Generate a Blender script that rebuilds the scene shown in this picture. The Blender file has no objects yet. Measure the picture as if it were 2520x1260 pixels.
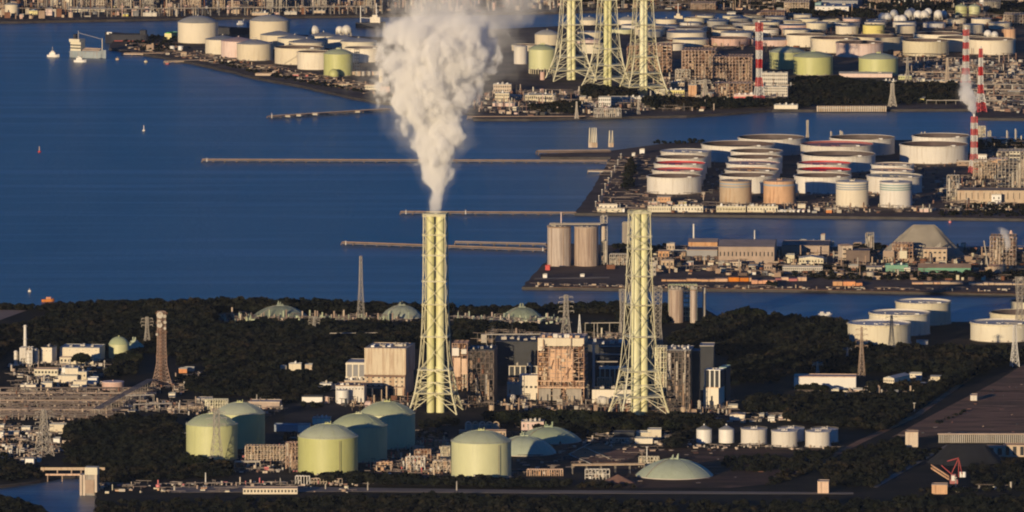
import bpy, bmesh, math, random
import numpy as np
from mathutils import Vector, Matrix
from mathutils.geometry import tessellate_polygon
R = math.radians
scene = bpy.context.scene
COL = scene.collection
rnd = random.Random(7)

# ------------------------------------------------------------------ camera
FPX, PITCH, CH, CD = 30000.0, R(5.484), 1299.0, 11866.0
cam_d = bpy.data.cameras.new("camera"); cam = bpy.data.objects.new("camera", cam_d); COL.objects.link(cam)
cam.location = (0, -CD, CH); cam.rotation_euler = (math.pi/2 - PITCH, 0, 0)
cam_d.sensor_width = 36.0; cam_d.lens = 36.0*FPX/2520.0
cam_d.clip_start = 50.0; cam_d.clip_end = 60000.0
scene.camera = cam

# ------------------------------------------------------------------ sky, sun, exposure
SUN_EL, SUN_AZ = 6.5, 204.0            # azimuth measured clockwise from +Y: behind the camera, to its left
world = bpy.data.worlds.new("World"); scene.world = world; world.use_nodes = True
wt = world.node_tree; wt.nodes.clear()
wo = wt.nodes.new("ShaderNodeOutputWorld"); bg = wt.nodes.new("ShaderNodeBackground"); sk = wt.nodes.new("ShaderNodeTexSky")
sk.sky_type = 'NISHITA'; sk.sun_disc = False; sk.sun_elevation = R(SUN_EL); sk.sun_rotation = R(SUN_AZ)
sk.altitude = 300; sk.air_density = 1.0; sk.dust_density = 0.0; sk.ozone_density = 8.0
bg.inputs[1].default_value = 0.095
wt.links.new(sk.outputs[0], bg.inputs[0]); wt.links.new(bg.outputs[0], wo.inputs[0])
sd = bpy.data.lights.new("sun", 'SUN'); sun = bpy.data.objects.new("sun", sd); COL.objects.link(sun)
sd.energy = 4.2; sd.angle = R(0.5); sd.color = (1.0, 0.77, 0.47)
_s = Vector((math.sin(R(SUN_AZ))*math.cos(R(SUN_EL)), math.cos(R(SUN_AZ))*math.cos(R(SUN_EL)), math.sin(R(SUN_EL))))
sun.rotation_euler = _s.to_track_quat('Z', 'Y').to_euler()
scene.view_settings.view_transform = 'Standard'; scene.view_settings.look = 'None'
scene.view_settings.exposure = 0.0; scene.view_settings.gamma = 1.0
cy = scene.cycles
cy.use_denoising = True
cy.max_bounces = 10; cy.diffuse_bounces = 2; cy.glossy_bounces = 2; cy.transmission_bounces = 2; cy.transparent_max_bounces = 8
cy.volume_bounces = 8; cy.volume_max_steps = 256
cy.use_adaptive_sampling = True; cy.adaptive_threshold = 0.03; cy.pixel_filter_type = 'BLACKMAN_HARRIS'; cy.filter_width = 2.0
cy.caustics_reflective = False; cy.caustics_refractive = False

# ------------------------------------------------------------------ photo geometry -> world
FW = Vector((0, math.cos(PITCH), -math.sin(PITCH))); UP = Vector((0, math.sin(PITCH), math.cos(PITCH)))
CP = Vector((0, -CD, CH))
LZ = 3.0                                # height of the land above the sea
def P(px, py, z=LZ):
    d = FW + Vector((1, 0, 0))*((px-1260)/FPX) + UP*((630-py)/FPX)
    return CP + d*((z-CH)/d.z)
def S(p):                               # metres per photo pixel at a world point
    return (Vector(p)-CP).dot(FW)/FPX
def ZT(p, pytop):                       # height (world z) at which the vertical above p meets row pytop
    v = (630-pytop)/FPX; q = Vector((p[0], p[1], 0))-CP
    n = UP - FW*v                       # (q + z*k) . n = 0
    return -q.dot(n)/n.z

# ------------------------------------------------------------------ materials
MATS = {}
def mat(name, col, rough=0.7, metal=0.0, var=0.12, scale=0.08, streak=None, streak_amt=0.0, bump=0.0, col2=None, spec=0.5, zs=1.0, smin=0.52, tint=0.14):
    if name in MATS: return MATS[name]
    m = bpy.data.materials.new(name); m.use_nodes = True; nt = m.node_tree; N = nt.nodes; L = nt.links
    b = N["Principled BSDF"]; b.inputs["Roughness"].default_value = rough; b.inputs["Metallic"].default_value = metal
    b.inputs["Specular IOR Level"].default_value = spec
    tc = N.new("ShaderNodeTexCoord"); mp = N.new("ShaderNodeMapping"); mp.inputs["Scale"].default_value = (1, 1, zs)
    L.new(tc.outputs["Object"], mp.inputs[0])
    nz = N.new("ShaderNodeTexNoise"); nz.inputs["Scale"].default_value = scale; nz.inputs["Detail"].default_value = 6; nz.inputs["Roughness"].default_value = 0.65
    L.new(mp.outputs[0], nz.inputs[0])
    rp = N.new("ShaderNodeValToRGB"); rp.color_ramp.elements[0].position = 0.3; rp.color_ramp.elements[1].position = 0.7
    c2 = col2 or tuple(min(1, c*(1+var)) for c in col)
    rp.color_ramp.elements[0].color = (*[c*(1-var) for c in col], 1); rp.color_ramp.elements[1].color = (*c2, 1)
    L.new(nz.outputs[0], rp.inputs[0]); out = rp.outputs[0]
    if streak:
        mp2 = N.new("ShaderNodeMapping"); mp2.inputs["Scale"].default_value = (1, 1, 0.07); L.new(tc.outputs["Object"], mp2.inputs[0])
        n2 = N.new("ShaderNodeTexNoise"); n2.inputs["Scale"].default_value = 0.45; n2.inputs["Detail"].default_value = 5; L.new(mp2.outputs[0], n2.inputs[0])
        r2 = N.new("ShaderNodeValToRGB"); r2.color_ramp.elements[0].position = smin; r2.color_ramp.elements[1].position = smin+0.16
        r2.color_ramp.elements[0].color = (0, 0, 0, 1); r2.color_ramp.elements[1].color = (streak_amt,)*3+(1,)
        L.new(n2.outputs[0], r2.inputs[0])
        mx = N.new("ShaderNodeMix"); mx.data_type = 'RGBA'; mx.inputs[7].default_value = (*streak, 1)
        L.new(r2.outputs[0], mx.inputs[0]); L.new(out, mx.inputs[6]); out = mx.outputs[2]
    oi = N.new("ShaderNodeObjectInfo"); mr = N.new("ShaderNodeMapRange"); mr.inputs[3].default_value = 1-tint; mr.inputs[4].default_value = 1+tint*0.4; L.new(oi.outputs["Random"], mr.inputs[0])
    hs = N.new("ShaderNodeHueSaturation"); L.new(mr.outputs[0], hs.inputs["Value"]); L.new(out, hs.inputs["Color"])
    m2 = N.new("ShaderNodeMapRange"); m2.inputs[3].default_value = 1.15; m2.inputs[4].default_value = 0.7; L.new(oi.outputs["Random"], m2.inputs[0]); L.new(m2.outputs[0], hs.inputs["Saturation"])
    out = hs.outputs[0]
    L.new(out, b.inputs["Base Color"])
    if bump:
        bp = N.new("ShaderNodeBump"); bp.inputs["Strength"].default_value = bump; bp.inputs["Distance"].default_value = 0.5
        L.new(nz.outputs[0], bp.inputs["Height"]); L.new(bp.outputs[0], b.inputs["Normal"])
    MATS[name] = m
    return m
M = {}
def dm(key, *a, **k): M[key] = mat(key, *a, **k)
dm('white', (0.74, 0.70, 0.64), streak=(0.42, 0.34, 0.26), streak_amt=0.35, var=0.05)
dm('cream', (0.72, 0.66, 0.50), streak=(0.45, 0.35, 0.22), streak_amt=0.3, var=0.06)
dm('pale_green', (0.58, 0.60, 0.30), rough=0.5, streak=(0.40, 0.42, 0.2), streak_amt=0.35, var=0.05)
dm('dome_green', (0.42, 0.50, 0.34), rough=0.55, streak=(0.30, 0.36, 0.25), streak_amt=0.4, var=0.1)
dm('dome_dull', (0.30, 0.35, 0.26), rough=0.7, streak=(0.18, 0.2, 0.15), streak_amt=0.6, var=0.25)
dm('roof_green', (0.46, 0.52, 0.33), rough=0.6, var=0.1)
dm('chimney_yellow', (0.80, 0.79, 0.46), rough=0.5, streak=(0.5, 0.42, 0.2), streak_amt=0.4, var=0.05)
dm('lattice_yellow', (0.74, 0.70, 0.47), rough=0.6, var=0.08)
dm('roof_grey', (0.40, 0.40, 0.38), rough=0.6, var=0.15)
dm('dark', (0.05, 0.045, 0.045), var=0.3)
dm('deck_dark', (0.10, 0.07, 0.07), var=0.3)
dm('pink', (0.72, 0.52, 0.46), streak=(0.5, 0.25, 0.18), streak_amt=0.5, var=0.06)
dm('rusty', (0.68, 0.42, 0.25), streak=(0.36, 0.17, 0.09), streak_amt=0.8, var=0.15)
dm('tan_rust', (0.60, 0.48, 0.36), streak=(0.42, 0.26, 0.16), streak_amt=0.6, var=0.1)
dm('coal', (0.012, 0.013, 0.018), rough=0.9, var=0.5, scale=0.05)
dm('hull_pale', (0.30, 0.36, 0.40), var=0.15, streak=(0.3, 0.2, 0.16), streak_amt=0.5)
dm('dull_red', (0.34, 0.06, 0.06), rough=0.6, var=0.25)
dm('mast_rust', (0.36, 0.21, 0.14), rough=0.7, var=0.3)
dm('rust_dark', (0.20, 0.09, 0.055), var=0.4)
dm('frame_tan', (0.52, 0.35, 0.25), streak=(0.25, 0.11, 0.07), streak_amt=0.7, var=0.2, smin=0.46)
dm('red', (0.62, 0.05, 0.05), rough=0.5, var=0.15)
dm('white_paint', (0.80, 0.78, 0.74), rough=0.5, var=0.04)
dm('steel', (0.42, 0.38, 0.33), rough=0.6, var=0.15)
dm('steel_brown', (0.40, 0.29, 0.22), rough=0.7, var=0.2)
dm('blue_grey', (0.30, 0.36, 0.44), var=0.1)
dm('blue', (0.16, 0.25, 0.42), var=0.1)
dm('concrete', (0.36, 0.32, 0.28), var=0.2, streak=(0.2, 0.17, 0.15), streak_amt=0.5)
dm('silo', (0.50, 0.40, 0.33), var=0.08, streak=(0.34, 0.25, 0.21), streak_amt=0.8, smin=0.45)
dm('wall_cream', (0.78, 0.70, 0.55), var=0.05, streak=(0.5, 0.4, 0.28), streak_amt=0.3)
dm('wall_grey', (0.28, 0.28, 0.30), var=0.1)
dm('wall_stained', (0.70, 0.60, 0.46), var=0.08, streak=(0.42, 0.26, 0.16), streak_amt=0.8, smin=0.44)
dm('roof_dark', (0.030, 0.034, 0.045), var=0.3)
dm('shade_toned_steel', (0.055, 0.050, 0.055), var=0.5, streak=(0.10, 0.06, 0.05), streak_amt=0.6)  # shadowed boiler blocks: their shade is put into this dark base colour
dm('roof_brown', (0.16, 0.11, 0.09), var=0.3)
dm('window', (0.03, 0.035, 0.045), rough=0.25, var=0.2)
dm('orange', (0.70, 0.26, 0.07), var=0.3, streak=(0.4, 0.12, 0.05), streak_amt=0.5)
dm('green_roof', (0.14, 0.36, 0.24), var=0.15)
dm('bright_green', (0.10, 0.45, 0.12), var=0.1)
dm('yellow', (0.75, 0.66, 0.20), var=0.1)
dm('teal', (0.22, 0.38, 0.38), var=0.15)
dm('navy', (0.02, 0.022, 0.04), var=0.1)
dm('hull_red', (0.42, 0.12, 0.12), var=0.2)
dm('gravel_pile', (0.30, 0.26, 0.20), rough=0.95, var=0.25, scale=0.03, bump=0.3)
dm('pipe', (0.50, 0.45, 0.40), rough=0.5, var=0.15)
dm('soil_red', (0.20, 0.10, 0.075), rough=0.95, var=0.35, scale=0.03, bump=0.3)
dm('light_concrete', (0.52, 0.47, 0.40), var=0.1)
dm('steel_dark', (0.17, 0.13, 0.115), rough=0.6, var=0.3)
dm('pier_dark', (0.16, 0.13, 0.13), var=0.3)
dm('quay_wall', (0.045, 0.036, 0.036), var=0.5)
dm('bark', (0.07, 0.05, 0.04), var=0.3)
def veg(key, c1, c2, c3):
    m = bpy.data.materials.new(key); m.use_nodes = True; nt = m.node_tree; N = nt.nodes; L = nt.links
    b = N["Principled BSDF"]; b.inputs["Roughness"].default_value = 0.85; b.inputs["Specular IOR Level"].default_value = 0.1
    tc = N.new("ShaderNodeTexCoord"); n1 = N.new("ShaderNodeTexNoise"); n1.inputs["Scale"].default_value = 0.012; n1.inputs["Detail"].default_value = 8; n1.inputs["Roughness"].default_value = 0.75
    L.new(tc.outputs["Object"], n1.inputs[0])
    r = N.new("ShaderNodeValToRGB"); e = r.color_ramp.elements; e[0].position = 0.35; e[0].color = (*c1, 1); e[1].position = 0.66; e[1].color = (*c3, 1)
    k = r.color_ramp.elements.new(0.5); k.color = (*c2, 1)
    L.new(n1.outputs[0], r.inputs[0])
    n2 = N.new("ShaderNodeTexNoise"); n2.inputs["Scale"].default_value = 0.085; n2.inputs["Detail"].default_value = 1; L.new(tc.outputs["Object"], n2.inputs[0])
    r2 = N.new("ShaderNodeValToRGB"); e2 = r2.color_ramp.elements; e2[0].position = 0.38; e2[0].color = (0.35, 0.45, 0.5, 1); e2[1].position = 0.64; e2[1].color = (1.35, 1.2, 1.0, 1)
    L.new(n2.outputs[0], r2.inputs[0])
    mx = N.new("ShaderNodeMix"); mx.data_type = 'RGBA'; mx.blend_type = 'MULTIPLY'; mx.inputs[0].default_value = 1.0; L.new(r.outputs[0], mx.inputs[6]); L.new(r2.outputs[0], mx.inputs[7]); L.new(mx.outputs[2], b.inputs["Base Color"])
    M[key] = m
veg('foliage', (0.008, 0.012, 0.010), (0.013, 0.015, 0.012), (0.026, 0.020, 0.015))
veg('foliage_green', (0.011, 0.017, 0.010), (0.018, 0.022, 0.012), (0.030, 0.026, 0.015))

# ------------------------------------------------------------------ mesh building
class MB:
    def __init__(s): s.v = []; s.f = []
    def add(s, vs, fs):
        o = len(s.v); s.v += [tuple(v) for v in vs]; s.f += [tuple(i+o for i in f) for f in fs]; return s
    def box(s, x0, y0, z0, x1, y1, z1, rot=0.0):
        c, n = math.cos(rot), math.sin(rot)
        vs = [(x, y, z) for z in (z0, z1) for (x, y) in ((x0, y0), (x1, y0), (x1, y1), (x0, y1))]
        if rot: vs = [(x*c-y*n, x*n+y*c, z) for x, y, z in vs]
        return s.add(vs, [(3, 2, 1, 0), (4, 5, 6, 7), (0, 1, 5, 4), (1, 2, 6, 5), (2, 3, 7, 6), (3, 0, 4, 7)])
    def bar(s, a, b, w=0.5, n=4):
        a = Vector(a); b = Vector(b); d = b-a
        if d.length < 1e-6: return s
        d.normalize(); u = d.cross(Vector((0, 0, 1)) if abs(d.z) < 0.95 else Vector((1, 0, 0))).normalized(); w2 = d.cross(u)
        vs = []
        for p in (a, b):
            for k in range(n):
                t = 2*math.pi*(k+0.5)/n; vs.append(p+(u*math.cos(t)+w2*math.sin(t))*w*(0.7071 if n == 4 else 0.5))
        fs = [(k, (k+1) % n, n+(k+1) % n, n+k) for k in range(n)] + [tuple(range(n))[::-1], tuple(range(n, 2*n))]
        return s.add(vs, fs)
    def path(s, pts, w=0.5, n=4):
        for a, b in zip(pts, pts[1:]): s.bar(a, b, w, n)
        return s
    def lathe(s, prof, n=32, c=(0, 0, 0), close=True):
        vs = []; idx = []
        for r, z in prof:
            if r < 1e-4: idx.append([len(vs)]*n); vs.append((c[0], c[1], c[2]+z))
            else:
                idx.append(list(range(len(vs), len(vs)+n)))
                for k in range(n): t = 2*math.pi*k/n; vs.append((c[0]+r*math.cos(t), c[1]+r*math.sin(t), c[2]+z))
        fs = []
        for a, b in zip(idx, idx[1:]):
            for k in range(n):
                j = (k+1) % n; q = [a[k], a[j], b[j], b[k]]; q2 = []
                for i in q:
                    if i not in q2: q2.append(i)
                if len(q2) > 2: fs.append(tuple(q2))
        return s.add(vs, fs)
    def cyl(s, x, y, z0, z1, r, n=16, r2=None):
        r2 = r if r2 is None else r2
        return s.lathe([(0, z0), (r, z0), (r2, z1), (0, z1)], n, (x, y, 0))
    def ball(s, x, y, z, r, n=16, sq=1.0):
        k = n//2
        return s.lathe([(r*math.sin(math.pi*i/k), -r*sq*math.cos(math.pi*i/k)) for i in range(k+1)], n, (x, y, z))
    def gable(s, x0, y0, z0, x1, y1, z1, axis='x', ov=0.0):   # prism roof, ridge along axis
        x0 -= ov; x1 += ov; y0 -= ov; y1 += ov
        if axis == 'x':
            m = (y0+y1)/2; vs = [(x0, y0, z0), (x1, y0, z0), (x1, y1, z0), (x0, y1, z0), (x0, m, z1), (x1, m, z1)]
            return s.add(vs, [(3, 2, 1, 0), (0, 1, 5, 4), (2, 3, 4, 5), (1, 2, 5), (3, 0, 4)])
        m = (x0+x1)/2; vs = [(x0, y0, z0), (x1, y0, z0), (x1, y1, z0), (x0, y1, z0), (m, y0, z1), (m, y1, z1)]
        return s.add(vs, [(3, 2, 1, 0), (0, 1, 4), (1, 2, 5, 4), (2, 3, 5), (3, 0, 4, 5)])
    def ring(s, r0, r1, z0, z1, n=32, c=(0, 0, 0)):
        return s.lathe([(r0, z0), (r1, z0), (r1, z1), (r0, z1), (r0, z0)], n, c)
    def rail(s, r, z, h=1.1, n=24, w=0.18, c=(0, 0, 0)):
        pts = [(c[0]+r*math.cos(2*math.pi*k/n), c[1]+r*math.sin(2*math.pi*k/n), c[2]+z) for k in range(n+1)]
        for a, b in zip(pts, pts[1:]):
            s.bar((a[0], a[1], a[2]+h), (b[0], b[1], b[2]+h), w); s.bar(a, (a[0], a[1], a[2]+h), w)
        return s
    def build(s, name, m, parent=None, loc=None, smooth=False, rz=0.0):
        me = bpy.data.meshes.new(name); me.from_pydata(s.v, [], s.f)
        if smooth:
            bm = bmesh.new(); bm.from_mesh(me)
            for e in bm.edges:
                e.smooth = not (len(e.link_faces) == 2 and e.calc_face_angle(0) > R(35))
            for f in bm.faces: f.smooth = True
            bmesh.ops.recalc_face_normals(bm, faces=bm.faces); bm.to_mesh(me); bm.free()
        me.materials.append(M[m] if isinstance(m, str) else m)
        o = bpy.data.objects.new(name, me); COL.objects.link(o)
        if parent: o.parent = parent
        if loc is not None: o.location = loc
        if rz: o.rotation_euler[2] = rz
        return o
ALL = []
def tag(o, label, cat, group=None, kind=None):
    if label: o['label'] = label
    if cat: o['category'] = cat
    if group: o['group'] = group
    if kind: o['kind'] = kind
    ALL.append(o)
    return o
def thing(name, label, cat, loc, group=None, rz=0.0):
    o = bpy.data.objects.new(name, None); COL.objects.link(o); o.location = loc; o.rotation_euler[2] = rz
    o.empty_display_size = 5
    return tag(o, label, cat, group)
def copy_thing(src, loc, label, rz=None):
    def cp(o, par):
        c = o.copy(); COL.objects.link(c); c.parent = par
        for ch in o.children: cp(ch, c)
        return c
    c = cp(src, None); c.location = loc; c['label'] = label
    if rz is not None: c.rotation_euler[2] = rz
    ALL.append(c)
    return c
ORD = "first second third fourth fifth sixth seventh eighth ninth tenth eleventh twelfth thirteenth fourteenth fifteenth sixteenth seventeenth eighteenth nineteenth twentieth".split()
ORD += ["%s-%s" % (t, o) if o else e for t, e in (("twenty", ""), ("thirty", "thirtieth"), ("forty", "fortieth"), ("fifty", "fiftieth")) for o in [""]+ORD[:9] if o or e]
# ------------------------------------------------------------------ sea and land
def ground_mat(key, cols, sc=0.02, bump=0.3, rough=0.95, sx=0.6):
    m = bpy.data.materials.new(key); m.use_nodes = True; nt = m.node_tree; N = nt.nodes; L = nt.links
    b = N["Principled BSDF"]; b.inputs["Roughness"].default_value = rough; b.inputs["Specular IOR Level"].default_value = 0.1
    tc = N.new("ShaderNodeTexCoord")
    n1 = N.new("ShaderNodeTexNoise"); n1.inputs["Scale"].default_value = sc; n1.inputs["Detail"].default_value = 9; n1.inputs["Roughness"].default_value = 0.7
    mpg = N.new("ShaderNodeMapping"); mpg.inputs["Scale"].default_value = (sx, 1, 1); L.new(tc.outputs["Object"], mpg.inputs[0]); L.new(mpg.outputs[0], n1.inputs[0])
    r = N.new("ShaderNodeValToRGB"); e = r.color_ramp.elements; n = len(cols)
    e[0].position = 0.33; e[0].color = (*cols[0], 1); e[1].position = 0.68; e[1].color = (*cols[-1], 1)
    for i in range(1, n-1):
        k = e.new(0.33+0.35*i/(n-1)); k.color = (*cols[i], 1)
    L.new(n1.outputs[0], r.inputs[0]); L.new(r.outputs[0], b.inputs["Base Color"])
    n2 = N.new("ShaderNodeTexNoise"); n2.inputs["Scale"].default_value = 0.3; n2.inputs["Detail"].default_value = 5; L.new(tc.outputs["Object"], n2.inputs[0])
    bp = N.new("ShaderNodeBump"); bp.inputs["Strength"].default_value = bump; bp.inputs["Distance"].default_value = 1.0
    L.new(n2.outputs[0], bp.inputs["Height"]); L.new(bp.outputs[0], b.inputs["Normal"])
    M[key] = m
ground_mat('near_soil', [(0.012, 0.012, 0.010), (0.024, 0.019, 0.013), (0.05, 0.034, 0.024)])
ground_mat('yard_soil', [(0.09, 0.065, 0.055), (0.14, 0.10, 0.08), (0.20, 0.15, 0.12)])
ground_mat('far_soil', [(0.07, 0.055, 0.05), (0.12, 0.09, 0.075), (0.20, 0.155, 0.12)])
ground_mat('field_brown', [(0.09, 0.055, 0.032), (0.36, 0.20, 0.12), (0.16, 0.10, 0.06), (0.50, 0.29, 0.175)], sc=0.016, sx=0.3)
ground_mat('plot_soil', [(0.03, 0.022, 0.016), (0.13, 0.075, 0.05), (0.06, 0.04, 0.028), (0.28, 0.16, 0.11)], sc=0.012, sx=0.35)
ground_mat('pale_soil', [(0.28, 0.20, 0.17), (0.34, 0.25, 0.2), (0.40, 0.30, 0.24)])
ground_mat('asphalt', [(0.018, 0.017, 0.018), (0.035, 0.030, 0.028), (0.07, 0.055, 0.048)])
ground_mat('road_pale', [(0.20, 0.17, 0.15), (0.26, 0.22, 0.19), (0.32, 0.27, 0.22)])

def water_mat():
    m = bpy.data.materials.new("sea_water"); m.use_nodes = True; nt = m.node_tree; N = nt.nodes; L = nt.links
    b = N["Principled BSDF"]; b.inputs["Roughness"].default_value = 0.28; b.inputs["IOR"].default_value = 1.33; b.inputs["Specular IOR Level"].default_value = 0.30
    tc = N.new("ShaderNodeTexCoord")
    big = N.new("ShaderNodeTexNoise"); big.inputs["Scale"].default_value = 0.0022; big.inputs["Detail"].default_value = 7; big.inputs["Roughness"].default_value = 0.6; big.inputs["Distortion"].default_value = 0.8
    mp = N.new("ShaderNodeMapping"); mp.inputs["Scale"].default_value = (1.0, 0.45, 1); mp.inputs["Rotation"].default_value = (0, 0, R(-12))
    L.new(tc.outputs["Object"], mp.inputs[0]); L.new(mp.outputs[0], big.inputs[0])
    r = N.new("ShaderNodeValToRGB"); e = r.color_ramp.elements
    e[0].position = 0.35; e[0].color = (0.042, 0.084, 0.145, 1); e[1].position = 0.68; e[1].color = (0.070, 0.125, 0.195, 1)
    L.new(big.outputs[0], r.inputs[0])
    m3 = N.new("ShaderNodeMapping"); m3.inputs["Rotation"].default_value = (0, 0, R(28)); m3.inputs["Scale"].default_value = (0.0016, 0.022, 1); L.new(tc.outputs["Object"], m3.inputs[0])
    st = N.new("ShaderNodeTexNoise"); st.inputs["Scale"].default_value = 1.0; st.inputs["Detail"].default_value = 5; st.inputs["Distortion"].default_value = 0.6; L.new(m3.outputs[0], st.inputs[0])
    r3 = N.new("ShaderNodeValToRGB"); r3.color_ramp.elements[0].position = 0.50; r3.color_ramp.elements[0].color = (0, 0, 0, 1); r3.color_ramp.elements[1].position = 0.66; r3.color_ramp.elements[1].color = (0.8, 0.8, 0.8, 1); L.new(st.outputs[0], r3.inputs[0])
    mx = N.new("ShaderNodeMix"); mx.data_type = 'RGBA'; mx.inputs[7].default_value = (0.12, 0.19, 0.31, 1); L.new(r3.outputs[0], mx.inputs[0]); L.new(r.outputs[0], mx.inputs[6]); L.new(mx.outputs[2], b.inputs["Base Color"])
    w = N.new("ShaderNodeTexNoise"); w.inputs["Scale"].default_value = 0.12; w.inputs["Detail"].default_value = 6; w.inputs["Roughness"].default_value = 0.65
    L.new(tc.outputs["Object"], w.inputs[0])
    bp = N.new("ShaderNodeBump"); bp.inputs["Strength"].default_value = 1.0; bp.inputs["Distance"].default_value = 1.6
    L.new(w.outputs[0], bp.inputs["Height"]); L.new(bp.outputs[0], b.inputs["Normal"])
    M['water'] = m
water_mat()

def prism(poly, z0, z1):
    mb = MB(); n = len(poly)
    tris = tessellate_polygon([[Vector((p[0], p[1], 0)) for p in poly]])
    vs = [(p[0], p[1], z1) for p in poly] + [(p[0], p[1], z0) for p in poly]
    fs = []
    for a, b, c in tris:
        A, B, C = poly[a], poly[b], poly[c]
        cr = (B[0]-A[0])*(C[1]-A[1])-(B[1]-A[1])*(C[0]-A[0])
        fs.append((a, b, c) if cr > 0 else (a, c, b))
    for k in range(n): j = (k+1) % n; fs.append((k, k+n, j+n, j))
    mb.add(vs, fs); return mb
def land(name, pts, m, z1=LZ, z0=-4.0, zp=None, jag=0.0):
    pp = [P(x, y, z1 if zp is None else zp) for x, y in pts]
    if jag:
        q = []
        for a, b in zip(pp, pp[1:]+pp[:1]):
            L_ = (b-a).length; k = max(1, min(60, int(L_/25))); nrm = Vector((-(b-a).y, (b-a).x, 0)).normalized()
            for i in range(k): q.append(a.lerp(b, i/k)+nrm*(rnd.uniform(-jag, jag) if i else 0))
        pp = q
    o = prism([(p.x, p.y) for p in pp], z0, z1).build(name, m)
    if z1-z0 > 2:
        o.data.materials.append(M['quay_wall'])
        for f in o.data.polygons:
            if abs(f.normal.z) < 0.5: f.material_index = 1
    o['kind'] = 'structure'; return o
w = MB(); w.add([(-40000, -14000, 0), (40000, -14000, 0), (40000, 60000, 0), (-40000, 60000, 0)], [(0, 1, 2, 3)])
o = w.build("sea_water", 'water'); o['kind'] = 'structure'

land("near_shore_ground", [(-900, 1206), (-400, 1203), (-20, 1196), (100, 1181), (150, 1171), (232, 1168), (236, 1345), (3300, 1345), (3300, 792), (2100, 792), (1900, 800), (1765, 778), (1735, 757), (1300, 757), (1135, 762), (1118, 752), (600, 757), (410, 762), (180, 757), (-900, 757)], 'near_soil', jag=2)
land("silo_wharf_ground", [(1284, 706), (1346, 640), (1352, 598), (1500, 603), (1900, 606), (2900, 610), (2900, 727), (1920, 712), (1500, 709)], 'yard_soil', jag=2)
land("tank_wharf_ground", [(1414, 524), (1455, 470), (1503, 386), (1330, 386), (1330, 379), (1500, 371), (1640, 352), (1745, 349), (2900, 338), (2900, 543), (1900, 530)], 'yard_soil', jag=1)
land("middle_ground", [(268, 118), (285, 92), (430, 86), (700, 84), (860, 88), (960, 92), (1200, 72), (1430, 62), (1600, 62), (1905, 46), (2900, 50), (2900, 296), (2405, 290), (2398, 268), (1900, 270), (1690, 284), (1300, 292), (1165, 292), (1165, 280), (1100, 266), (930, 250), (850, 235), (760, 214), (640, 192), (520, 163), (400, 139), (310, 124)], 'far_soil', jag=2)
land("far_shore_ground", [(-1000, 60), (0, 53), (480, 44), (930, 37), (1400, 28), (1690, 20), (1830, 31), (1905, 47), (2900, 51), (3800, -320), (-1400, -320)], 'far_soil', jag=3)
# a band of asphalt and bare-earth fields over the near land, each a sheet a few centimetres above the one below
def sheet(name, pts, m, z): return land(name, pts, m, z1=z, z0=z-0.3, zp=LZ)
sheet("brown_field", [(2195, 1075), (2300, 1018), (2450, 940), (2530, 890), (2900, 880), (2900, 1086), (2530, 1080), (2350, 1066), (2260, 1076)], 'field_brown', LZ+0.05)
sheet("bare_earth_plot", [(1500, 1130), (1640, 1103), (1740, 1104), (2080, 1102), (2010, 1150), (1900, 1190), (1800, 1200), (1500, 1200)], 'plot_soil', LZ+0.05)
sheet("pale_field", [(-200, 792), (0, 788), (66, 764), (-200, 761)], 'pale_soil', LZ+0.3)
land("canal_bank_ground", [(-900, 1232), (20, 1221), (105, 1245), (150, 1290), (160, 1345), (-900, 1345)], 'near_soil', jag=2)
sheet("plant_yard", [(700, 1000), (830, 950), (1800, 950), (1830, 1060), (1700, 1100), (1100, 1100), (700, 1060)], 'asphalt', LZ+0.05)
sheet("tank_yard", [(430, 1100), (700, 1060), (1300, 1060), (1500, 1100), (1480, 1195), (300, 1195)], 'asphalt', LZ+0.10)
# ------------------------------------------------------------------ builders
def HM(p, ytop): return ZT(p, ytop)-p[2]       # metres between the ground point p and photo row ytop above it

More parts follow.
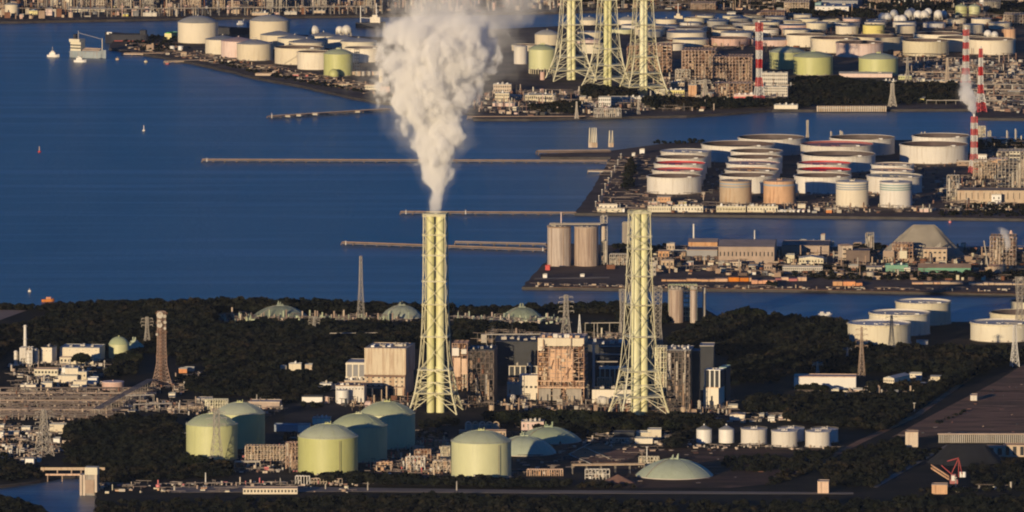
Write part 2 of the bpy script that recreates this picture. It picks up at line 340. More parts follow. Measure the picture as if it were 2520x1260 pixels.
def tank(cx, yb, w, h, roof, m, label, hd=None, roof_m=None, band=None, group=None, name=None, inner=None, stair=None, detail=None, girder=True, cat="storage tank", z=LZ):
    g = P(cx, yb, z); s = S(g); r = w/2*s; H = HM(g, yb-h); c = (g.x, g.y+r, z)
    name = name or {'dome': 'domed_tank', 'cone': 'cone_roof_tank', 'open': 'floating_roof_tank', 'flat': 'flat_roof_tank'}[roof]
    t = thing(name, label, cat, c, group)
    n = 64 if w > 90 else (40 if w > 45 else 24)
    big = w > 60 if detail is None else detail
    if roof == 'open':
        th = 0.35
        MB().lathe([(r, 0), (r, H), (r-th, H), (r-th, H-0.4)], n).build("shell", m, t, smooth=True)
        dep = H*0.3 if inner is None else inner[1]
        fr = MB().lathe([(r-th-0.1, H-dep-0.3), (r-th-0.1, H-dep+0.5), (r-th-1.6, H-dep+0.5), (r-th-1.9, H-dep), (0, H-dep+0.15)], n)
        if big:
            for k in range(5): fr.box(-r*0.5+k*r*0.22, -1, H-dep+0.1, -r*0.5+k*r*0.22+1.5, 1, H-dep+1.0, k*1.3)
        fr.build("floating_roof", inner[0] if inner else 'deck_dark', t, smooth=True)
        MB().lathe([(r-th, H-0.4), (r-th, H*0.3)], n).build("inner_wall", inner[0] if inner else 'deck_dark', t, smooth=True)
        if girder: MB().ring(r, r+1.2, H-1.6, H-1.2, n).build("wind_girder", m, t, smooth=True)
        if big:
            b = MB()
            b.bar((r*0.55, -r*0.62, H+0.3), (r*0.1, 0, H-dep+0.4), 0.9); b.build("roof_ladder", 'steel', t)
            MB().box(-2.2, -1.6, H, 2.2, 1.6, H+1.2, 0).build("gauge_platform", 'white_paint', t).location = (r*0.55, -r*0.8, 0)
            MB().rail(r+0.9, H-1.2, 1.1, 40, 0.16).build("handrail", 'steel', t)
    else:
        MB().lathe([(r, 0), (r, H)], n).build("shell", m, t, smooth=True)
        hr = (hd or h*0.2); hr = HM(g, yb-h-hr)-H if hd else 0.06*r+0.4
        if roof == 'dome':                       # hd: photo pixels from the front of the eave up to the apex, so part of it is the far half of the ellipse
            hr = max(1.0, hr-r*0.105)
            Rs = (r*r+hr*hr)/(2*hr); a = math.asin(min(1, r/Rs)); k = 10
            pr = [((r+0.5), H-0.25), ((r+0.5), H+0.1)]+[(Rs*math.sin(a*(1-i/k)), H+0.1+Rs*math.cos(a*(1-i/k))-(Rs-hr)) for i in range(k+1)]
        elif roof == 'cone':
            hr = max(0.8, hr-r*0.105) if hd else 0.06*r+0.4
            pr = [(r+0.3, H-0.2), (r+0.3, H+0.1), (0, H+0.1+hr)]
        else: hr = 0.5; pr = [(r+0.3, H-0.2), (r+0.3, H+0.3), (r, H+0.3), (0, H+0.9)]
        MB().lathe(pr, n).build("roof", roof_m or m, t, smooth=True)
        if big:
            v = MB(); top = H+hr
            v.cyl(0, 0, top-0.3, top+1.6, 1.1, 10).cyl(2.6, 0.5, top-0.6, top+2.6, 0.35, 6).cyl(-2.2, 1, top-0.6, top+2.0, 0.3, 6).box(-3, -3, top-0.3, 3, -1.2, top+0.9)
            v.build("roof_vent", m, t)
            MB().rail(r+0.3, H+0.2, 1.1, 48, 0.16).build("handrail", 'steel', t)
            if w > 100:
                q = MB()
                for k in range(12):
                    a = 2*math.pi*(k+0.5)/12; pts = []
                    for i in range(7):
                        u = 0.12+0.88*i/6; rr = r*u
                        zz = H+0.1+(math.sqrt(max(0, Rs*Rs-rr*rr))-(Rs-hr))+0.12 if roof == 'dome' else H+0.25+hr*(1-u)
                        pts.append((rr*math.cos(a), rr*math.sin(a), zz))
                    q.path(pts, 0.16)
                q.build("roof_rib", roof_m or m, t)
        elif w > 22: MB().cyl(0, 0, H+hr-0.2, H+hr+1.2, 0.7, 8).build("roof_vent", m, t)
    if big and stair is not None:               # winding stair on the lit side
        a0 = stair; st = MB(); k = 22; sp = H*1.6/r
        pts = [((r+0.6)*math.cos(a0+sp*i/k), (r+0.6)*math.sin(a0+sp*i/k), 0.4+(H-0.6)*i/k) for i in range(k+1)]
        for a, b in zip(pts, pts[1:]):
            st.bar(a, b, 0.55); st.bar((a[0], a[1], a[2]+1.1), (b[0], b[1], b[2]+1.1), 0.14); st.bar(a, (a[0], a[1], a[2]+1.1), 0.12)
        st.build("stairway", 'steel', t)
    if big:
        f = MB()
        for k in range(3):
            a = -1.9+k*0.5; f.cyl(r*math.cos(a), r*math.sin(a), 0.5, 1.9, 0.9, 8)
        f.ring(r, r+0.9, 0, 0.5, n)
        f.build("base_ring", 'concrete', t)
    if band:
        for (bm_, z0, z1) in band: MB().lathe([(r+0.06, H*z0), (r+0.06, H*z1)], n).build("painted_band", bm_, t, smooth=True)
    t['r'] = r; t['H'] = H
    return t

def dome(cx, yb, w, h, label, m='dome_green', wall=0.8, group="in-ground tank domes"):
    g = P(cx, yb); r = w/2*S(g); hr = max(2, HM(g, yb-h)-r*0.11); t = thing("in_ground_tank_dome", label, "tank dome", (g.x, g.y+r, LZ), group)
    Rs = (r*r+hr*hr)/(2*hr); a = math.asin(min(1, r/Rs)); k = 12
    MB().lathe([(r, 0), (r, wall)], 64).build("ring_wall", 'light_concrete', t, smooth=True)
    MB().lathe([(Rs*math.sin(a*(1-i/k))*1.0, wall+Rs*math.cos(a*(1-i/k))-(Rs-hr)) for i in range(k+1)], 64).build("dome_roof", m, t, smooth=True)
    q = MB()
    for j in range(7):
        x = rnd.uniform(-0.12, 0.12)*r; y = rnd.uniform(-0.12, 0.12)*r; q.cyl(x, y, wall+hr-1.5, wall+hr+rnd.uniform(1.5, 5), rnd.uniform(0.3, 0.8), 8)
    q.box(-4, -3, wall+hr-1, 4, 3, wall+hr+0.9).build("roof_nozzle", m, t)
    q = MB()
    for kk in range(10):
        b = 2*math.pi*kk/10+0.2; pts = []
        for i in range(8):
            rr = r*(0.15+0.85*i/7); pts.append((rr*math.cos(b), rr*math.sin(b), wall+math.sqrt(max(0, Rs*Rs-rr*rr))-(Rs-hr)+0.1))
        q.path(pts, 0.2)
    q.build("dome_rib", m, t)
    q = MB(); b = -2.4; pts = [(r*u*math.cos(b), r*u*math.sin(b), wall+math.sqrt(max(0, Rs*Rs-(r*u)**2))-(Rs-hr)+0.8) for u in (1, .8, .6, .4, .2)]
    q.path(pts, 0.6).build("dome_walkway", 'steel', t)
    return t

def sphere(cx, yb, w, label, m='white_paint', group="white spherical gas tanks"):
    g = P(cx, yb); r = w/2*S(g); t = thing("spherical_gas_tank", label, "gas sphere", (g.x, g.y, LZ), group)
    MB().ball(0, 0, r*1.25, r, 24).build("vessel", m, t, smooth=True)
    q = MB()
    for k in range(8): a = 2*math.pi*k/8+0.2; q.cyl(r*0.95*math.cos(a), r*0.95*math.sin(a), 0, r*1.25, 0.45, 6)
    q.build("support_leg", 'steel', t)
    return t

def interp(tab, x):
    for a, b in zip(tab, tab[1:]):
        if x <= b[0]: return a[1]+(b[1]-a[1])*(x-a[0])/(b[0]-a[0])
    return tab[-1][1]

def lattice(t, H, prof, levels, leg_w, br_w, m, rz=0.0, platform=None, colors=None, sub=1, double=False, dense=0):
    """square tower: prof [(z, half width)], bracing between levels. Returns nothing; legs are four children named leg."""
    C4 = [(-1, -1), (1, -1), (1, 1), (-1, 1)]
    def corner(k, z):
        a = interp(prof, z); x, y = C4[k][0]*a, C4[k][1]*a
        return Vector((x*math.cos(rz)-y*math.sin(rz), x*math.sin(rz)+y*math.cos(rz), z))
    def matz(z): return colors(z) if colors else m
    zs = sorted(set([z for z in levels]))
    for k in range(4):
        groups = {}
        for a, b in zip(zs, zs[1:]): groups.setdefault(matz((a+b)/2), MB()).bar(corner(k, a), corner(k, b), leg_w*(1.9 if dense and b < dense else 1), 6)
        first = None
        for mm, mb in groups.items():
            if first is None: first = mb.build("leg", mm, t)
            else: mb.build("leg_band", mm, first)
    groups = {}; bi = 0; last = None
    for a, b in zip(zs, zs[1:]):
        if last is not None and matz((a+b)/2) != last: bi += 1
        last = matz((a+b)/2); mb = groups.setdefault((bi, last), MB())
        for k in range(4):
            j = (k+1) % 4; p, q, u, v = corner(k, a), corner(j, a), corner(k, b), corner(j, b)
            mb.bar(u, v, br_w*1.1)
            if double or (dense and b < dense):
                mp_, mu = (p+q)/2, (u+v)/2; bw = br_w*1.45; mb.bar(p, mu, bw); mb.bar(q, mu, bw); mb.bar((p+u)/2, (p+mu)/2, bw*0.8); mb.bar((q+v)/2, (q+mu)/2, bw*0.8); mb.bar((p+u)/2, mu, bw*0.7); mb.bar((q+v)/2, mu, bw*0.7)
            else: mb.bar(p, v, br_w); mb.bar(q, u, br_w)
    for (_, mm), mb in groups.items(): mb.build("bracing", mm, t)
    if platform:
        for z, e in platform:
            mb = MB(); a = interp(prof, z)+e
            mb.box(-a, -a, z-0.25, a, a, z+0.05, rz)
            for k in range(4):
                j = (k+1) % 4; p = Vector((C4[k][0]*a, C4[k][1]*a, z)); q = Vector((C4[j][0]*a, C4[j][1]*a, z)); rot = Matrix.Rotation(rz, 3, 'Z'); p = rot@p; q = rot@q
                for hh in (0.6, 1.2): mb.bar(p+Vector((0, 0, hh)), q+Vector((0, 0, hh)), 0.16)
            mb.build("platform", m, t)

def pylon(cx, yb, yt, wb, label, m='steel', arms=3, rz=0.3, group="steel lattice power pylons", wt=None, name="power_pylon", line=0.3):
    g = P(cx, yb); s = S(g); H = HM(g, yt); t = thing(name, label, "pylon", (g.x, g.y, LZ), group)
    a = wb/2*s*0.85; tp = (wt/2*s) if wt else a*0.22
    n = max(6, int(H/6)); zs = [H*(1-(1-i/n)**1.15) for i in range(n+1)]
    lattice(t, H, [(0, a), (H*0.55, a*0.42+tp*0.1), (H, tp)], zs, line*1.25, line*0.8, m, rz)
    if arms:
        for k in range(arms):
            q = MB(); z = H*(0.97-0.11*k); L_ = a*(0.9+0.25*(k % 2))+3
            d = Vector((math.cos(rz), math.sin(rz), 0))
            for sg in (-1, 1):
                q.bar(Vector((0, 0, z)), d*sg*L_+Vector((0, 0, z-0.4)), line); q.bar(Vector((0, 0, z-2.2)), d*sg*L_+Vector((0, 0, z-0.5)), line*0.8)
                q.bar(d*sg*L_+Vector((0, 0, z-0.5)), d*sg*L_+Vector((0, 0, z-2.6)), line*0.9)
            q.build("crossarm", m, t)
    return t

def redwhite(cx, yb, yt, wb, wt, label, nb=9, flue=0, group="red and white banded towers", taper=0.45):
    g = P(cx, yb); s = S(g); H = HM(g, yt); t = thing("banded_lattice_tower", label, "tower", (g.x, g.y, LZ), group)
    col = lambda z: 'red' if int((H-z)/(H/nb)) % 2 == 0 else 'white_paint'
    zs = sorted(set([H*i/(nb*2) for i in range(nb*2+1)]))
    lattice(t, H, [(0, wb/2*s*0.8), (H*0.35, wb/2*s*taper), (H, wt/2*s*0.8)], zs, 0.9, 0.45, 'red', 0.35, colors=col)
    if flue:
        f = MB().cyl(0, 0, 0, H+3, flue/2*s, 16).build("flue", 'white_paint', t, smooth=True)
        for k in range(0, nb, 2): MB().lathe([(flue/2*s+0.1, H*(1-(k+1)/nb)), (flue/2*s+0.1, H*(1-k/nb))], 16).build("painted_band", 'red', f, smooth=True)
    return t

WINC = {}
def winmesh(w, h):
    k = (round(w, 1), round(h, 1))
    if k not in WINC:
        mb = MB().box(-w/2, -0.08, -h/2, w/2, 0.3, h/2); o = mb.build("window", 'window'); WINC[k] = o.data; bpy.data.objects.remove(o)
    return WINC[k]

def building(x0, x1, yb, yt, dep, label, m='wall_cream', roof='roof_grey', rot=-6, win=None, gable=None, group=None, name="building", cat="building", units=0, band=None, door=0, par=0.5, z=LZ, stain=False):
    a = P(x0, yb, z); s = S(a); W = (x1-x0)*s; H = HM(a, yt); rz = R(rot)
    W = W/max(0.5, math.cos(rz)); t = thing(name, label, cat, (a.x, a.y, z), group, rz)
    MB().box(0, 0, 0, W, dep, H).build("wall", m, t)
    if gable:
        ax, hh = gable; hh = hh*s; MB().gable(0, 0, H+0.003, W, dep, H+hh, ax, 0.5).build("roof", roof, t)
    else:
        rf = MB().box(-0.25, -0.25, H+0.002, W+0.25, dep+0.25, H+0.3)
        if par: rf.box(-0.25, -0.25, H+0.3, W+0.25, 0.1, H+0.3+par).box(-0.25, dep-0.1, H+0.3, W+0.25, dep+0.25, H+0.3+par).box(-0.25, 0.1, H+0.3, 0.1, dep-0.1, H+0.3+par).box(W-0.1, 0.1, H+0.3, W+0.25, dep-0.1, H+0.3+par)
        rf.build("roof", roof, t)
    if win:
        nc, nr = win[0], win[1]; wf = win[2] if len(win) > 2 else 0.5; hf = win[3] if len(win) > 3 else 0.45; z0 = H*(win[4] if len(win) > 4 else 0.12)
        cw = W/nc; ch = (H*0.95-z0)/nr; me = winmesh(cw*wf, ch*hf)
        for i in range(nc):
            for j in range(nr):
                o = bpy.data.objects.new("window", me); COL.objects.link(o); o.parent = t; o.location = (cw*(i+0.5), 0, z0+ch*(j+0.55))
    for k in range(door): MB().box(0, -0.15, 0, min(4, W*0.2), 0.1, min(4.5, H*0.6)).build("door", 'wall_grey', t).location = (W*(0.15+0.3*k), 0, 0)
    for k in range(units):
        w_, d_, h_ = rnd.uniform(1.5, max(1.8, W*0.12)), rnd.uniform(1.5, dep*0.3+1.5), rnd.uniform(1.0, 2.8)
        MB().box(-w_/2, -d_/2, 0, w_/2, d_/2, h_).cyl(w_*0.2, 0, h_, h_+0.7, min(w_, d_)*0.2, 8).build("roof_unit", rnd.choice(['white_paint', 'steel', 'light_concrete']), t).location = (W*(0.1+0.8*(k+0.5)/units), rnd.uniform(0.25, 0.7)*dep, H+0.3)
    if band:
        for bm_, b0, b1 in band: MB().box(-0.12, -0.12, H*b0, W+0.12, 0.05, H*b1).build("painted_band", bm_, t)
    t['W'] = W; t['H'] = H
    return t

def scaffold(x0, x1, yb, yt, dep, nx, nz, label, m='frame_tan', fill='rust_dark', rot=-6, name="process_structure", group=None, top=None, fillp=0.35, beam=0.6, vessels=4, cat="plant structure", ny=3, seed=1):
    a = P(x0, yb); s = S(a); W = (x1-x0)*s; H = HM(a, yt); rg = random.Random(seed); t = thing(name, label, cat, (a.x, a.y, LZ), group, R(rot))
    q = MB()
    for i in range(nx+1):
        for j in range(ny): q.bar((W*i/nx, dep*j/(ny-1), 0), (W*i/nx, dep*j/(ny-1), H*(1 if rg.random() > 0.15 else 0.93)), beam)
    q.build("column", m, t)
    q = MB()
    for k in range(1, nz+1):
        z = H*k/nz
        for j in range(ny): q.bar((0, dep*j/(ny-1), z), (W, dep*j/(ny-1), z), beam*0.8)
        for i in range(nx+1): q.bar((W*i/nx, 0, z), (W*i/nx, dep, z), beam*0.8)
    for i in range(nx):
        for k in range(nz):
            if rg.random() < 0.35:
                p, r_ = (W*i/nx, 0, H*k/nz), (W*(i+1)/nx, 0, H*(k+1)/nz)
                q.bar(p, r_, beam*0.55)
    q.build("beam", m, t)
    q = MB()
    for k in range(1, nz+1): q.box(0.5, 0.6, H*k/nz-0.3, W-0.5, dep*0.95, H*k/nz-0.12)
    q.build("floor_deck", fill, t)
    bits = []
    def qq(wh):
        for w2, e_ in bits:
            if w2 == wh and x1-x0 < 46: return e_
        bits.append((wh, MB())); return bits[-1][1]
    for i in range(nx):
        for k in range(nz):
            x_, z_, w_, h_ = W*i/nx, H*k/nz, W/nx, H/nz; u = rg.random()
            if u < fillp: (qq(0) if rg.random() < 0.5 else qq(1)).box(x_+w_*0.12, dep*rg.uniform(0.08, 0.3), z_+h_*0.1, x_+w_*rg.uniform(0.5, 0.9), dep*rg.uniform(0.4, 0.8), z_+h_*rg.uniform(0.5, 0.85))
            elif u < fillp+0.25: qq(1).bar((x_, dep*0.1, z_+h_*0.45), (x_+w_, dep*0.1, z_+h_*0.45), beam*1.3, 6)
    for wh, e_ in bits: e_.build("ductwork" if wh else "equipment", m if wh else fill, t)
    for k in range(vessels):
        r_ = rg.uniform(0.8, 2.2); z0 = H*rg.uniform(0, 0.6); x_ = rg.uniform(0.1, 0.9)*W
        MB().cyl(x_, dep*0.2, z0, min(H*1.05, z0+rg.uniform(0.2, 0.5)*H), r_, 12).build("vessel", rg.choice(['tan_rust', 'light_concrete', 'steel_brown', 'pipe']), t, smooth=True)
    if top:
        for (tm, u0, u1, h0, h1) in top: MB().box(W*u0, -0.5, H*h0, W*u1, dep+0.4, H*h1).build("cladding_panel", tm, t)
    t['W'] = W; t['H'] = H
    return t

def column(cx, yb, yt, w, label, m='pipe', group=None, name="process_column", cat="process column"):
    g = P(cx, yb); s = S(g); H = HM(g, yt); r = w/2*s; t = thing(name, label, cat, (g.x, g.y, LZ), group)
    MB().lathe([(0, 0), (r*1.3, 0), (r*1.3, H*0.06), (r, H*0.08), (r, H*0.94), (r*0.5, H*0.99), (0, H)], 12).build("vessel", m, t, smooth=True)
    q = MB()
    for k in range(3): q.ring(r, r+0.9, H*(0.3+0.28*k), H*(0.3+0.28*k)+0.25, 12)
    q.bar((r+0.5, -0.3, 0), (r+0.5, -0.3, H*0.9), 0.3); q.build("platform", 'steel', t)
    return t

def chimney_pole(cx, yb, yt, w, label, m='white_paint', wt=None):
    g = P(cx, yb); s = S(g); H = HM(g, yt); t = thing("slim_chimney", label, "chimney", (g.x, g.y, LZ))
    r = w/2*s; MB().lathe([(r, 0), ((wt or w)/2*s, H), ((wt or w)/2*s*0.8, H), ((wt or w)/2*s*0.8, H-3)], 16).build("shaft", m, t, smooth=True)
    q = MB()
    for k in (0.5, 0.95): q.ring(r*0.9, r+0.9, H*k, H*k+0.3, 16)
    q.build("platform", 'steel', t)
    return t

def pipe_rack(x0, y0, x1, y1, h, n, label, m='pipe', wid=6, legs=True, group=None, name="pipe_rack", pr=0.35, z=LZ, cat="pipe rack"):
    a, b = P(x0, y0, z), P(x1, y1, z); d = b-a; L_ = d.length; u = d.normalized(); v = Vector((-u.y, u.x, 0)); t = thing(name, label, cat, (a.x, a.y, z), group)
    q = MB()
    for k in range(n):
        o = v*(k/(max(1, n-1))-0.5)*wid; q.bar(o+Vector((0, 0, h)), d+o+Vector((0, 0, h)), pr*2, 6)
    q.build("pipe", m, t)
    if legs:
        q = MB(); k = max(2, int(L_/12))
        for i in range(k+1):
            c = d*(i/k)
            for sg in (-0.5, 0.5): q.bar(c+v*sg*wid, c+v*sg*wid+Vector((0, 0, h)), 0.35)
            q.bar(c-v*0.5*wid+Vector((0, 0, h-0.4)), c+v*0.5*wid+Vector((0, 0, h-0.4)), 0.35)
        q.build("support_frame", 'steel', t)
    return t

def pier(x0, y0, x1, y1, wid, label, m='pier_dark', h=2.6, piles=True):
    a, b = P(x0, y0, 0), P(x1, y1, 0); d = b-a; u = d.normalized(); v = Vector((-u.y, u.x, 0)); t = thing("pier", label, "pier", (a.x, a.y, 0))
    q = MB(); p0 = v*wid/2; vs = [-p0, d-p0, d+p0, p0]
    q.add([(p.x, p.y, z) for z in (h-1.3, h) for p in vs], [(3, 2, 1, 0), (4, 5, 6, 7), (0, 1, 5, 4), (1, 2, 6, 5), (2, 3, 7, 6), (3, 0, 4, 7)]); q.build("deck", m, t)
    q = MB(); n = int(d.length/14)
    for i in range(n+1):
        for sg in (-0.42, 0.42): c = d*(i/n)+v*sg*wid; q.bar((c.x, c.y, -3), (c.x, c.y, h-1.3), 1.2)
    q.build("pile", 'roof_brown', t)
    q = MB()
    for sg in (-0.35, 0.1): q.bar(v*sg*wid+Vector((0, 0, h+0.7)), d+v*sg*wid+Vector((0, 0, h+0.7)), 0.7, 6)
    q.build("pipe", 'steel_brown', t)
    return t

def pole(cx, yb, yt, label, m='steel', group="lamp posts", w=0.4, name="lamp_post", cat="lamp post", head=True, z=LZ):
    g = P(cx, yb, z); H = HM(g, yt); t = thing(name, label, cat, (g.x, g.y, z), group)
    MB().cyl(0, 0, 0, H, w, 8, w*0.6).build("post", m, t)
    if head: MB().box(-1.2, -0.3, H-0.2, 1.2, 0.3, H+0.25).build("lamp_head", 'white_paint', t)
    return t

def pile(cx, yb, w, h, label, m='gravel_pile', ridge=0.0, depth=0.8, name="gravel_heap", group=None, seed=3, peak=0.5):
    g = P(cx, yb); s = S(g); W = w*s; D_ = W*depth; H = HM(g, yb-h); rg = random.Random(seed); mb = MB(); n = 40; k = 14
    vs = []; fs = []; c = (W*(peak-0.5), D_/2)
    for i in range(k+1):
        u = i/k
        for j in range(n):
            a = 2*math.pi*j/n; wob = 1+0.05*math.sin(3*a+seed)+0.04*math.sin(7*a)+rg.uniform(-0.015, 0.015)
            rx, ry = W/2*(ridge+(1-ridge)*(1-u)), D_/2*(1-u)
            x = c[0]*u+rx*math.cos(a)*wob; y = D_/2+ry*math.sin(a)*wob
            vs.append((x, y, H*min(1, u*1.03)+rg.uniform(-0.01, 0.01)*H*(u < 1)))
    for i in range(k):
        for j in range(n): l = (j+1) % n; fs.append((i*n+j, i*n+l, (i+1)*n+l, (i+1)*n+j))
    fs.append(tuple(range(k*n, k*n+n))); mb.add(vs, fs)
    o = mb.build(name, m, loc=(g.x, g.y, LZ-0.1), smooth=True); tag(o, label, "heap", group); return o

def clutter(name, polys, n, label, mats, h=(1.5, 6), w=(1, 6), seed=1, tall=0.15, long=0.3):
    rg = random.Random(seed); me = bpy.data.meshes.new(name); mb = MB(); mi = []
    ar = [abs(sum(p[i-1][0]*p[i][1]-p[i][0]*p[i-1][1] for i in range(len(p)))/2) for p in polys]
    for p, a_ in zip(polys, ar):
        want = int(n*a_/sum(ar)); xs = [a[0] for a in p]; ys = [a[1] for a in p]; got = 0; tr = 0
        while got < want and tr < want*30:
            tr += 1; x, y = rg.uniform(min(xs), max(xs)), rg.uniform(min(ys), max(ys))
            if not inpoly(x, y, p): continue
            got += 1; g = P(x, y); u = rg.random(); f0 = len(mb.f); hh = rg.uniform(*h); ww = rg.uniform(*w)
            if u < long: mb.bar((g.x-ww*2, g.y, g.z+hh), (g.x+ww*2, g.y+rg.uniform(-3, 3), g.z+hh*rg.uniform(0.8, 1)), 0.5); mb.bar((g.x-ww, g.y, g.z), (g.x-ww, g.y, g.z+hh), 0.4); mb.bar((g.x+ww, g.y, g.z), (g.x+ww, g.y, g.z+hh), 0.4)
            elif u < long+tall: mb.cyl(g.x, g.y, g.z, g.z+hh*rg.uniform(1.2, 2.4), rg.uniform(0.35, 1.0), 8)
            elif u < long+tall+0.2: mb.cyl(g.x, g.y, g.z, g.z+hh*0.8, ww*0.45, 12)
            else: mb.box(g.x-ww/2, g.y-1.5, g.z, g.x+ww/2, g.y+2, g.z+hh*rg.uniform(0.3, 1))
            mi += [len(mats) if u < long else rg.choices(range(len(mats)), weights=[1/(1+0.2*k) for k in range(len(mats))])[0]]*(len(mb.f)-f0)
    me.from_pydata(mb.v, [], mb.f)
    for mm in list(mats)+['steel_dark']: me.materials.append(M[mm])
    me.polygons.foreach_set("material_index", np.array(mi, np.int32)); o = bpy.data.objects.new(name, me); COL.objects.link(o); tag(o, label, "yard clutter", None, 'stuff'); return o

# ------------------------------------------------------------------ trees and woods
def crown_arrays(seed, R_=5.0, H_=8.0, n=150, q=1.3, conif=False):
    g = np.random.default_rng(seed)
    lumps = g.normal(size=(9, 3)); lumps /= np.linalg.norm(lumps, axis=1)[:, None]; lumps[:, 2] = np.abs(lumps[:, 2])*0.9-0.15
    d = g.normal(size=(n, 3)); d /= np.linalg.norm(d, axis=1)[:, None]; d[:, 2] = np.abs(d[:, 2])*1.1-0.3
    d /= np.linalg.norm(d, axis=1)[:, None]
    lob = (np.maximum(0, d@lumps.T)**6).max(axis=1)
    rad = (0.66+0.36*lob)*g.uniform(0.8, 1.04, n)
    c = d*rad[:, None]*np.array([R_, R_, H_*0.62]); c[:, 2] += H_*0.42
    a = g.normal(size=(n, 3)); a /= np.linalg.norm(a, axis=1)[:, None]; b = np.cross(a, d+g.normal(size=(n, 3))*0.5); b /= np.linalg.norm(b, axis=1)[:, None]
    sz = q*g.uniform(0.6, 1.25, n)[:, None]
    v = np.stack([c-a*sz-b*sz*0.7, c+a*sz-b*sz*0.6, c+a*sz*0.8+b*sz*0.7, c-a*sz*0.9+b*sz*0.8], axis=1)
    return v.astype(np.float32)                                   # n x 4 x 3
def core_arrays(seed, R_=5.0, H_=8.0):
    g = np.random.default_rng(seed+50); vs = []; 
    bm = bmesh.new(); bmesh.ops.create_icosphere(bm, subdivisions=2, radius=1.0)
    V = np.array([v.co[:] for v in bm.verts]); F = np.array([[v.index for v in f.verts] for f in bm.faces]); bm.free()
    V = V*(0.72+0.1*np.sin(V@g.normal(size=3)*4+1)+0.08*np.sin(V@g.normal(size=3)*7))[:, None]
    V = V*np.array([R_, R_, H_*0.6]); V[:, 2] += H_*0.42
    return V.astype(np.float32), F
def np_mesh(name, verts, faces_q, tris, m):
    me = bpy.data.meshes.new(name); nq, ntr = len(faces_q), len(tris); me.vertices.add(len(verts)); me.vertices.foreach_set("co", np.ascontiguousarray(verts, np.float32).ravel())
    li = np.concatenate([faces_q.ravel(), tris.ravel()]).astype(np.int32); me.loops.add(len(li)); me.loops.foreach_set("vertex_index", li)
    me.polygons.add(nq+ntr); ls = np.concatenate([np.arange(nq)*4, nq*4+np.arange(ntr)*3]).astype(np.int32)
    me.polygons.foreach_set("loop_start", ls); me.update(calc_edges=True); me.materials.append(M[m]); return me
CR = [(crown_arrays(i, 5.0, 8.5), core_arrays(i, 5.0, 8.5)) for i in range(6)]
CRW = [(crown_arrays(20+i, 5.2, 8.0, 46, 1.75), core_arrays(20+i, 5.2, 8.0)) for i in range(8)]
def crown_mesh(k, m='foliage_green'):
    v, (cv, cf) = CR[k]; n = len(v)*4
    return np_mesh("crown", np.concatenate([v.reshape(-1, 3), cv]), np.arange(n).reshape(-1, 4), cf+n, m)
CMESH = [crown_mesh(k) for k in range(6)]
_tr = MB(); _tr.lathe([(0.45, 0), (0.3, 3), (0.18, 6), (0, 6.5)], 7)
for _a in (0.3, 2.2, 4.4): _tr.bar((0, 0, 3), (1.8*math.cos(_a), 1.8*math.sin(_a), 6), 0.2)
TRUNK = _tr.build("trunk", 'bark'); TRM = TRUNK.data; bpy.data.objects.remove(TRUNK)
def tree(cx, yb, h, label, group, k=None, z=LZ, wide=1.0):
    g = P(cx, yb, z); sc = h*S(g)/11.0; t = thing("tree", label, "tree", (g.x, g.y, z), group, rnd.uniform(0, 6)); t.scale = (sc*wide, sc*wide, sc)
    k = rnd.randrange(6) if k is None else k
    c = bpy.data.objects.new("crown", CMESH[k]); COL.objects.link(c); c.parent = t; c.location = (0, 0, 2.4)
    tr = bpy.data.objects.new("trunk", TRM); COL.objects.link(tr); tr.parent = t
    return t
def inpoly(x, y, poly):
    c = False; j = len(poly)-1
    for i in range(len(poly)):
        xi, yi = poly[i]; xj, yj = poly[j]
        if (yi > y) != (yj > y) and x < (xj-xi)*(y-yi)/(yj-yi)+xi: c = not c
        j = i
    return c
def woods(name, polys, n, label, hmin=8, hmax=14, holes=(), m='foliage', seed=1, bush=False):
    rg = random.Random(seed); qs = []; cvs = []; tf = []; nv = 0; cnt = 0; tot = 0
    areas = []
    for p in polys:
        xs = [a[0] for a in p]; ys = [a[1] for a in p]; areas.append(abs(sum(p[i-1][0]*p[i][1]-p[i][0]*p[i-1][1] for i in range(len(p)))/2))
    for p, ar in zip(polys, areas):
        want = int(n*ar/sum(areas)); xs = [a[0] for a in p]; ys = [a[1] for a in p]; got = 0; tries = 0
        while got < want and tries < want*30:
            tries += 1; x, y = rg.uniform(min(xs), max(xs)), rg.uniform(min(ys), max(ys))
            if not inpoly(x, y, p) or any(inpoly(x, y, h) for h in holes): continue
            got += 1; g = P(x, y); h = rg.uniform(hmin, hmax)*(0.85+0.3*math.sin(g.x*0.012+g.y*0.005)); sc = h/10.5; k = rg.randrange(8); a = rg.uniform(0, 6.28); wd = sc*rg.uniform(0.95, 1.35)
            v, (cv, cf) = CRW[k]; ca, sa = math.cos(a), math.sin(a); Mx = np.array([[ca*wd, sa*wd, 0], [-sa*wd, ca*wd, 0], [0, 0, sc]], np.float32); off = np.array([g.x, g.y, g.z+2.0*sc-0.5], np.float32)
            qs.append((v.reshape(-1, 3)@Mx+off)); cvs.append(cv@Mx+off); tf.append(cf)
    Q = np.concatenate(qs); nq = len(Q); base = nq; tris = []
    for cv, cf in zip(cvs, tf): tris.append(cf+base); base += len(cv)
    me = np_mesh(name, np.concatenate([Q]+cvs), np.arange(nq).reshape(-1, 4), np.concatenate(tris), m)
    o = bpy.data.objects.new(name, me); COL.objects.link(o); tag(o, label, "woods", None, 'stuff'); return o
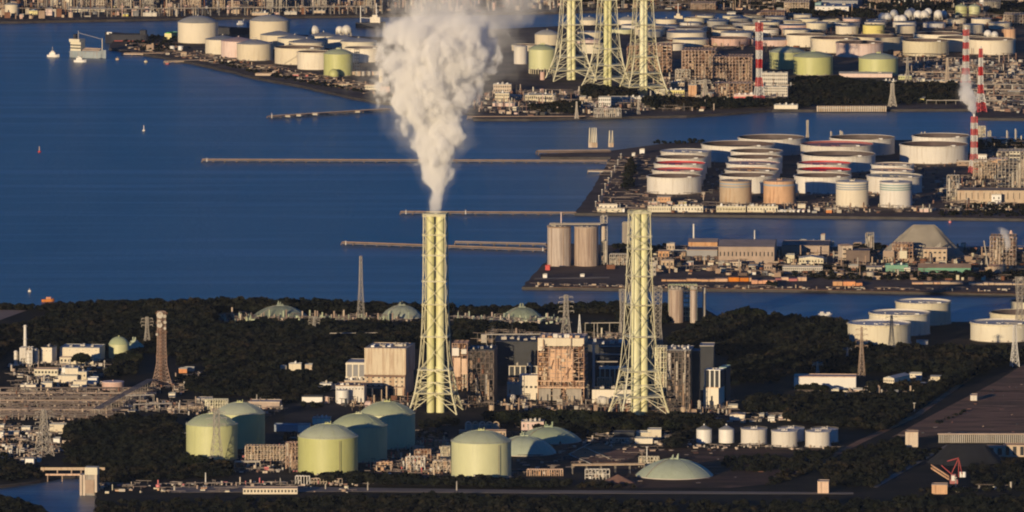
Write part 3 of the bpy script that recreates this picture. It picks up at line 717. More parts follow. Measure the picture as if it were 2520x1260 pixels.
# ------------------------------------------------------------------ near shore: tanks
GT = "pale green domed gas tanks of the near shore"
tank(806, 1170, 148, 89, 'dome', 'pale_green', "pale green domed gas tank standing clear in full sun, with a dark vertical ladder line", hd=38, roof_m='roof_green', group=GT, cat="gas tank")
tank(882, 1139, 140, 85, 'dome', 'pale_green', "domed gas tank directly behind the sunlit ladder-marked one, its wall in shadow", hd=36, roof_m='roof_green', group=GT, cat="gas tank")
tank(952, 1107, 138, 83, 'dome', 'pale_green', "rearmost domed gas tank of three, just left of the twin flue chimney's foot", hd=36, roof_m='roof_green', group=GT, cat="gas tank")
tank(520, 1136, 127, 86, 'dome', 'pale_green', "domed gas tank with the slender lattice pylon standing before it and trees at its foot", hd=32, roof_m='roof_green', group=GT, cat="gas tank")
tank(589, 1106, 124, 84, 'dome', 'pale_green', "shaded domed gas tank tucked behind the tank with the pylon before it", hd=32, roof_m='roof_green', group=GT, cat="gas tank")
tank(1184, 1181, 148, 88, 'dome', 'pale_green', "pale green domed gas tank beside the two dark low domes", hd=34, roof_m='roof_green', group=GT, cat="gas tank")
for cx, yb, h in ((836, 1170, 84), (1228, 1180, 84)):
    g = P(cx, yb); t = thing("tank_ladder_pipe", "dark standpipe up the wall of the %s" % ("ladder-marked gas tank in full sun" if cx < 900 else "gas tank beside the two dark low domes"), "standpipe", (g.x, g.y, LZ))
    MB().bar((0, 0, 0), (0, 0, HM(g, yb-h)), 0.5, 6).build("pipe", 'roof_brown', t)
    MB().box(-1, -0.6, 0, 1, 0.6, 0.8).build("base", 'concrete', t)
dome(1290, 1124, 160, 50, "low grey-green dome in shadow, nearer of the two beside the gas tank")
dome(1350, 1094, 164, 42, "low grey-green dome in shadow, farther of the two, with lit rim edge")
dome(1661, 1181, 192, 50, "wide low sunlit dome with ring wall, near the brown earth plots")
dome(688, 784, 132, 31, "small low dome crowded with pipework before the coastal trees, nearest the shore gap", m='dome_dull')
dome(988, 786, 104, 34, "small low dome left of the twin flue chimney, before the coastal trees", m='dome_dull')
dome(1284, 791, 106, 34, "small low dome between the two tall chimneys, before the coastal trees", m='dome_dull')
WT = "small white tanks beside the brown earth plot"
tank(1733, 1091, 38, 33, 'cone', 'white_paint', "narrow white cone roofed tank at the chimney end of the small row", hd=12, roof_m='roof_grey', group=WT)
tank(1788, 1091, 38, 33, 'cone', 'white_paint', "narrow white cone roofed tank, second from the chimney end of the small row", hd=12, roof_m='roof_grey', group=WT)
tank(1856, 1095, 64, 36, 'flat', 'white', "squat white flat roofed tank standing alone beside the narrow cone roofed pair", group=WT)
tank(1947, 1088, 65, 30, 'flat', 'white', "squat white tank half hidden behind another, nearer the lone squat tank", group=WT)
tank(2030, 1090, 66, 30, 'flat', 'white', "squat white tank half hidden behind the last tank of the row", group=WT)
tank(1931, 1101, 64, 37, 'flat', 'white', "squat white tank in front of its pair, next after the lone squat tank", group=WT)
tank(2014, 1102, 63, 37, 'flat', 'white', "last squat white tank of the small row, farthest from the chimneys", group=WT)
CT = "cream floating roof tanks by the near channel"
IN = ('white', 1.5)
tank(2166, 851, 156, 50, 'open', 'cream', "broad cream tank with pale floating roof, lowest of the stepped group of three", inner=IN, group=CT)
tank(2216, 828, 150, 53, 'open', 'cream', "broad cream tank in the middle of the stepped group of three", inner=IN, group=CT)
tank(2274, 802, 136, 55, 'open', 'cream', "cream tank at the back of the stepped group of three, edge against the channel", inner=IN, group=CT)
tank(2468, 843, 154, 44, 'open', 'cream', "broad cream tank at the frame edge with trees at its foot, nearest of three", inner=IN, group=CT)
tank(2514, 822, 150, 47, 'open', 'cream', "cream tank with dark roof behind the edge tank with trees at its foot", group=CT)
tank(2558, 800, 138, 54, 'open', 'cream', "cream tank at the frame edge showing only its flank above two others", group=CT)

# ------------------------------------------------------------------ the two tall yellow chimneys
def flue_chimney(cx, yc, yt, prof_px, rz, flues, plats, label, H=None, wl=0.9, group="yellow lattice flue chimneys", lev=None, double=False):
    g = P(cx, yc); s = S(g); H = H or HM(g, yt); t = thing("lattice_chimney", label, "chimney", (g.x, g.y, LZ), group)
    zt = lambda y: HM(g, y)
    prof = sorted([(max(0, min(H, zt(y))), w*s) for y, w in prof_px])
    if prof[0][0] > 0: prof = [(0, prof[0][1])]+prof
    if prof[-1][0] < H: prof.append((H, prof[-1][1]))
    pl = sorted([min(H, zt(y)) for y in plats]); lv = sorted(set([0]+(lev or [])+pl+[H]))
    lv2 = []
    for a, b in zip(lv, lv[1:]):
        lv2.append(a); n = max(1, round((b-a)/(15.0 if b < H*0.34 else 24.0)))
        for i in range(1, n): lv2.append(a+(b-a)*i/n)
    lv2.append(H)
    lattice(t, H, prof, lv2, wl, 0.42, 'lattice_yellow', rz, platform=[(z, 1.2) for z in pl]+[(H, 1.0)], double=double, dense=H*0.34)
    for (fx, fy, fr, dz) in flues:
        f = MB().lathe([(0, 0), (fr, 0), (fr, H+dz), (fr-0.5, H+dz), (fr-0.5, H+dz-6), (0, H+dz-6)], 28, (fx*s, fy*s, 0)).build("flue", 'chimney_yellow', t, smooth=True)
        q = MB()
        for z in pl: q.ring(fr, fr+0.35, z-0.6, z+0.6, 28, (fx*s, fy*s, 0))
        q.build("flue_clamp", 'lattice_yellow', f)
    q = MB(); z = 0; q.bar((0.2, 1, 0), (0.2, 1, H), 1.0); q.bar((1.1, 1, 0), (1.1, 1, H), 0.5)
    q.build("lift_shaft", 'steel_brown', t)
    for z in pl: MB().box(-1, -2, z, 1.4, -0.4, z+2.6).build("landing_cabin", 'lattice_yellow', t)
    return t
# half width of the tower in photo pixels against photo row
CH1 = flue_chimney(1072, 1014, 526, [(1014, 60), (965, 46), (908, 37), (827, 31), (748, 28.5), (691, 27.5), (526, 26.5)], R(-7),
    [(-12.3, -10, 3.7, 0), (11.7, -10, 4.2, 0), (-11, 12, 3.7, 0), (12.5, 12, 3.7, 0)], [530, 577, 627, 691, 748, 827, 908, 965], "tall yellow lattice chimney with twin flues, pouring out the great plume", double=False)
CH2 = flue_chimney(1573, 1020, 521, [(1020, 62), (974, 49), (912, 39), (827, 32), (750, 28), (679, 26), (581, 23), (521, 22)], R(14),
    [(-8.5, -7, 4.6, 0.5), (11, 3, 4.2, 0.5), (1, 16, 4.4, 0.5)], [524, 581, 612, 679, 750, 827, 912, 974], "tall yellow lattice chimney without smoke, beside the rusty boiler house")

# ------------------------------------------------------------------ power station
def bb(*a, **k): return building(*a, **k)
zl = LZ+HM(P(897, 972), 921)+0.8
t = building(897, 999, 921, 858, 55, "tall boiler house with ribbed cream cladding and rust streaks, left of the twin flue chimney", m='wall_stained', roof='wall_stained', rot=-9, units=9, name="boiler_house", z=zl)
q = MB(); W_, H_ = t['W'], t['H']
for k in range(34): q.box(W_*(k+0.3)/34, -0.22, 0, W_*(k+0.62)/34, 0.0, H_-0.2)
q.build("cladding_rib", 'wall_cream', t)
t = building(897, 997, 972, 921, 52, "rust edged lower storeys on legs under the ribbed boiler house", m='wall_stained', roof='rust_dark', rot=-9, win=(7, 3, 0.35, 0.35, 0.35), name="lower_boiler_house", par=0)
MB().box(-0.3, -0.6, t['H']*0.88, t['W']+0.3, -0.1, t['H']*0.98).box(-0.2, -0.5, t['H']*0.38, t['W']+0.3, -0.1, t['H']*0.44).build("painted_band", 'rust_dark', t)
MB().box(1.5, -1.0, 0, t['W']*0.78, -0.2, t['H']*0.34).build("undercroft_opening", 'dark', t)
for k in range(6): MB().bar((t['W']*(0.02+0.19*k), -1.6, 0), (t['W']*(0.02+0.19*k), -1.6, t['H']*0.36), 1.0).build("column", 'frame_tan', t)
t = building(853, 898, 948, 893, 35, "white framed annex with dark panels joined to the ribbed boiler house", m='wall_grey', roof='steel', rot=-6, name="annex_building")
q = MB()
for k in range(4): q.box(t['W']*k/3-0.6, -0.6, 0, t['W']*k/3+0.6, 0.0, t['H'])
q.box(-1, -0.7, t['H']*0.93, t['W']+1, 0, t['H']).box(-1, -0.7, t['H']*0.32, t['W']+1, 0, t['H']*0.4).build("frame", 'wall_cream', t)
building(848, 897, 964, 937, 20, "low pinkish shed with roof drums before the white framed annex", m='tan_rust', roof='steel', rot=-6, win=(8, 1, 0.5, 0.5, 0.2), units=6, name="plant_shed")
building(826, 896, 990, 950, 30, "stained white pump house with crenellated eave, below the white framed annex", m='white', roof='steel_brown', rot=-4, win=(9, 1, 0.4, 0.25, 0.7), units=4, name="pump_house")
tank(843, 994, 32, 32, 'flat', 'white_paint', "stubby white drum against the stained white pump house")
building(787, 815, 960, 945, 12, "small white flat roofed block, left of the stained pump house", m='white_paint', rot=-5, units=1, name="office_block")
building(808, 832, 958, 948, 8, "low cream hut beside the small white flat roofed block", m='wall_cream', rot=-5, name="hut")
building(776, 800, 963, 953, 10, "low white hut in front of the small white flat roofed block", m='white_paint', rot=-5, name="hut")
building(743, 793, 990, 977, 12, "long bright white shed half behind bushes, left of the pump house", m='white_paint', rot=-3, roof='roof_dark', name="shed")
column(805, 992, 975, 9, "short pink vessel beside the long bright white shed", m='pink')
g = P(905, 1000); 
for (cx, yb, w, lab) in ((908, 1006, 26, "pinkish horizontal boiler drum below the boiler house base"), (1258, 990, 28, "white horizontal drum tank below the frame windowed hall"), (1483, 1000, 34, "white horizontal drum tank under the cream wall, beside the smokeless chimney")):
    g = P(cx, yb); s = S(g); r = w*s*0.32; t = thing("drum_tank", lab, "drum tank", (g.x, g.y, LZ), "horizontal drum tanks", R(35))
    mb = MB(); prof = [(0, -r*1.5), (r*0.6, -r*1.35), (r, -r*0.9), (r, r*0.9), (r*0.6, r*1.35), (0, r*1.5)]; mb.lathe(prof, 20)
    mb.v = [(x, z, y+r*1.3) for x, y, z in mb.v]; mb.build("vessel", 'pink' if cx < 1000 else 'white', t, smooth=True)
    MB().box(-r*0.8, -r, 0, r*0.8, -r*0.7, r*0.8).box(-r*0.8, r*0.7, 0, r*0.8, r, r*0.8).build("saddle", 'concrete', t)
scaffold(1113, 1150, 962, 845, 30, 3, 8, "tall tan cladded frame with orange panels, right behind the twin flue chimney", m='frame_tan', fill='rusty', rot=-4, name="boiler_structure", top=[('white', 0.0, 0.45, 0.74, 0.9), ('white', 0.6, 0.95, 0.78, 0.88), ('rusty', 0.1, 0.55, 0.3, 0.7), ('rusty', 0.62, 0.98, 0.35, 0.68)], seed=4)
building(1152, 1216, 1000, 862, 45, "dark unlit boiler block behind the twin flue chimney", m='shade_toned_steel', roof='roof_dark', rot=-4, units=5, name="boiler_block")
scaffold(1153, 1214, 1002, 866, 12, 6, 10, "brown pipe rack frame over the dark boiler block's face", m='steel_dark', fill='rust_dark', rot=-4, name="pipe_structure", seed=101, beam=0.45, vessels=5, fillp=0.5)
for cx, lab in ((1199, "small white silo head on the dark boiler block, nearer the chimney"), (1210, "small white silo head beside the thin smoke wisp")):
    column(cx, 962, 856, 8, lab, m='white_paint')
scaffold(1182, 1212, 958, 926, 18, 4, 2, "pinkish duct frame at the dark boiler block's foot", m='tan_rust', fill='rusty', rot=0, name="duct_structure", seed=9)
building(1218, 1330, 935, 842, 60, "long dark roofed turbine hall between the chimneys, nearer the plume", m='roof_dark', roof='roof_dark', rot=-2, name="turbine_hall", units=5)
building(1236, 1271, 905, 869, 12, "small grey louvred cooler house on the dark turbine hall front", m='wall_grey', rot=-2, name="cooler_house", win=(5, 2, 0.6, 0.6))
t = building(1250, 1324, 938, 902, 24, "frame windowed hall with white pilasters beside the rusty boiler house", m='roof_dark', roof='wall_cream', rot=-2, name="control_hall", units=2)
for k in range(6): MB().box(-0.6, -0.7, 0, 0.6, 0, t['H']).build("pilaster", 'wall_cream', t).location = (t['W']*(0.04+0.92*k/5), 0, 0)
building(1279, 1324, 984, 926, 20, "plain cream block joined under the rusty boiler house", m='wall_cream', roof='wall_cream', rot=-2, name="cream_block", win=(4, 1, 0.5, 0.1, 0.05))
building(1248, 1281, 972, 945, 14, "low cream block below the frame windowed hall", m='wall_cream', rot=-2, name="cream_block", units=2)
scaffold(1250, 1280, 945, 931, 10, 5, 1, "brown railed pump deck on the low cream block", m='rusty', fill='rusty', rot=-2, name="pump_deck", seed=3, beam=0.5)
# big rusty boiler house
t = scaffold(1324, 1437, 985, 832, 48, 9, 13, "big rusty boiler house with white crown and maze of tan frames", m='frame_tan', fill='rusty', rot=-5, name="boiler_structure", fillp=0.45, beam=0.75, vessels=6, ny=4, seed=12,
    top=[('wall_cream', 0.0, 1.0, 0.875, 1.0), ('wall_cream', 0.0, 0.14, 0.80, 0.8745)])
W_, H_ = t['W'], t['H']
MB().box(W_*0.25, -1.2, H_*0.3, W_*0.77, 0, H_*0.83).build("boiler_casing", 'rusty', t)
q = MB()
for k in range(9): q.box(W_*0.24, -1.7, H_*(0.3+0.065*k), W_*0.78, -1.1, H_*(0.3+0.065*k)+0.7)
for k in range(5): q.box(W_*(0.25+0.128*k)-0.4, -1.8, H_*0.3, W_*(0.25+0.128*k)+0.4, -1.0, H_*0.83)
q.build("buckstay", 'frame_tan', t)
rg = random.Random(77)
for k in range(46):
    u0, v0 = rg.uniform(0.02, 0.93), rg.uniform(0.2, 0.84)
    if rg.random() < 0.5: MB().box(W_*u0, -3.2, H_*v0, W_*u0+rg.uniform(1, 5), -1.8, H_*v0+rg.uniform(0.6, 3)).build("equipment", rg.choice(['rust_dark', 'steel_brown', 'rusty', 'tan_rust', 'steel_dark']), t)
    else: MB().bar((W_*u0, -2.6, H_*v0), (W_*u0+rg.choice([0, 0, rg.uniform(2, 8)]), -2.6, H_*v0+rg.uniform(2, 12)), rg.uniform(0.4, 1.0), 6).build("duct", rg.choice(['rust_dark', 'frame_tan', 'steel_brown']), t)
q = MB()
for k in range(12): q.box(W_*k/12-0.3, -2.4, H_*0.24, W_*k/12+0.3, -1.6, H_*0.31)
q.box(-1, -2.5, H_*0.305, W_+1, -1, H_*0.325).box(-1, -2.5, H_*0.2, W_+1, -1, H_*0.22).build("gallery", 'rusty', t)
for k, (u0, u1) in enumerate(((0.02, 0.28), (0.32, 0.50), (0.62, 0.95))): MB().box(W_*u0, -1.4, 0, W_*u1, 8, H_*0.19).build("foot_wall", 'concrete', t)
for k in range(7): MB().box(W_*(0.08+0.12*k), 5, H_, W_*(0.08+0.12*k)+rnd.uniform(2, 6), 12, H_+rnd.uniform(1, 5)).build("roof_unit", rnd.choice(['tan_rust', 'rusty', 'white']), t)
chimney_pole(1461, 962, 842, 6, "slim pinkish chimney shaft right of the big rusty boiler house", m='pink')
column(1445, 982, 944, 8, "short cream vessel at the right foot of the rusty boiler house", m='cream')
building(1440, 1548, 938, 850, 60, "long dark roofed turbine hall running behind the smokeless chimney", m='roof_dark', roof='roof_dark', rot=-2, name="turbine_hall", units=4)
for i, (x0, y0, x1) in enumerate(((1474, 852, 1534), (1466, 872, 1534), (1466, 890, 1520))):
    pipe_rack(x0, y0+88, x1, y0+88, HM(P(x0, y0+88), y0), 3, "pale raised duct crossing the dark turbine hall by the smokeless chimney, %s of three" % ("top", "middle", "lowest")[i], m='light_concrete', wid=3, legs=False, name="overhead_duct", pr=0.5)
t = building(1474, 1540, 945, 908, 22, "frame windowed hall left of the smokeless chimney's legs", m='roof_dark', roof='wall_cream', rot=-2, name="control_hall", units=2)
for k in range(6): MB().box(-0.5, -0.7, 0, 0.5, 0, t['H']).build("pilaster", 'wall_cream', t).location = (t['W']*(0.04+0.92*k/5), 0, 0)
scaffold(1470, 1505, 955, 931, 12, 6, 2, "brown machinery frame before the frame windowed hall of the smokeless chimney", m='rusty', fill='rusty', rot=-2, name="machinery_structure", seed=5)
building(1457, 1560, 992, 959, 20, "wide cream wall block at the foot of the smokeless chimney", m='wall_cream', roof='roof_dark', rot=-2, name="cream_block", units=3)
scaffold(1612, 1640, 965, 855, 20, 4, 9, "yellowish frame tower directly behind the smokeless chimney's right legs", m='lattice_yellow', fill='steel_brown', rot=-4, name="frame_tower", seed=6)
building(1640, 1700, 1015, 862, 40, "dark grey unlit boiler block right of the smokeless chimney", m='shade_toned_steel', roof='wall_grey', rot=-5, units=6, name="boiler_block")
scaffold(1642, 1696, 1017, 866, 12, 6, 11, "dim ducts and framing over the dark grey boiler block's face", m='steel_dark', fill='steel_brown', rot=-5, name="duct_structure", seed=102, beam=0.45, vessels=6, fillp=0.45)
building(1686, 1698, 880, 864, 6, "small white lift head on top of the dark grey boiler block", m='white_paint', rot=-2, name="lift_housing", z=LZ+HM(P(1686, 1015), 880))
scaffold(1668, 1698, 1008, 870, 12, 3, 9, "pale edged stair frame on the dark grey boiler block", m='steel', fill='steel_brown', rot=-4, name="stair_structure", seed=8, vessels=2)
building(1699, 1722, 1010, 864, 18, "plain blue-grey slab tower beside the dark grey boiler block", m='shade_toned_steel', roof='wall_grey', rot=-3, name="slab_tower")
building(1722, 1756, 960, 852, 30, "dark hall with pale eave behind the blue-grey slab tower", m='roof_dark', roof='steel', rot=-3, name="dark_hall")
t = building(1731, 1768, 1006, 954, 22, "cream and white duct house with rounded inlet, beyond the slab tower", m='wall_cream', roof='rusty', rot=-16, name="duct_house", units=5)
t = building(1734, 1772, 953, 911, 16, "open white framed tower head above the duct house with rounded inlet", m='roof_dark', roof='white_paint', rot=-16, name="tower_cabin", units=1, z=LZ+HM(P(1731, 1006), 953))
for k in range(4): MB().box(-0.6, -0.7, 0, 0.6, 0, t['H']).build("pilaster", 'white_paint', t).location = (t['W']*(0.04+0.92*k/3), 0, 0)
building(1770, 1787, 1000, 905, 22, "narrow teal shaded tower at the end of the power station", m='roof_dark', roof='teal', rot=-12, name="narrow_tower")  # shaded side of the framed tower: its shade is put into the dark walls
column(1720, 1014, 984, 6, "T headed vent post before the slab tower", m='light_concrete')
column(1682, 1035, 1000, 14, "short tan silo at the right foot of the smokeless chimney", m='tan_rust')
building(1650, 1680, 1032, 1018, 12, "low tan hut beside the short tan silo", m='tan_rust', rot=-4, name="hut")
building(1792, 1815, 1008, 998, 9, "small cream hut in the dark wood beyond the power station", m='wall_cream', rot=-4, name="hut")
building(1796, 1833, 1035, 1021, 16, "small arched roof store above the narrow cone roofed tanks", m='wall_cream', roof='tan_rust', rot=-3, gable=('y', 3), name="store_shed")
building(1562, 1606, 1092, 1080, 12, "long cream shed in front of the stepped cream block, below the smokeless chimney", m='wall_cream', rot=-2, name="shed")
building(1566, 1600, 1080, 1065, 14, "lower step of the cream block pair below the smokeless chimney", m='wall_cream', rot=-2, name="cream_block")
building(1594, 1627, 1080, 1058, 14, "taller step of the cream block pair below the smokeless chimney", m='wall_cream', rot=-2, name="cream_block")
building(1510, 1560, 1084, 1066, 20, "low flat grey roofed shed left of the stepped cream blocks", m='roof_dark', roof='roof_dark', rot=-3, name="shed")
scaffold(1500, 1558, 1090, 1079, 6, 8, 1, "cluttered pipe deck before the low grey roofed shed", m='tan_rust', fill='light_concrete', rot=-2, name="pipe_deck", seed=15, beam=0.4)
# arched evaporators behind the right hand gas tank
for k in range(5):
    g = P(1153+k*17, 1062); s = S(g); t = thing("arched_heat_unit", "arched tan heat exchanger unit, %s of five counting from the twin flue chimney side" % ORD[k], "heat unit", (g.x, g.y, LZ), "arched units behind the gas tank")
    w_ = 14*s; h_ = HM(g, 1038); pts = [(w_/2*math.cos(a), 0, h_*0.7+h_*0.3*math.sin(a)) for a in [math.pi*i/8 for i in range(9)]]
    MB().box(-w_/2, 0, 0, w_/2, 9, h_*0.7).build("casing", 'concrete', t)
    MB().path([(w_/2, 0, 0)]+pts+[(-w_/2, 0, 0)], 1.3, 6).build("arched_duct", 'tan_rust', t)
building(1130, 1245, 1078, 1062, 12, "long tan pipe gallery under the arched heat units", m='tan_rust', roof='steel_brown', rot=-1, win=(14, 1, 0.4, 0.6), name="pipe_gallery")
building(1283, 1338, 1060, 1039, 18, "pale pink flat roofed store behind the two dark low domes", m='pink', roof='steel', rot=-2, win=(5, 1, 0.3, 0.4), name="store_shed", units=4)
building(1200, 1226, 1050, 1030, 12, "tan louvred box at the end of the arched heat units", m='concrete', roof='steel', rot=-2, win=(3, 1, 0.4, 0.6), name="louvred_house")
# pylons and towers of the near shore
pylon(533, 1145, 1008, 36, "slender steel pylon standing before the domed gas tank", arms=3, wt=12, line=0.34)
pylon(108, 1122, 1008, 44, "dark steel pylon among the pale sheds at the canal", m='steel', arms=4, rz=0.6, line=0.5, wt=8)
pylon(888, 790, 630, 20, "slim steel mast rising from the coastal trees against the open sea", arms=0, wt=5, line=0.3)
pylon(362, 852, 780, 18, "thin pale pylon beside the dish laden mast", arms=3, wt=5, line=0.4)
pylon(773, 834, 779, 16, "small pylon on the wooded slope under the pipework dome", arms=3, wt=4, line=0.35)
pylon(1393, 832, 726, 26, "grey pylon behind the big rusty boiler house", arms=4, wt=8, line=0.42)
pylon(1426, 842, 774, 12, "thin white needle mast behind the rusty boiler house", m='white_paint', arms=0, wt=1, line=0.35)
pylon(1617, 905, 706, 36, "tall grey lattice tower just right of the smokeless chimney", arms=0, wt=20, line=0.42)
pylon(1531, 840, 712, 18, "pale lattice mast just left of the smokeless chimney", arms=0, wt=12, line=0.4)
pylon(2012, 930, 890, 12, "tiny pylon on the long white shed's roof line", arms=2, wt=2, line=0.35)
pylon(2085, 896, 855, 10, "faint thin pylon in the dark wood below the stepped cream tanks", m='wall_grey', arms=1, wt=2, line=0.35)
pylon(2120, 928, 805, 18, "brown pylon in front of the lowest stepped cream tank", m='steel_brown', arms=4, wt=3, line=0.4)
pylon(2194, 868, 776, 20, "thin pale pylon in front of the middle stepped cream tank", arms=3, wt=4, line=0.33)
pylon(2497, 902, 800, 22, "bright white footed pylon below the edge tanks", m='white_paint', arms=1, wt=6, line=0.45, name="lattice_mast")
pylon(2509, 830, 682, 26, "tall thin pylon in front of the edge tanks, top against the red wharf", arms=1, wt=18, line=0.4)
# dish laden mast
g = P(398, 952); s = S(g); H = HM(g, 766); t = thing("dish_mast", "brown lattice communication mast carrying round dishes at its head", "mast", (g.x, g.y, LZ))
lattice(t, H, [(0, 20*s), (H*0.16, 13.5*s), (H*0.3, 9.5*s), (H*0.55, 8*s), (H, 7.5*s)], [H*(1-(1-i/22)**1.1) for i in range(23)], 0.75, 0.42, 'mast_rust', 0.5, platform=[(H*0.97, 1.5), (H*0.84, 1.2), (H*0.72, 1.2), (H*0.4, 0.8)])
for k, (dx, zz, rr) in enumerate(((-1.5, 0.955, 3.4), (3.2, 0.94, 1.8), (-2.5, 0.87, 2.0), (-1.8, 0.825, 2.8), (3.5, 0.86, 1.6), (-4.5, 0.70, 1.3), (3.4, 0.78, 1.4))):
    mb = MB().lathe([(0, 0), (rr, 0), (rr, 0.5), (rr*0.6, 1.2), (0, 1.6)], 18); mb.v = [(x+dx, z-8*s-1.8, y+H*zz) for x, y, z in mb.v]; mb.build("dish", 'light_concrete', t, smooth=True)
MB().cyl(0, 0, 0, H*0.97, 1.6, 10).build("cable_duct", 'rust_dark', t)

# ------------------------------------------------------------------ left hand works
column(39, 896, 862, 9, "short pale vessel at the outer end of the white chimney works", m='white')
chimney_pole(62, 868, 800, 9, "clean white chimney above the small works", wt=7)
scaffold(49, 79, 898, 856, 14, 4, 4, "white tower frame at the foot of the clean white chimney", m='white', fill='light_concrete', rot=-4, name="works_tower", seed=2, top=[('white', 0.0, 0.45, 0.4, 1.0), ('white', 0.55, 0.95, 0.0, 0.85)])
column(71, 898, 866, 11, "pale silo in front of the white chimney", m='white')
column(88, 895, 857, 13, "tall pale silo just beyond the white chimney", m='white')
t = building(101, 128, 893, 855, 18, "white block with small round windows next to the chimney silos", m='wall_cream', roof='roof_dark', rot=-14, win=(3, 1, 0.18, 0.12, 0.6), name="works_block", units=1)
t = building(148, 245, 888, 856, 34, "long white hall with a row of small high windows", m='wall_cream', roof='roof_grey', rot=-8, win=(6, 1, 0.13, 0.13, 0.72), name="white_hall", units=3)
building(147, 230, 897, 880, 8, "low cream lean-to below the long white hall", m='wall_cream', roof='steel_brown', rot=-5, win=(9, 1, 0.5, 0.4), name="lean_to")
tank(292, 882, 50, 34, 'dome', 'pale_green', "small green tank with domed roof at the wood's edge, partly behind trees", hd=20, roof_m='roof_green')
dome(330, 868, 56, 26, "small shaded green dome right behind the small green tank")
building(84, 142, 925, 909, 14, "long low yellowish shed below the small works", m='cream', roof='steel_brown', rot=-4, win=(7, 1, 0.6, 0.4), name="shed")
building(152, 176, 925, 905, 14, "slope roofed white annex, left of the stepped white house", m='white_paint', rot=-4, gable=('y', 4), name="white_annex")
building(160, 192, 938, 907, 20, "stepped white house, taller middle part", m='wall_cream', rot=-4, name="white_house", units=1)
building(192, 213, 940, 916, 16, "stepped white house, right part with one dark window", m='wall_cream', rot=-4, win=(2, 1, 0.3, 0.3, 0.3), name="white_house", units=1)
building(143, 190, 942, 925, 10, "low cream front part of the stepped white house", m='wall_cream', rot=-4, name="cream_block")
building(216, 238, 945, 932, 14, "small white block right of the stepped white house", m='white_paint', roof='white_paint', rot=-6, name="white_block")
building(180, 213, 952, 940, 12, "low cream block below the stepped white house", m='wall_cream', roof='wall_cream', rot=-4, name="cream_block")
building(174, 194, 960, 950, 8, "tiny cream hut at the edge of the pipe field", m='wall_cream', rot=-4, name="hut")
building(51, 88, 963, 948, 14, "cream flat roofed hut at the outer edge of the pipe field", m='wall_cream', rot=-3, roof='light_concrete', name="hut", units=2)
building(101, 128, 958, 943, 12, "cream hut with reddish base, second along the pipe field", m='wall_cream', rot=-3, name="hut", door=1)
tank(277, 961, 54, 19, 'flat', 'pink', "low pinkish white water tank behind the pipe field", detail=False)
for i, (x, yb, w_, h_) in enumerate(((690, 912, 14, 10), (711, 912, 30, 16), (750, 910, 18, 12), (440, 918, 20, 10), (452, 914, 25, 8), (415, 978, 16, 9), (415, 1070, 26, 8), (361, 1073, 18, 6), (440, 1077, 20, 8))):
    lab = ["tiny cream hut on the wooded slope, left of the white cottage", "white cottage block alone on the wooded slope", "tan cottage block right of the white cottage on the slope", "orange walled store near the dish mast", "flat grey store roof above the orange walled store", "small cream hut right of the pipe field's end", "low white shed left of the pylon's gas tank", "tiny white shed in the dark wood below the pipe field", "low white shed touching the pylon's gas tank"][i]
    building(x, x+w_, yb, yb-h_, 9, lab, m=['wall_cream', 'wall_cream', 'tan_rust', 'orange', 'tan_rust', 'wall_cream', 'white_paint', 'white_paint', 'white_paint'][i], roof='roof_grey', rot=-4, name="hut", units=1 if i == 1 else 0)
for i, (x, yb, w_, h_, m_) in enumerate(((0, 1055, 10, 8, 'wall_cream'), (53, 1063, 21, 11, 'wall_cream'), (122, 1062, 41, 17, 'wall_cream'), (62, 1142, 21, 13, 'white_paint'), (131, 1090, 16, 10, 'white_paint'), (20, 1072, 26, 8, 'tan_rust'), (21, 1117, 8, 8, 'white_paint'), (0, 1078, 8, 14, 'white_paint'), (90, 1137, 9, 8, 'white_paint'))):
    lab = ["tiny cream hut at the frame edge above the canal yard", "cream shed left of the dark pylon", "long bright shed right of the dark pylon", "white gabled house on the canal bank", "small white house under the long bright shed", "rusty low shed in the canal yard", "tiny white cube in the canal yard", "white tank house at the frame edge in the canal yard", "tiny white kiosk right of the gabled canal house"][i]
    building(x, x+w_, yb, yb-h_, 10, lab, m=m_, roof='roof_grey', rot=-5, name="shed", gable=('x', 3) if i == 3 else None)
# pipe field: long racks lying across the ground
rg = random.Random(11)
for k in range(10):
    y = 966+k*7.2; x0 = -30; x1 = 395-k*11+rg.uniform(-10, 10)
    pipe_rack(x0, y, x1, y+rg.uniform(-1.5, 1.5), rg.uniform(2, 5), 4, "long pipe rack lying across the pipe field, %s from the sheds" % ORD[k], m=['steel_dark', 'steel_brown', 'steel_dark'][k % 3], wid=8, group="racks of the pipe field", pr=rg.uniform(0.2, 0.4))
for k in range(26):
    x = rg.uniform(0, 330); y = rg.uniform(975, 1032); g = P(x, y); t = thing("valve_station", "pale valve block standing between the pipe racks of the pipe field", "valve block", (g.x, g.y, LZ), "small valve blocks scattered over the pipe field")
    w_ = rg.uniform(2, 5); h_ = rg.uniform(1.5, 4); MB().box(-w_, -1.5, 0, w_, 1.5, h_*0.6).cyl(0, 0, h_*0.6, h_, 0.7, 8).build("casing", rg.choice(['pipe', 'tan_rust', 'light_concrete']), t); MB().bar((-w_*2, 0, 1), (w_*2, 0, 1), 0.5, 6).build("pipe", 'pipe', t)
pipe_rack(235, 1030, 372, 955, 9, 5, "dark diagonal pipe bridge rising from the pipe field to the dish mast", m='steel_brown', wid=7, pr=0.35)
pipe_rack(310, 998, 378, 996, 10, 4, "short high pipe bridge right of the pipe field", m='light_concrete', wid=5)
pipe_rack(330, 1015, 420, 1012, 8, 4, "short low pipe bridge behind the pylon's gas tank", m='pipe', wid=5)
building(484, 520, 995, 982, 16, "flat grey roofed shed behind the pylon's gas tank", m='concrete', roof='steel', rot=-5, name="shed", win=(6, 1, 0.6, 0.5))
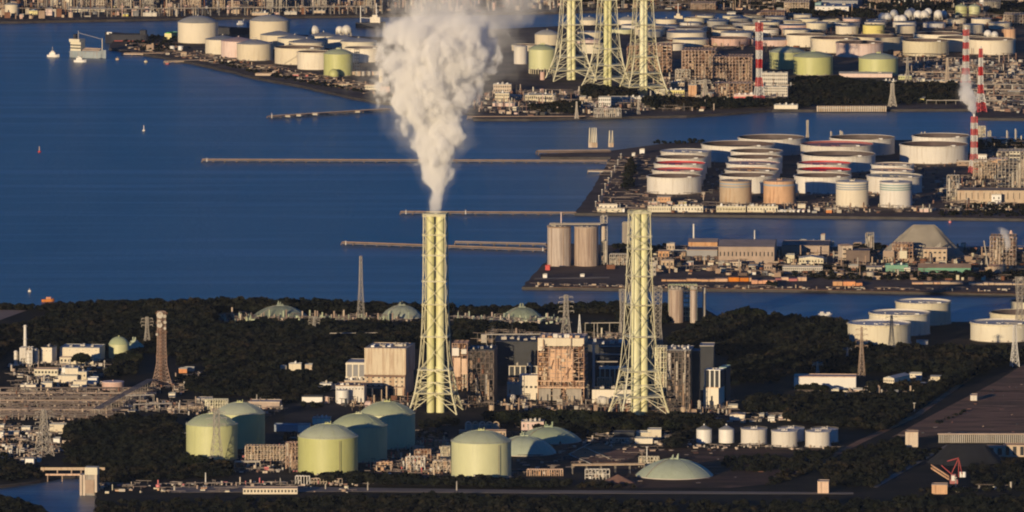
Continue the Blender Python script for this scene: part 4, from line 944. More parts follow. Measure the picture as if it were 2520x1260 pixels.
scaffold(430, 500, 1012, 1001, 10, 12, 2, "pinkish low frame of pipes behind the pylon's gas tank", m='tan_rust', fill='pink', rot=-3, name="pipe_structure", seed=21, beam=0.4)
scaffold(505, 560, 1010, 984, 12, 9, 3, "yellowish pipe tower frame above the pylon's gas tank", m='lattice_yellow', fill='steel', rot=-3, name="pipe_structure", seed=22, beam=0.5)
scaffold(590, 640, 1035, 1000, 14, 8, 4, "pale pipe frame above the shaded gas tank behind the pylon", m='cream', fill='steel', rot=-3, name="pipe_structure", seed=23, beam=0.5)
building(612, 688, 1004, 990, 22, "wide brown flat roofed shelter right of the shaded gas tank", m='steel_brown', roof='tan_rust', rot=-4, name="shelter")
building(675, 733, 1062, 1047, 14, "dim blue-grey long shed between the gas tanks", m='blue_grey', roof='blue_grey', rot=-3, name="shed")
building(733, 762, 1064, 1046, 12, "small white block behind the ladder-marked gas tank", m='white_paint', rot=-4, name="white_block")
building(769, 812, 1046, 1030, 14, "pale flat block behind the ladder-marked gas tank", m='cream', roof='steel', rot=-4, name="pale_block", units=3)
scaffold(603, 712, 1138, 1098, 14, 14, 4, "long tan pipe gantry between the pylon's tank and the ladder-marked tank", m='tan_rust', fill='steel_brown', rot=-2, name="pipe_gantry", seed=31, beam=0.5, vessels=6)
scaffold(703, 734, 1155, 1090, 12, 4, 6, "cluttered pipe tower touching the ladder-marked gas tank", m='frame_tan', fill='steel_brown', rot=-2, name="pipe_tower", seed=32, beam=0.5)
pipe_rack(578, 1152, 640, 1151, 6, 3, "fat pale elbow pipe on the ground below the shaded tank", m='light_concrete', wid=4, pr=0.9)
for i, (x0, x1, yb, yt, sd) in enumerate(((920, 965, 1152, 1138, 41), (1000, 1045, 1160, 1125, 42), (1020, 1060, 1130, 1108, 43), (1065, 1108, 1165, 1135, 44), (1085, 1107, 1140, 1100, 45), (1010, 1040, 1120, 1100, 46), (1070, 1105, 1105, 1085, 47))):
    lab = ["low reddish pipe deck right behind the ladder-marked tank's shadow", "pale valve tower between two gas tanks, nearest the road", "small brown frame in the middle of the valve yard", "cluttered frame left of the right hand gas tank, nearest the road", "tall pale frame touching the right hand gas tank", "rusty low frame in the shade of the rearmost gas tank", "reddish frame at the back of the valve yard"][i]
    scaffold(x0, x1, yb, yt, 10, 5, 3, lab, m=['rusty', 'white', 'frame_tan', 'tan_rust', 'cream', 'rusty', 'frame_tan'][i], fill=['rusty', 'red', 'rust_dark', 'light_concrete', 'steel', 'rust_dark', 'red'][i], rot=-3, name="valve_structure", seed=sd, beam=0.45, vessels=4)
scaffold(727, 762, 1192, 1172, 6, 5, 1, "white hooped pipe frame at the road before the ladder-marked tank", m='white', fill='steel', rot=0, name="hooped_structure", seed=51, beam=0.55, vessels=0)
scaffold(765, 842, 1192, 1178, 6, 10, 1, "long low reddish pipe deck before the ladder-marked tank", m='tan_rust', fill='red', rot=0, name="pipe_deck", seed=52, beam=0.4, vessels=1)
scaffold(1297, 1385, 1172, 1156, 8, 16, 1, "long orange-brown slatted pipe deck below the dark low domes", m='rusty', fill='rusty', rot=0, name="pipe_deck", seed=53, beam=0.5, vessels=1)
pipe_rack(1408, 1166, 1585, 1164, HM(P(1408, 1166), 1144), 6, "long raised pipe bridge on posts before the brown pit", m='tan_rust', wid=9, pr=0.6)
scaffold(1440, 1500, 1180, 1156, 8, 7, 2, "white and dark machine group under the raised pipe bridge", m='white', fill='dark', rot=0, name="machine_structure", seed=54, beam=0.5, vessels=4)
scaffold(1572, 1622, 1150, 1125, 8, 7, 3, "yellowish pipe frame at the edge of the wide sunlit dome", m='cream', fill='steel', rot=0, name="pipe_structure", seed=55, beam=0.4, vessels=2)
pile(1520, 1190, 92, 20, "reddish brown earth heap before the wide sunlit dome", m='soil_red', name="earth_heap", depth=0.5)
sheet("earth_pit", [(1405, 1118), (1440, 1100), (1470, 1092), (1560, 1094), (1580, 1108), (1560, 1128), (1520, 1140), (1450, 1138)], 'field_brown', LZ+0.3)
for k, (a_, b_) in enumerate((((1402, 1120), (1455, 1143)), ((1440, 1102), (1500, 1130)), ((1402, 1118), (1452, 1092)))):
    pipe_rack(a_[0], a_[1], b_[0], b_[1], 0.8, 1, "pale kerb pipe around the brown pit, %s" % ("nearest the low domes", "crossing its middle", "along its back edge")[k], m='light_concrete', wid=1, legs=False, name="kerb_pipe", pr=0.5)
# long white shed and houses to the right
building(1954, 2106, 958, 928, 26, "long plain white shed half behind a hedge", m='white_paint', roof='rusty', rot=-3, name="long_shed")
building(2174, 2200, 957, 930, 40, "broad grey roofed hall right of the long plain white shed", m='wall_cream', roof='roof_grey', rot=-25, win=(6, 2, 0.5, 0.4), gable=('y', 5), name="hall")
for i, (x, yb, w_, h_) in enumerate(((2238, 930, 30, 10), (2254, 937, 14, 9), (2290, 938, 30, 11), (2250, 952, 30, 8), (2140, 966, 24, 6), (2200, 972, 10, 8), (2046, 966, 18, 8), (2100, 965, 22, 6), (2255, 848, 28, 8), (1868, 1028, 12, 8), (1890, 1036, 16, 10), (1916, 1034, 10, 8), (2228, 1100, 31, 36), (2012, 1214, 27, 28), (2470-177, 1216, 38, 22), (1985, 1024, 30, 7), (2388, 986, 16, 12))):
    lab = ["flat cream roofed row house behind the wooded road", "small cream house in the middle of the roadside cluster", "white house nearest the wooded road's bend", "low pale house row below the roadside cluster", "low pale garage just right of the long shed's end", "tiny white kiosk below the grey roofed hall", "cream hut below the long shed's hedge", "pinkish hut between the long shed and the garage", "low pale shed under the stepped cream tanks", "tiny green topped hut, first of three above the squat tanks", "small white hut, middle of three above the squat tanks", "tiny pinkish hut, last of three above the squat tanks", "tan cube shaped pump house alone by the dark belt road", "plain tan cube building on the lower frame edge", "tan flat building on the lower frame edge by the red machine", "brown roofed hut in the dark wood above the last squat tanks", "tiny white and brown kiosk on the brown field's top edge"][i]
    building(x, x+w_, yb, yb-h_, 10 if i < 12 else 14, lab, m=['wall_cream', 'wall_cream', 'wall_cream', 'wall_cream', 'wall_cream', 'white_paint', 'cream', 'pink', 'white', 'light_concrete', 'white_paint', 'pink', 'tan_rust', 'rusty', 'rusty', 'rusty', 'white'][i], roof='roof_grey' if i < 12 else 'steel_brown', rot=-4, name="house" if i < 4 else "hut", gable=('x', 3) if i in (1, 2, 3) else None, win=(3, 1, 0.3, 0.3) if w_ > 25 and i < 4 else None)
# arcaded wharf wall at right
g = P(2310, 1090); s = S(g); t = thing("conveyor_arcade", "long brown colonnade with closely spaced posts beside the dark coal slope", "colonnade", (g.x, g.y, LZ))
for k in range(50): MB().box(k*2.4*s*2, 0, 0, k*2.4*s*2+1.1, 3, 8).build("post", 'steel', t)
MB().box(-1, -0.5, 8, 250*s, 4, 9.2).build("beam", 'steel_brown', t)
pile(2385, 1148, 190, 46, "large dark coal heap before the brown colonnade", m='coal', ridge=0.45, depth=0.9, name="coal_heap", seed=5)
building(2390, 2470, 1122, 1100, 14, "brown wall with dark bays below the colonnade's end", m='tan_rust', roof='steel_brown', rot=-8, win=(4, 1, 0.5, 0.8, 0), name="bay_building")
building(2470, 2560, 1124, 1096, 14, "brown bay wall continuing out of the frame", m='tan_rust', roof='steel_brown', rot=-4, win=(5, 1, 0.5, 0.8, 0), name="bay_building")
# red reclaimer machine
g = P(2345, 1190); s = S(g); t = thing("reclaimer_machine", "red bucket wheel reclaimer with a long brown boom", "reclaimer", (g.x, g.y, LZ))
u = s
MB().box(-8*u, -3, 0, 12*u, 3, 4).box(-5*u, -2.5, 4, 7*u, 2.5, 9).build("chassis", 'dull_red', t)
q = MB()
for y_ in (-2, 2): q.path([(-4*u, y_, 9), (14*u, y_, 24), (22*u, y_, 9)], 0.6); q.bar((14*u, y_, 24), (14*u, y_, 6), 0.6); q.bar((-4*u, y_, 9), (-28*u, y_, 17), 0.8); q.bar((14*u, y_, 24), (-14*u, y_, 21), 0.5)
q.build("mast", 'dull_red', t)
q = MB()
for y_ in (-2, 2): q.bar((-10*u, y_, 4), (-52*u, y_+14, 13), 1.0); q.bar((-10*u, y_, 7), (-52*u, y_+14, 16), 0.8)
for k in range(12): q.bar((-10*u-k*3.5*u, -2+k*1.17, 4+k*0.75), (-10*u-k*3.5*u, 2+k*1.17, 7+k*0.75), 0.6)
q.build("boom", 'rusty', t)
for dx in (20, 28): MB().cyl(dx*u, 0, 6, 11, 1.6, 14).build("counterweight_drum", 'white_paint' , t, smooth=True)
MB().box(-1.5, -4, 3, 1.5, -1.5, 8).build("operator_cab", 'white_paint', t)
# canal bridge and pump tower
g = P(100, 1168); s = S(g); t = thing("canal_bridge", "narrow brown footbridge crossing the canal mouth", "bridge", (g.x, g.y, LZ))
L_ = 158*s; q = MB().box(0, 0, 4.2, L_, 4, 5.4).box(0, -0.1, 5.4, L_, 0.2, 6.8); q.build("deck", 'tan_rust', t)
q = MB(); 
for x_ in (0.03, 0.25, 0.47, 0.62): q.box(L_*x_, 0.5, -6, L_*x_+1.2, 3.5, 4.2)
q.build("pier_column", 'steel_brown', t)
g = P(112, 1186, 0); t = thing("pipe_bridge", "orange lit pipe bridge below the footbridge", "pipe bridge", (g.x, g.y, 0)); s = S(g)
MB().box(0, 0, 6, 92*s, 2.5, 7.6).build("girder", 'rusty', t); q = MB()
for x_ in (4, 40, 88): q.box(x_*s, 0.5, -3, x_*s+0.8, 2, 6)
q.build("post", 'steel_brown', t)
g = P(196, 1219, 0); s = S(g); H = HM(g, 1168); t = thing("sluice_tower", "concrete sluice tower with a cream gate cabin on top", "sluice tower", (g.x, g.y, 0), None, R(-6))
MB().box(0, 0, -3, 44*s, 12, H).build("tower_wall", 'concrete', t); MB().box(13*s, -0.5, H+0.003, 44*s, 12.5, H+18*s).build("gate_cabin", 'cream', t)
q = MB(); 
for x_ in (1, 9, 38): q.box(x_*s, -1.2, 0, x_*s+2, 0, H)
q.build("buttress", 'tan_rust', t)
MB().box(14*s, -1.0, 2, 36*s, -0.1, H*0.75).build("gate", 'steel_brown', t)
# roadside strip
land("service_road", [(420, 1200), (600, 1194), (860, 1200), (1300, 1206), (2100, 1212), (2100, 1216), (1300, 1214), (860, 1210), (420, 1212)], 'road_pale', z1=LZ+0.15, z0=LZ-0.1, zp=LZ)
land("belt_road", [(2140, 1198), (2330, 1094), (2338, 1096), (2158, 1200)], 'road_pale', z1=LZ+0.12, z0=LZ-0.1, zp=LZ)
land("dirt_track", [(1965, 1160), (2110, 1085), (2250, 1020), (2400, 915), (2412, 916), (2262, 1024), (2122, 1090), (1975, 1164)], 'field_brown', z1=LZ+0.12, z0=LZ-0.1, zp=LZ)
building(598, 732, 1216, 1203, 14, "long pale walled depot on the lower edge, beneath the ladder-marked tank", m='wall_cream', roof='steel_brown', rot=0, name="depot", win=(16, 1, 0.5, 0.5))
for i, (x, yb, yt) in enumerate(((506, 1192, 1163), (905, 1207, 1186), (1124, 1207, 1184), (1168, 1192, 1168), (690, 1190, 1176), (2250, 1012, 992), (2370, 927, 908), (2384, 922, 905), (2352, 1196, 1175), (1592, 1137, 1100), (1300, 1070, 1048))):
    lab = ["white post at the roadside left of the gas tanks", "thin pale post by the road before the ladder-marked tank", "thin post on the road below the right hand gas tank", "white post at the foot of the right hand gas tank", "short thin post beside the elbow pipe", "lone lamp post in the dark wood by the brown field", "lamp post on the wooded road, nearer the houses", "lamp post on the wooded road, farther from the houses", "thin post beside the red reclaimer", "tall pale post at the edge of the wide sunlit dome", "pale post by the pink store behind the low domes"][i]
    pole(x, yb, yt, lab, m='white_paint' if i in (0, 3, 9) else 'steel', w=0.7, head=i > 4)
# parked vehicles
def vehicle(cx, yb, label, col, kind="car", rz=0.2, group="parked vehicles"):
    g = P(cx, yb); t = thing("parked_"+kind, label, kind, (g.x, g.y, LZ+0.2), group, rz); L_, W_, H_ = (4.6, 1.9, 1.5) if kind == "car" else (9.5, 2.6, 3.4)
    if kind == "car":
        MB().box(-L_/2, -W_/2, 0.35, L_/2, W_/2, 0.95).build("body", col, t); MB().add([(-1.5, -0.85, 0.95), (1.2, -0.85, 0.95), (1.2, 0.85, 0.95), (-1.5, 0.85, 0.95), (-1.0, -0.75, 1.5), (0.7, -0.75, 1.5), (0.7, 0.75, 1.5), (-1.0, 0.75, 1.5)], [(3, 2, 1, 0), (4, 5, 6, 7), (0, 1, 5, 4), (1, 2, 6, 5), (2, 3, 7, 6), (3, 0, 4, 7)]).build("cabin", 'window', t)
    else:
        MB().box(-L_/2+2.4, -W_/2, 0.9, L_/2, W_/2, H_).build("cargo_box", col, t); MB().box(-L_/2, -W_/2, 0.6, -L_/2+2.2, W_/2, 2.7).build("cab", 'white_paint', t)
    for x_ in (-L_*0.32, L_*0.32):
        for y_ in (-W_/2, W_/2):
            mb = MB().lathe([(0, -0.12), (0.45, -0.12), (0.45, 0.12), (0, 0.12)], 12); mb.v = [(x+x_, z+y_, y+0.45) for x, y, z in mb.v]; mb.build("wheel", 'dark', t)
    return t
for i, (x, y) in enumerate(((467, 1192), (475, 1193), (482, 1192), (508, 1191), (514, 1191), (1707, 1036), (1712, 1036), (1742, 1030), (1750, 1031), (1757, 1032), (1766, 1031), (1774, 1032))):
    lab = ["white car at the outer end of the roadside row of three", "white car in the middle of the roadside row of three", "white car at the inner end of the roadside row of three", "pale blue car beside the roadside white post", "cream car beside the pale blue car at the white post"][i] if i < 5 else ("white car of the lone pair under the slab tower, nearer the chimney", "white car of the lone pair under the slab tower, farther from the chimney")[i-5] if i < 7 else "white car of five below the duct house, %s from the slab tower" % ORD[i-7]
    vehicle(x, y, lab, ['white_paint', 'white_paint', 'cream', 'blue_grey', 'cream', 'white_paint', 'white_paint'][i % 7], rz=1.3)
vehicle(928, 1172, "white truck with red load by the road below the shaded gas tanks", 'red', "truck", 0.1); vehicle(950, 1174, "white truck in dark shadow beside the red loaded one", 'white_paint', "truck", 0.3)
# ------------------------------------------------------------------ silo wharf (middle strip)
SG = "great concrete silos on the wharf"
def silo(cx, yb, yt, w, label):
    g = P(cx, yb); s = S(g); r = w/2*s; H = HM(g, yt); t = thing("concrete_silo", label, "silo", (g.x, g.y+r, LZ), SG)
    mb = MB(); n = 72; vs = []
    for z in (0, H):
        for k in range(n): a = 2*math.pi*k/n; rr = r*(1-0.025*(1-abs(math.cos(a*6)))); vs.append((rr*math.cos(a), rr*math.sin(a), z))
    mb.add(vs, [(k, (k+1) % n, n+(k+1) % n, n+k) for k in range(n)]+[tuple(range(n, 2*n))]); mb.build("wall", 'silo', t, smooth=False)
    MB().cyl(0, 0, H, H+1.2, r*1.02, 48).build("roof_slab", 'steel_brown', t)
    q = MB()
    for k in range(8): a = 0.8*k; q.box(r*0.6*math.cos(a)-1, r*0.6*math.sin(a)-1, H+1.2, r*0.6*math.cos(a)+1.5, r*0.6*math.sin(a)+1, H+rnd.uniform(2.5, 5))
    q.build("roof_unit", 'steel', t); MB().rail(r, H+1.2, 1.2, 30, 0.2).build("handrail", 'steel', t)
    q = MB()
    for a in (-2.3, -1.2): q.cyl(r*1.01*math.cos(a), r*1.01*math.sin(a), 0, H, 0.35, 6)
    q.build("downpipe", 'steel_brown', t)
    return t
silo(1376, 656, 562, 58, "left of the two great brown silos, with the thin mast above it"); silo(1443, 656, 562, 59, "right of the two great brown silos, next to the conveyor tower")
pole(1381, 652, 522, "thin pinkish mast standing above the left great silo", m='pink', w=1.1, head=False, name="mast", cat="mast", group=None)
pipe_rack(1352, 660, 1478, 660, HM(P(1352, 660), 551), 3, "raised conveyor gallery across the tops of the great silos", m='steel', wid=6, legs=False, pr=1.1, name="conveyor_gallery", cat="conveyor")
scaffold(1478, 1494, 652, 532, 9, 2, 11, "tall thin conveyor tower next to the great silos", m='steel', fill='steel_brown', rot=-3, name="conveyor_tower", seed=61, beam=0.5, fillp=0.1)
column(1484, 650, 528, 6, "pale riser shaft on the conveyor tower", m='light_concrete')
building(1342, 1353, 665, 655, 8, "bright red hut at the left great silo's foot", m='red', roof='red', rot=-5, name="hut")
building(1336, 1346, 684, 676, 7, "bright white hut at the wharf's tip", m='white_paint', rot=-5, name="hut")
building(1428, 1438, 681, 676, 6, "small pale truck shed on the empty wharf apron", m='white_paint', rot=-3, name="hut")
building(1531, 1550, 590+14, 549, 12, "pale tall box beside the smokeless chimney's head, across the water", m='concrete', roof='steel', rot=-3, name="hoist_house")
scaffold(1500, 1545, 653, 626, 12, 9, 3, "pale bottle rack structure between silos and smokeless chimney", m='light_concrete', fill='steel_brown', rot=-2, name="pipe_structure", seed=62, beam=0.5)
building(1600, 1614, 678, 652, 10, "pale gantry house just right of the smokeless chimney on the wharf", m='steel', roof='light_concrete', rot=-3, win=(2, 2, 0.6, 0.4), name="gantry_house")
# near channel bank silos seen behind the trees
SG = "brown silos at the near channel bank"
silo(1664, 795, 716, 37, "brown silo on the near channel bank, larger one next to the chimney"); silo(1707, 795, 716, 17, "narrow brown silo on the near channel bank")
scaffold(1645, 1715, 790, 701, 10, 10, 8, "yellowish pipework frame capping the near bank silos", m='roof_green', fill='steel_brown', rot=-2, name="silo_top_structure", seed=63, beam=0.35, fillp=0.05, vessels=0)
chimney_pole(1733, 790, 708, 8, "plain pale stack standing in the channel right of the near bank silos", m='light_concrete')
land("wharf_stripe", [(1315, 684), (1500, 681), (1500, 684), (1315, 687)], 'road_pale', z1=LZ+0.15, z0=LZ-0.1, zp=LZ)
land("wharf_road", [(1312, 704), (1500, 705), (1910, 708), (2520, 718), (2520, 724), (1910, 712), (1500, 708.5), (1312, 707)], 'field_brown', z1=LZ+0.15, z0=LZ-0.1, zp=LZ)
# stacks of orange timber and rusty beds
def stock(x0, x1, yb, h, label, m='orange', seed=1):
    a = P(x0, yb); s = S(a); t = thing("material_stack", label, "stack", (a.x, a.y, LZ), "long orange and rust coloured stacks on the wharf"); rg = random.Random(seed); W = (x1-x0)*s; x = 0; q = MB(); q2 = MB()
    while x < W:
        w_ = rg.uniform(4, 14); (q if rg.random() < 0.7 else q2).box(x, rg.uniform(0, 4), 0, min(W, x+w_), 14, HM(a, yb-h)*rg.uniform(0.6, 1.05)); x += w_+rg.uniform(0, 1.2)
    q.build("bundle", m, t)
    if q2.v: q2.build("bundle", 'rusty', t)
    return t
stock(1628, 1760, 693, 6, "pale orange low stack right of the smokeless chimney's shaft", 'rusty', 1); stock(1760, 1850, 693, 11, "bright orange ragged stack in the middle of the wharf", 'orange', 2)
stock(1850, 1912, 699, 10, "yellow orange stack at the dark bush on the wharf edge", 'orange', 3); stock(1908, 1985, 692, 9, "dull red stack behind the yellow orange one", 'hull_red', 4)
stock(2050, 2122, 704, 10, "glowing orange stack standing apart beyond the red one", 'orange', 5); stock(2245, 2370, 700, 6, "long low yellow stack at the wharf edge under the gravel mountain", 'tan_rust', 6); stock(2385, 2520, 702, 6, "long low yellow stack running out of the frame", 'tan_rust', 7)
# warehouses
B = building
B(1694, 1765, 622, 596, 40, "orange lit warehouse with row of pale doors", m='rusty', roof='steel_brown', rot=-3, name="warehouse", win=(10, 1, 0.3, 0.25, 0.05), gable=('x', 6))
B(1690, 1765, 640, 616, 40, "grey flat roofed shed in front of the orange lit warehouse", m='wall_grey', roof='steel_brown', rot=-3, name="warehouse")
B(1768, 1905, 648, 607, 90, "very large grey roofed warehouse in the wharf's middle", m='steel_brown', roof='steel_brown', rot=-3, name="warehouse", gable=('x', 8), win=(14, 1, 0.3, 0.3, 0.1))
B(1800, 1900, 620, 594, 20, "long pinkish topped shed behind the very large grey warehouse", m='rusty', roof='pink', rot=-3, name="warehouse", win=(10, 1, 0.4, 0.4))
B(1924, 2040, 628, 605, 60, "wide grey warehouse with pale front strip", m='steel_brown', roof='roof_brown', rot=-3, name="warehouse")
B(1988, 2052, 605, 597, 10, "pale narrow shed on top of the wide grey warehouse's rear", m='tan_rust', rot=-3, name="shed", units=4)
B(1966, 2026, 652, 636, 22, "cream gabled store in front of the wide grey warehouse", m='cream', roof='cream', rot=-3, gable=('y', 5), name="store_shed", win=(8, 1, 0.5, 0.3))
B(1934, 1955, 644, 628, 12, "small square cream block left of the cream gabled store", m='cream', rot=-3, name="cream_block")
B(1968, 1984, 612, 592, 8, "bright white lift head over the wide grey warehouse", m='wall_cream', rot=-3, name="lift_housing")
B(1926, 2024, 673, 658, 14, "long two storey office with rows of windows near the wharf edge", m='light_concrete', roof='steel', rot=-2, name="office_building", win=(20, 2, 0.6, 0.5))
B(2072, 2098, 648, 606, 16, "tall yellowish brown tower block with dark left half", m='tan_rust', roof='steel_brown', rot=14, name="tower_block", win=(2, 3, 0.6, 0.3))
B(2082, 2140, 650, 618, 30, "dark shed behind the yellowish brown tower block", m='roof_brown', roof='roof_brown', rot=-3, name="dark_shed")
scaffold(2130, 2150, 622, 574, 12, 4, 6, "pointed greenish hoist tower on the wharf", m='steel', fill='steel_brown', rot=-3, name="hoist_tower", seed=65, beam=0.5)
pile(2120, 640, 60, 34, "small brown heap behind the pointed hoist tower", m='soil_red', seed=9)
pile(2272, 640, 220, 82, "mountain of grey gravel towering over the wharf", ridge=0.22, depth=0.55, peak=0.52, seed=12)
scaffold(2196, 2246, 645, 600, 20, 6, 5, "orange brown crusher tower before the gravel mountain", m='frame_tan', fill='rusty', rot=-3, name="crusher_tower", seed=66, beam=0.6, top=[('cream', 0.35, 0.72, 0.2, 0.62)])
scaffold(2174, 2200, 646, 618, 14, 4, 3, "lower brown wing left of the crusher tower", m='tan_rust', fill='steel_brown', rot=-3, name="crusher_wing", seed=67, beam=0.5, top=[('steel_brown', 0, 1, 0.5, 1.0)])
B(2272, 2330, 645, 614, 18, "brown block with a rising conveyor beside the gravel mountain", m='tan_rust', roof='steel_brown', rot=-3, name="brown_block", win=(5, 2, 0.5, 0.3))
a = P(2275, 640); s = S(a); t = thing("inclined_conveyor", "pale inclined conveyor rising across the brown block", "conveyor", (a.x, a.y-5, LZ)); MB().bar((0, 0, 3), (40*s, 0, 18), 1.2).bar((0, 0, 5), (40*s, 0, 20), 0.6).build("belt_gallery", 'steel', t); MB().bar((20*s, 0, 0), (20*s, 0, 10), 0.6).bar((38*s, 0, 0), (38*s, 0, 17), 0.6).build("support_frame", 'steel', t)
B(2178, 2234, 671, 654, 18, "green walled shed with small white cap before the crusher tower", m='green_roof', roof='green_roof', rot=-3, name="green_shed", units=2)
B(2260, 2388, 672, 659, 22, "long green roofed shed sloping at the gravel mountain's foot", m='green_roof', roof='steel_brown', rot=-3, name="green_shed", gable=('x', 9))
B(2132, 2170, 673, 658, 14, "pale grey hut group left of the green walled shed", m='light_concrete', roof='steel', rot=-3, name="store_shed", win=(4, 1, 0.5, 0.4), gable=('x', 3))
B(2225, 2240, 673, 660, 10, "bright cream hut right of the green walled shed", m='cream', rot=-3, name="hut")
B(2432, 2472, 676, 656, 16, "tan roofed shed under the leaning boom at the wharf's end", m='tan_rust', roof='rusty', rot=-4, gable=('x', 4), name="shed")
a = P(2434, 675); s = S(a); t = thing("crane_boom", "thin leaning crane boom at the wharf's end", "crane", (a.x, a.y, LZ)); MB().bar((0, 0, 0), (-13*s, 0, HM(a, 592)), 1.1).build("boom", 'steel', t); MB().box(-2, -2, 0, 3, 2, 3).build("base", 'steel_brown', t)
scaffold(2436, 2500, 665, 582, 30, 8, 8, "rusty furnace frame half veiled by steam at the wharf's end", m='steel_brown', fill='rust_dark', rot=-4, name="furnace_structure", seed=68, beam=0.6, vessels=8)
column(2488, 640, 566, 8, "white tipped stack above the rusty furnace frame", m='pink')
column(2455, 640, 580, 7, "shorter pale stack on the rusty furnace frame", m='light_concrete')
B(2500, 2560, 660, 620, 25, "dark plant block running out of the frame beside the furnace", m='roof_brown', roof='roof_brown', rot=-4, name="dark_block", win=(4, 3))
chimney_pole(1707, 615, 551, 4, "white tipped mast behind the orange lit warehouse", m='white_paint')
pole(1857, 612, 566, "thin white mast above the long pinkish topped shed", m='white_paint', w=0.9, head=False, name="mast", cat="mast", group=None)
for i, (x, yb, w_, h_, m_) in enumerate(((1620, 640, 26, 22, 'rusty'), (1640, 620, 20, 20, 'tan_rust'), (1628, 660, 30, 18, 'tan_rust'), (1690, 655, 16, 9, 'pink'), (1742, 656, 14, 9, 'cream'), (1768, 656, 14, 10, 'light_concrete'), (1792, 656, 32, 12, 'tan_rust'), (1842, 664, 22, 10, 'light_concrete'), (1848, 676, 12, 6, 'white_paint'), (1876, 678, 12, 6, 'white_paint'), (1880, 668, 20, 16, 'steel_brown'), (2088, 668, 24, 14, 'steel_brown'), (2052, 676, 8, 7, 'white_paint'), (2145, 612, 10, 8, 'light_concrete'), (2100, 612, 20, 12, 'tan_rust'), (2355, 622, 14, 14, 'steel_brown'), (2365, 610, 12, 10, 'cream'), (2415, 690, 10, 7, 'cream'), (2020, 600, 10, 22, 'steel'), (1656, 630, 40, 12, 'steel_brown'), (1700, 604, 20, 12, 'steel'))):
    lab = ["rusty stepped shed right of the smokeless chimney", "tan tower shed behind the rusty stepped one", "tan yard shed with brown roof below the rusty stepped one", "pinkish white hut in front of the grey flat roofed shed", "cream hut before the very large warehouse, nearest the grey flat shed", "pale green hut before the very large warehouse", "orange tan gabled hut before the very large warehouse", "pale machine hut right of the very large warehouse's front", "bright white box at the orange stacks, nearer the chimney", "bright white box at the orange stacks, farther from the chimney", "grey brown shed left of the long two storey office", "dark brown shed under the yellowish brown tower block", "tiny white box right of the long two storey office", "tiny pale hut at the pointed hoist tower", "tan hut left of the pointed hoist tower", "brown block on the gravel mountain's right foot", "cream cube on the gravel mountain's right foot", "tiny round cream hut at the wharf's end", "thin crane head over the wide grey warehouse", "brown beam shed between the rusty sheds", "dark crane deck on the orange lit warehouse"][i]
    B(x, x+w_, yb, yb-h_, 10, lab, m=m_, roof=['steel_brown', 'roof_grey'][i % 2], rot=-4, name="hut" if w_ < 18 else "yard_shed", gable=('x', 3) if i in (0, 6, 7) else None, win=(3, 1, 0.4, 0.4) if w_ >= 20 else None)

# ------------------------------------------------------------------ tank wharf
OG = "white floating roof tanks packed in files on the tank wharf"
nm = ["file nearest the sea", "second file from the sea", "third file from the sea"]
RD = ('red', 2.2)
def OT(cx, yb, w, h, label, **k): return tank(cx, yb, w, h, 'open', k.pop('m', 'white'), label, group=OG, **k)
OT(1818, 401, 180, 40, "huge pale tank behind the file nearest the sea"); OT(1900, 384, 164, 40, "huge tank at the rear corner facing the open channel, thin mast beside it")
for j, (cx, yb, w, kw) in enumerate(((1689, 417, 124, dict(inner=('white', 0.8))), (1679, 432, 124, {}), (1674, 447, 127, dict(inner=RD)), (1669, 463, 126, dict(inner=RD)), (1660, 479, 134, {}))):
    OT(cx, yb, w, 41, "white tank in the file nearest the sea, %s" % ["rearmost, with pale roof", "second from the rear, dark roof", "third from the rear, red inner wall", "fourth from the rear, bright red inner wall", "foremost, its whole wall in view"][j], **kw)
for j, (cx, yb, w, kw) in enumerate(((1863, 417, 128, {}), (1860, 432, 132, {}), (1855, 447, 132, dict(inner=('pink', 1.0))), (1852, 463, 133, dict(inner=('rusty', 1.4))), (1840, 477, 136, {}))):
    OT(cx, yb, w, 41, "white tank in the second file from the sea, %s" % ["rearmost, dark roof", "second from the rear, dark roof", "third from the rear, pale roof", "fourth from the rear, rusty orange roof", "foremost, partly behind two small tanks"][j], **kw)
OT(2062, 401, 180, 40, "huge white tank with dark red interior at the rear of the third file", inner=('hull_red', 2.5)); OT(2124, 384, 160, 40, "huge tank on the rear shore edge behind the dark red one")
OT(2066, 425, 182, 39, "huge white tank in the third file, directly before the dark red one")
for j, (cx, yb, w, kw) in enumerate(((2030, 447, 132, dict(inner=RD)), (2030, 463, 133, dict(inner=RD)), (2026, 478, 140, {}))):
    OT(cx, yb, w, 41, "white tank in the third file from the sea, %s" % ["red inner wall, farther one", "bright red inner wall, nearer one", "foremost, with cast shadows on it"][j], **kw)
for j, (cx, yb, w, kw) in enumerate(((2198, 449, 104, dict(inner=('tan_rust', 1.0))), (2197, 463, 106, dict(inner=('rusty', 1.0))), (2203, 478, 136, dict(inner=('cream', 1.0))))):
    OT(cx, yb, w, 41, "tank in the short fourth file from the sea, %s" % ["farthest, scaffolded tan rim", "middle one, brown flecked rim", "nearest, wide cream rim"][j], **kw)
OT(2318, 382, 142, 43, "huge white tank at the rear shore by the red and white stack"); OT(2301, 404, 168, 43, "huge clean white tank in front of the rear one, by the red and white stack")
FG = "four small tanks along the front of the tank wharf"
tank(1811, 502, 79, 54, 'flat', 'tan_rust', "small beige tank with blue grey band, first of the four front tanks", band=[('blue_grey', 0.86, 0.93), ('blue_grey', 0.74, 0.79)], group=FG)
tank(1919, 503, 79, 55, 'flat', 'rusty', "small rust stained orange tank among the four front tanks", band=[('blue_grey', 0.80, 0.88)], group=FG)
tank(2098, 511, 80, 61, 'flat', 'wall_cream', "small cream tank with two blue bands, third of the four front tanks", band=[('blue_grey', 0.88, 0.93), ('blue_grey', 0.78, 0.83), ('blue_grey', 0.70, 0.74)], group=FG)
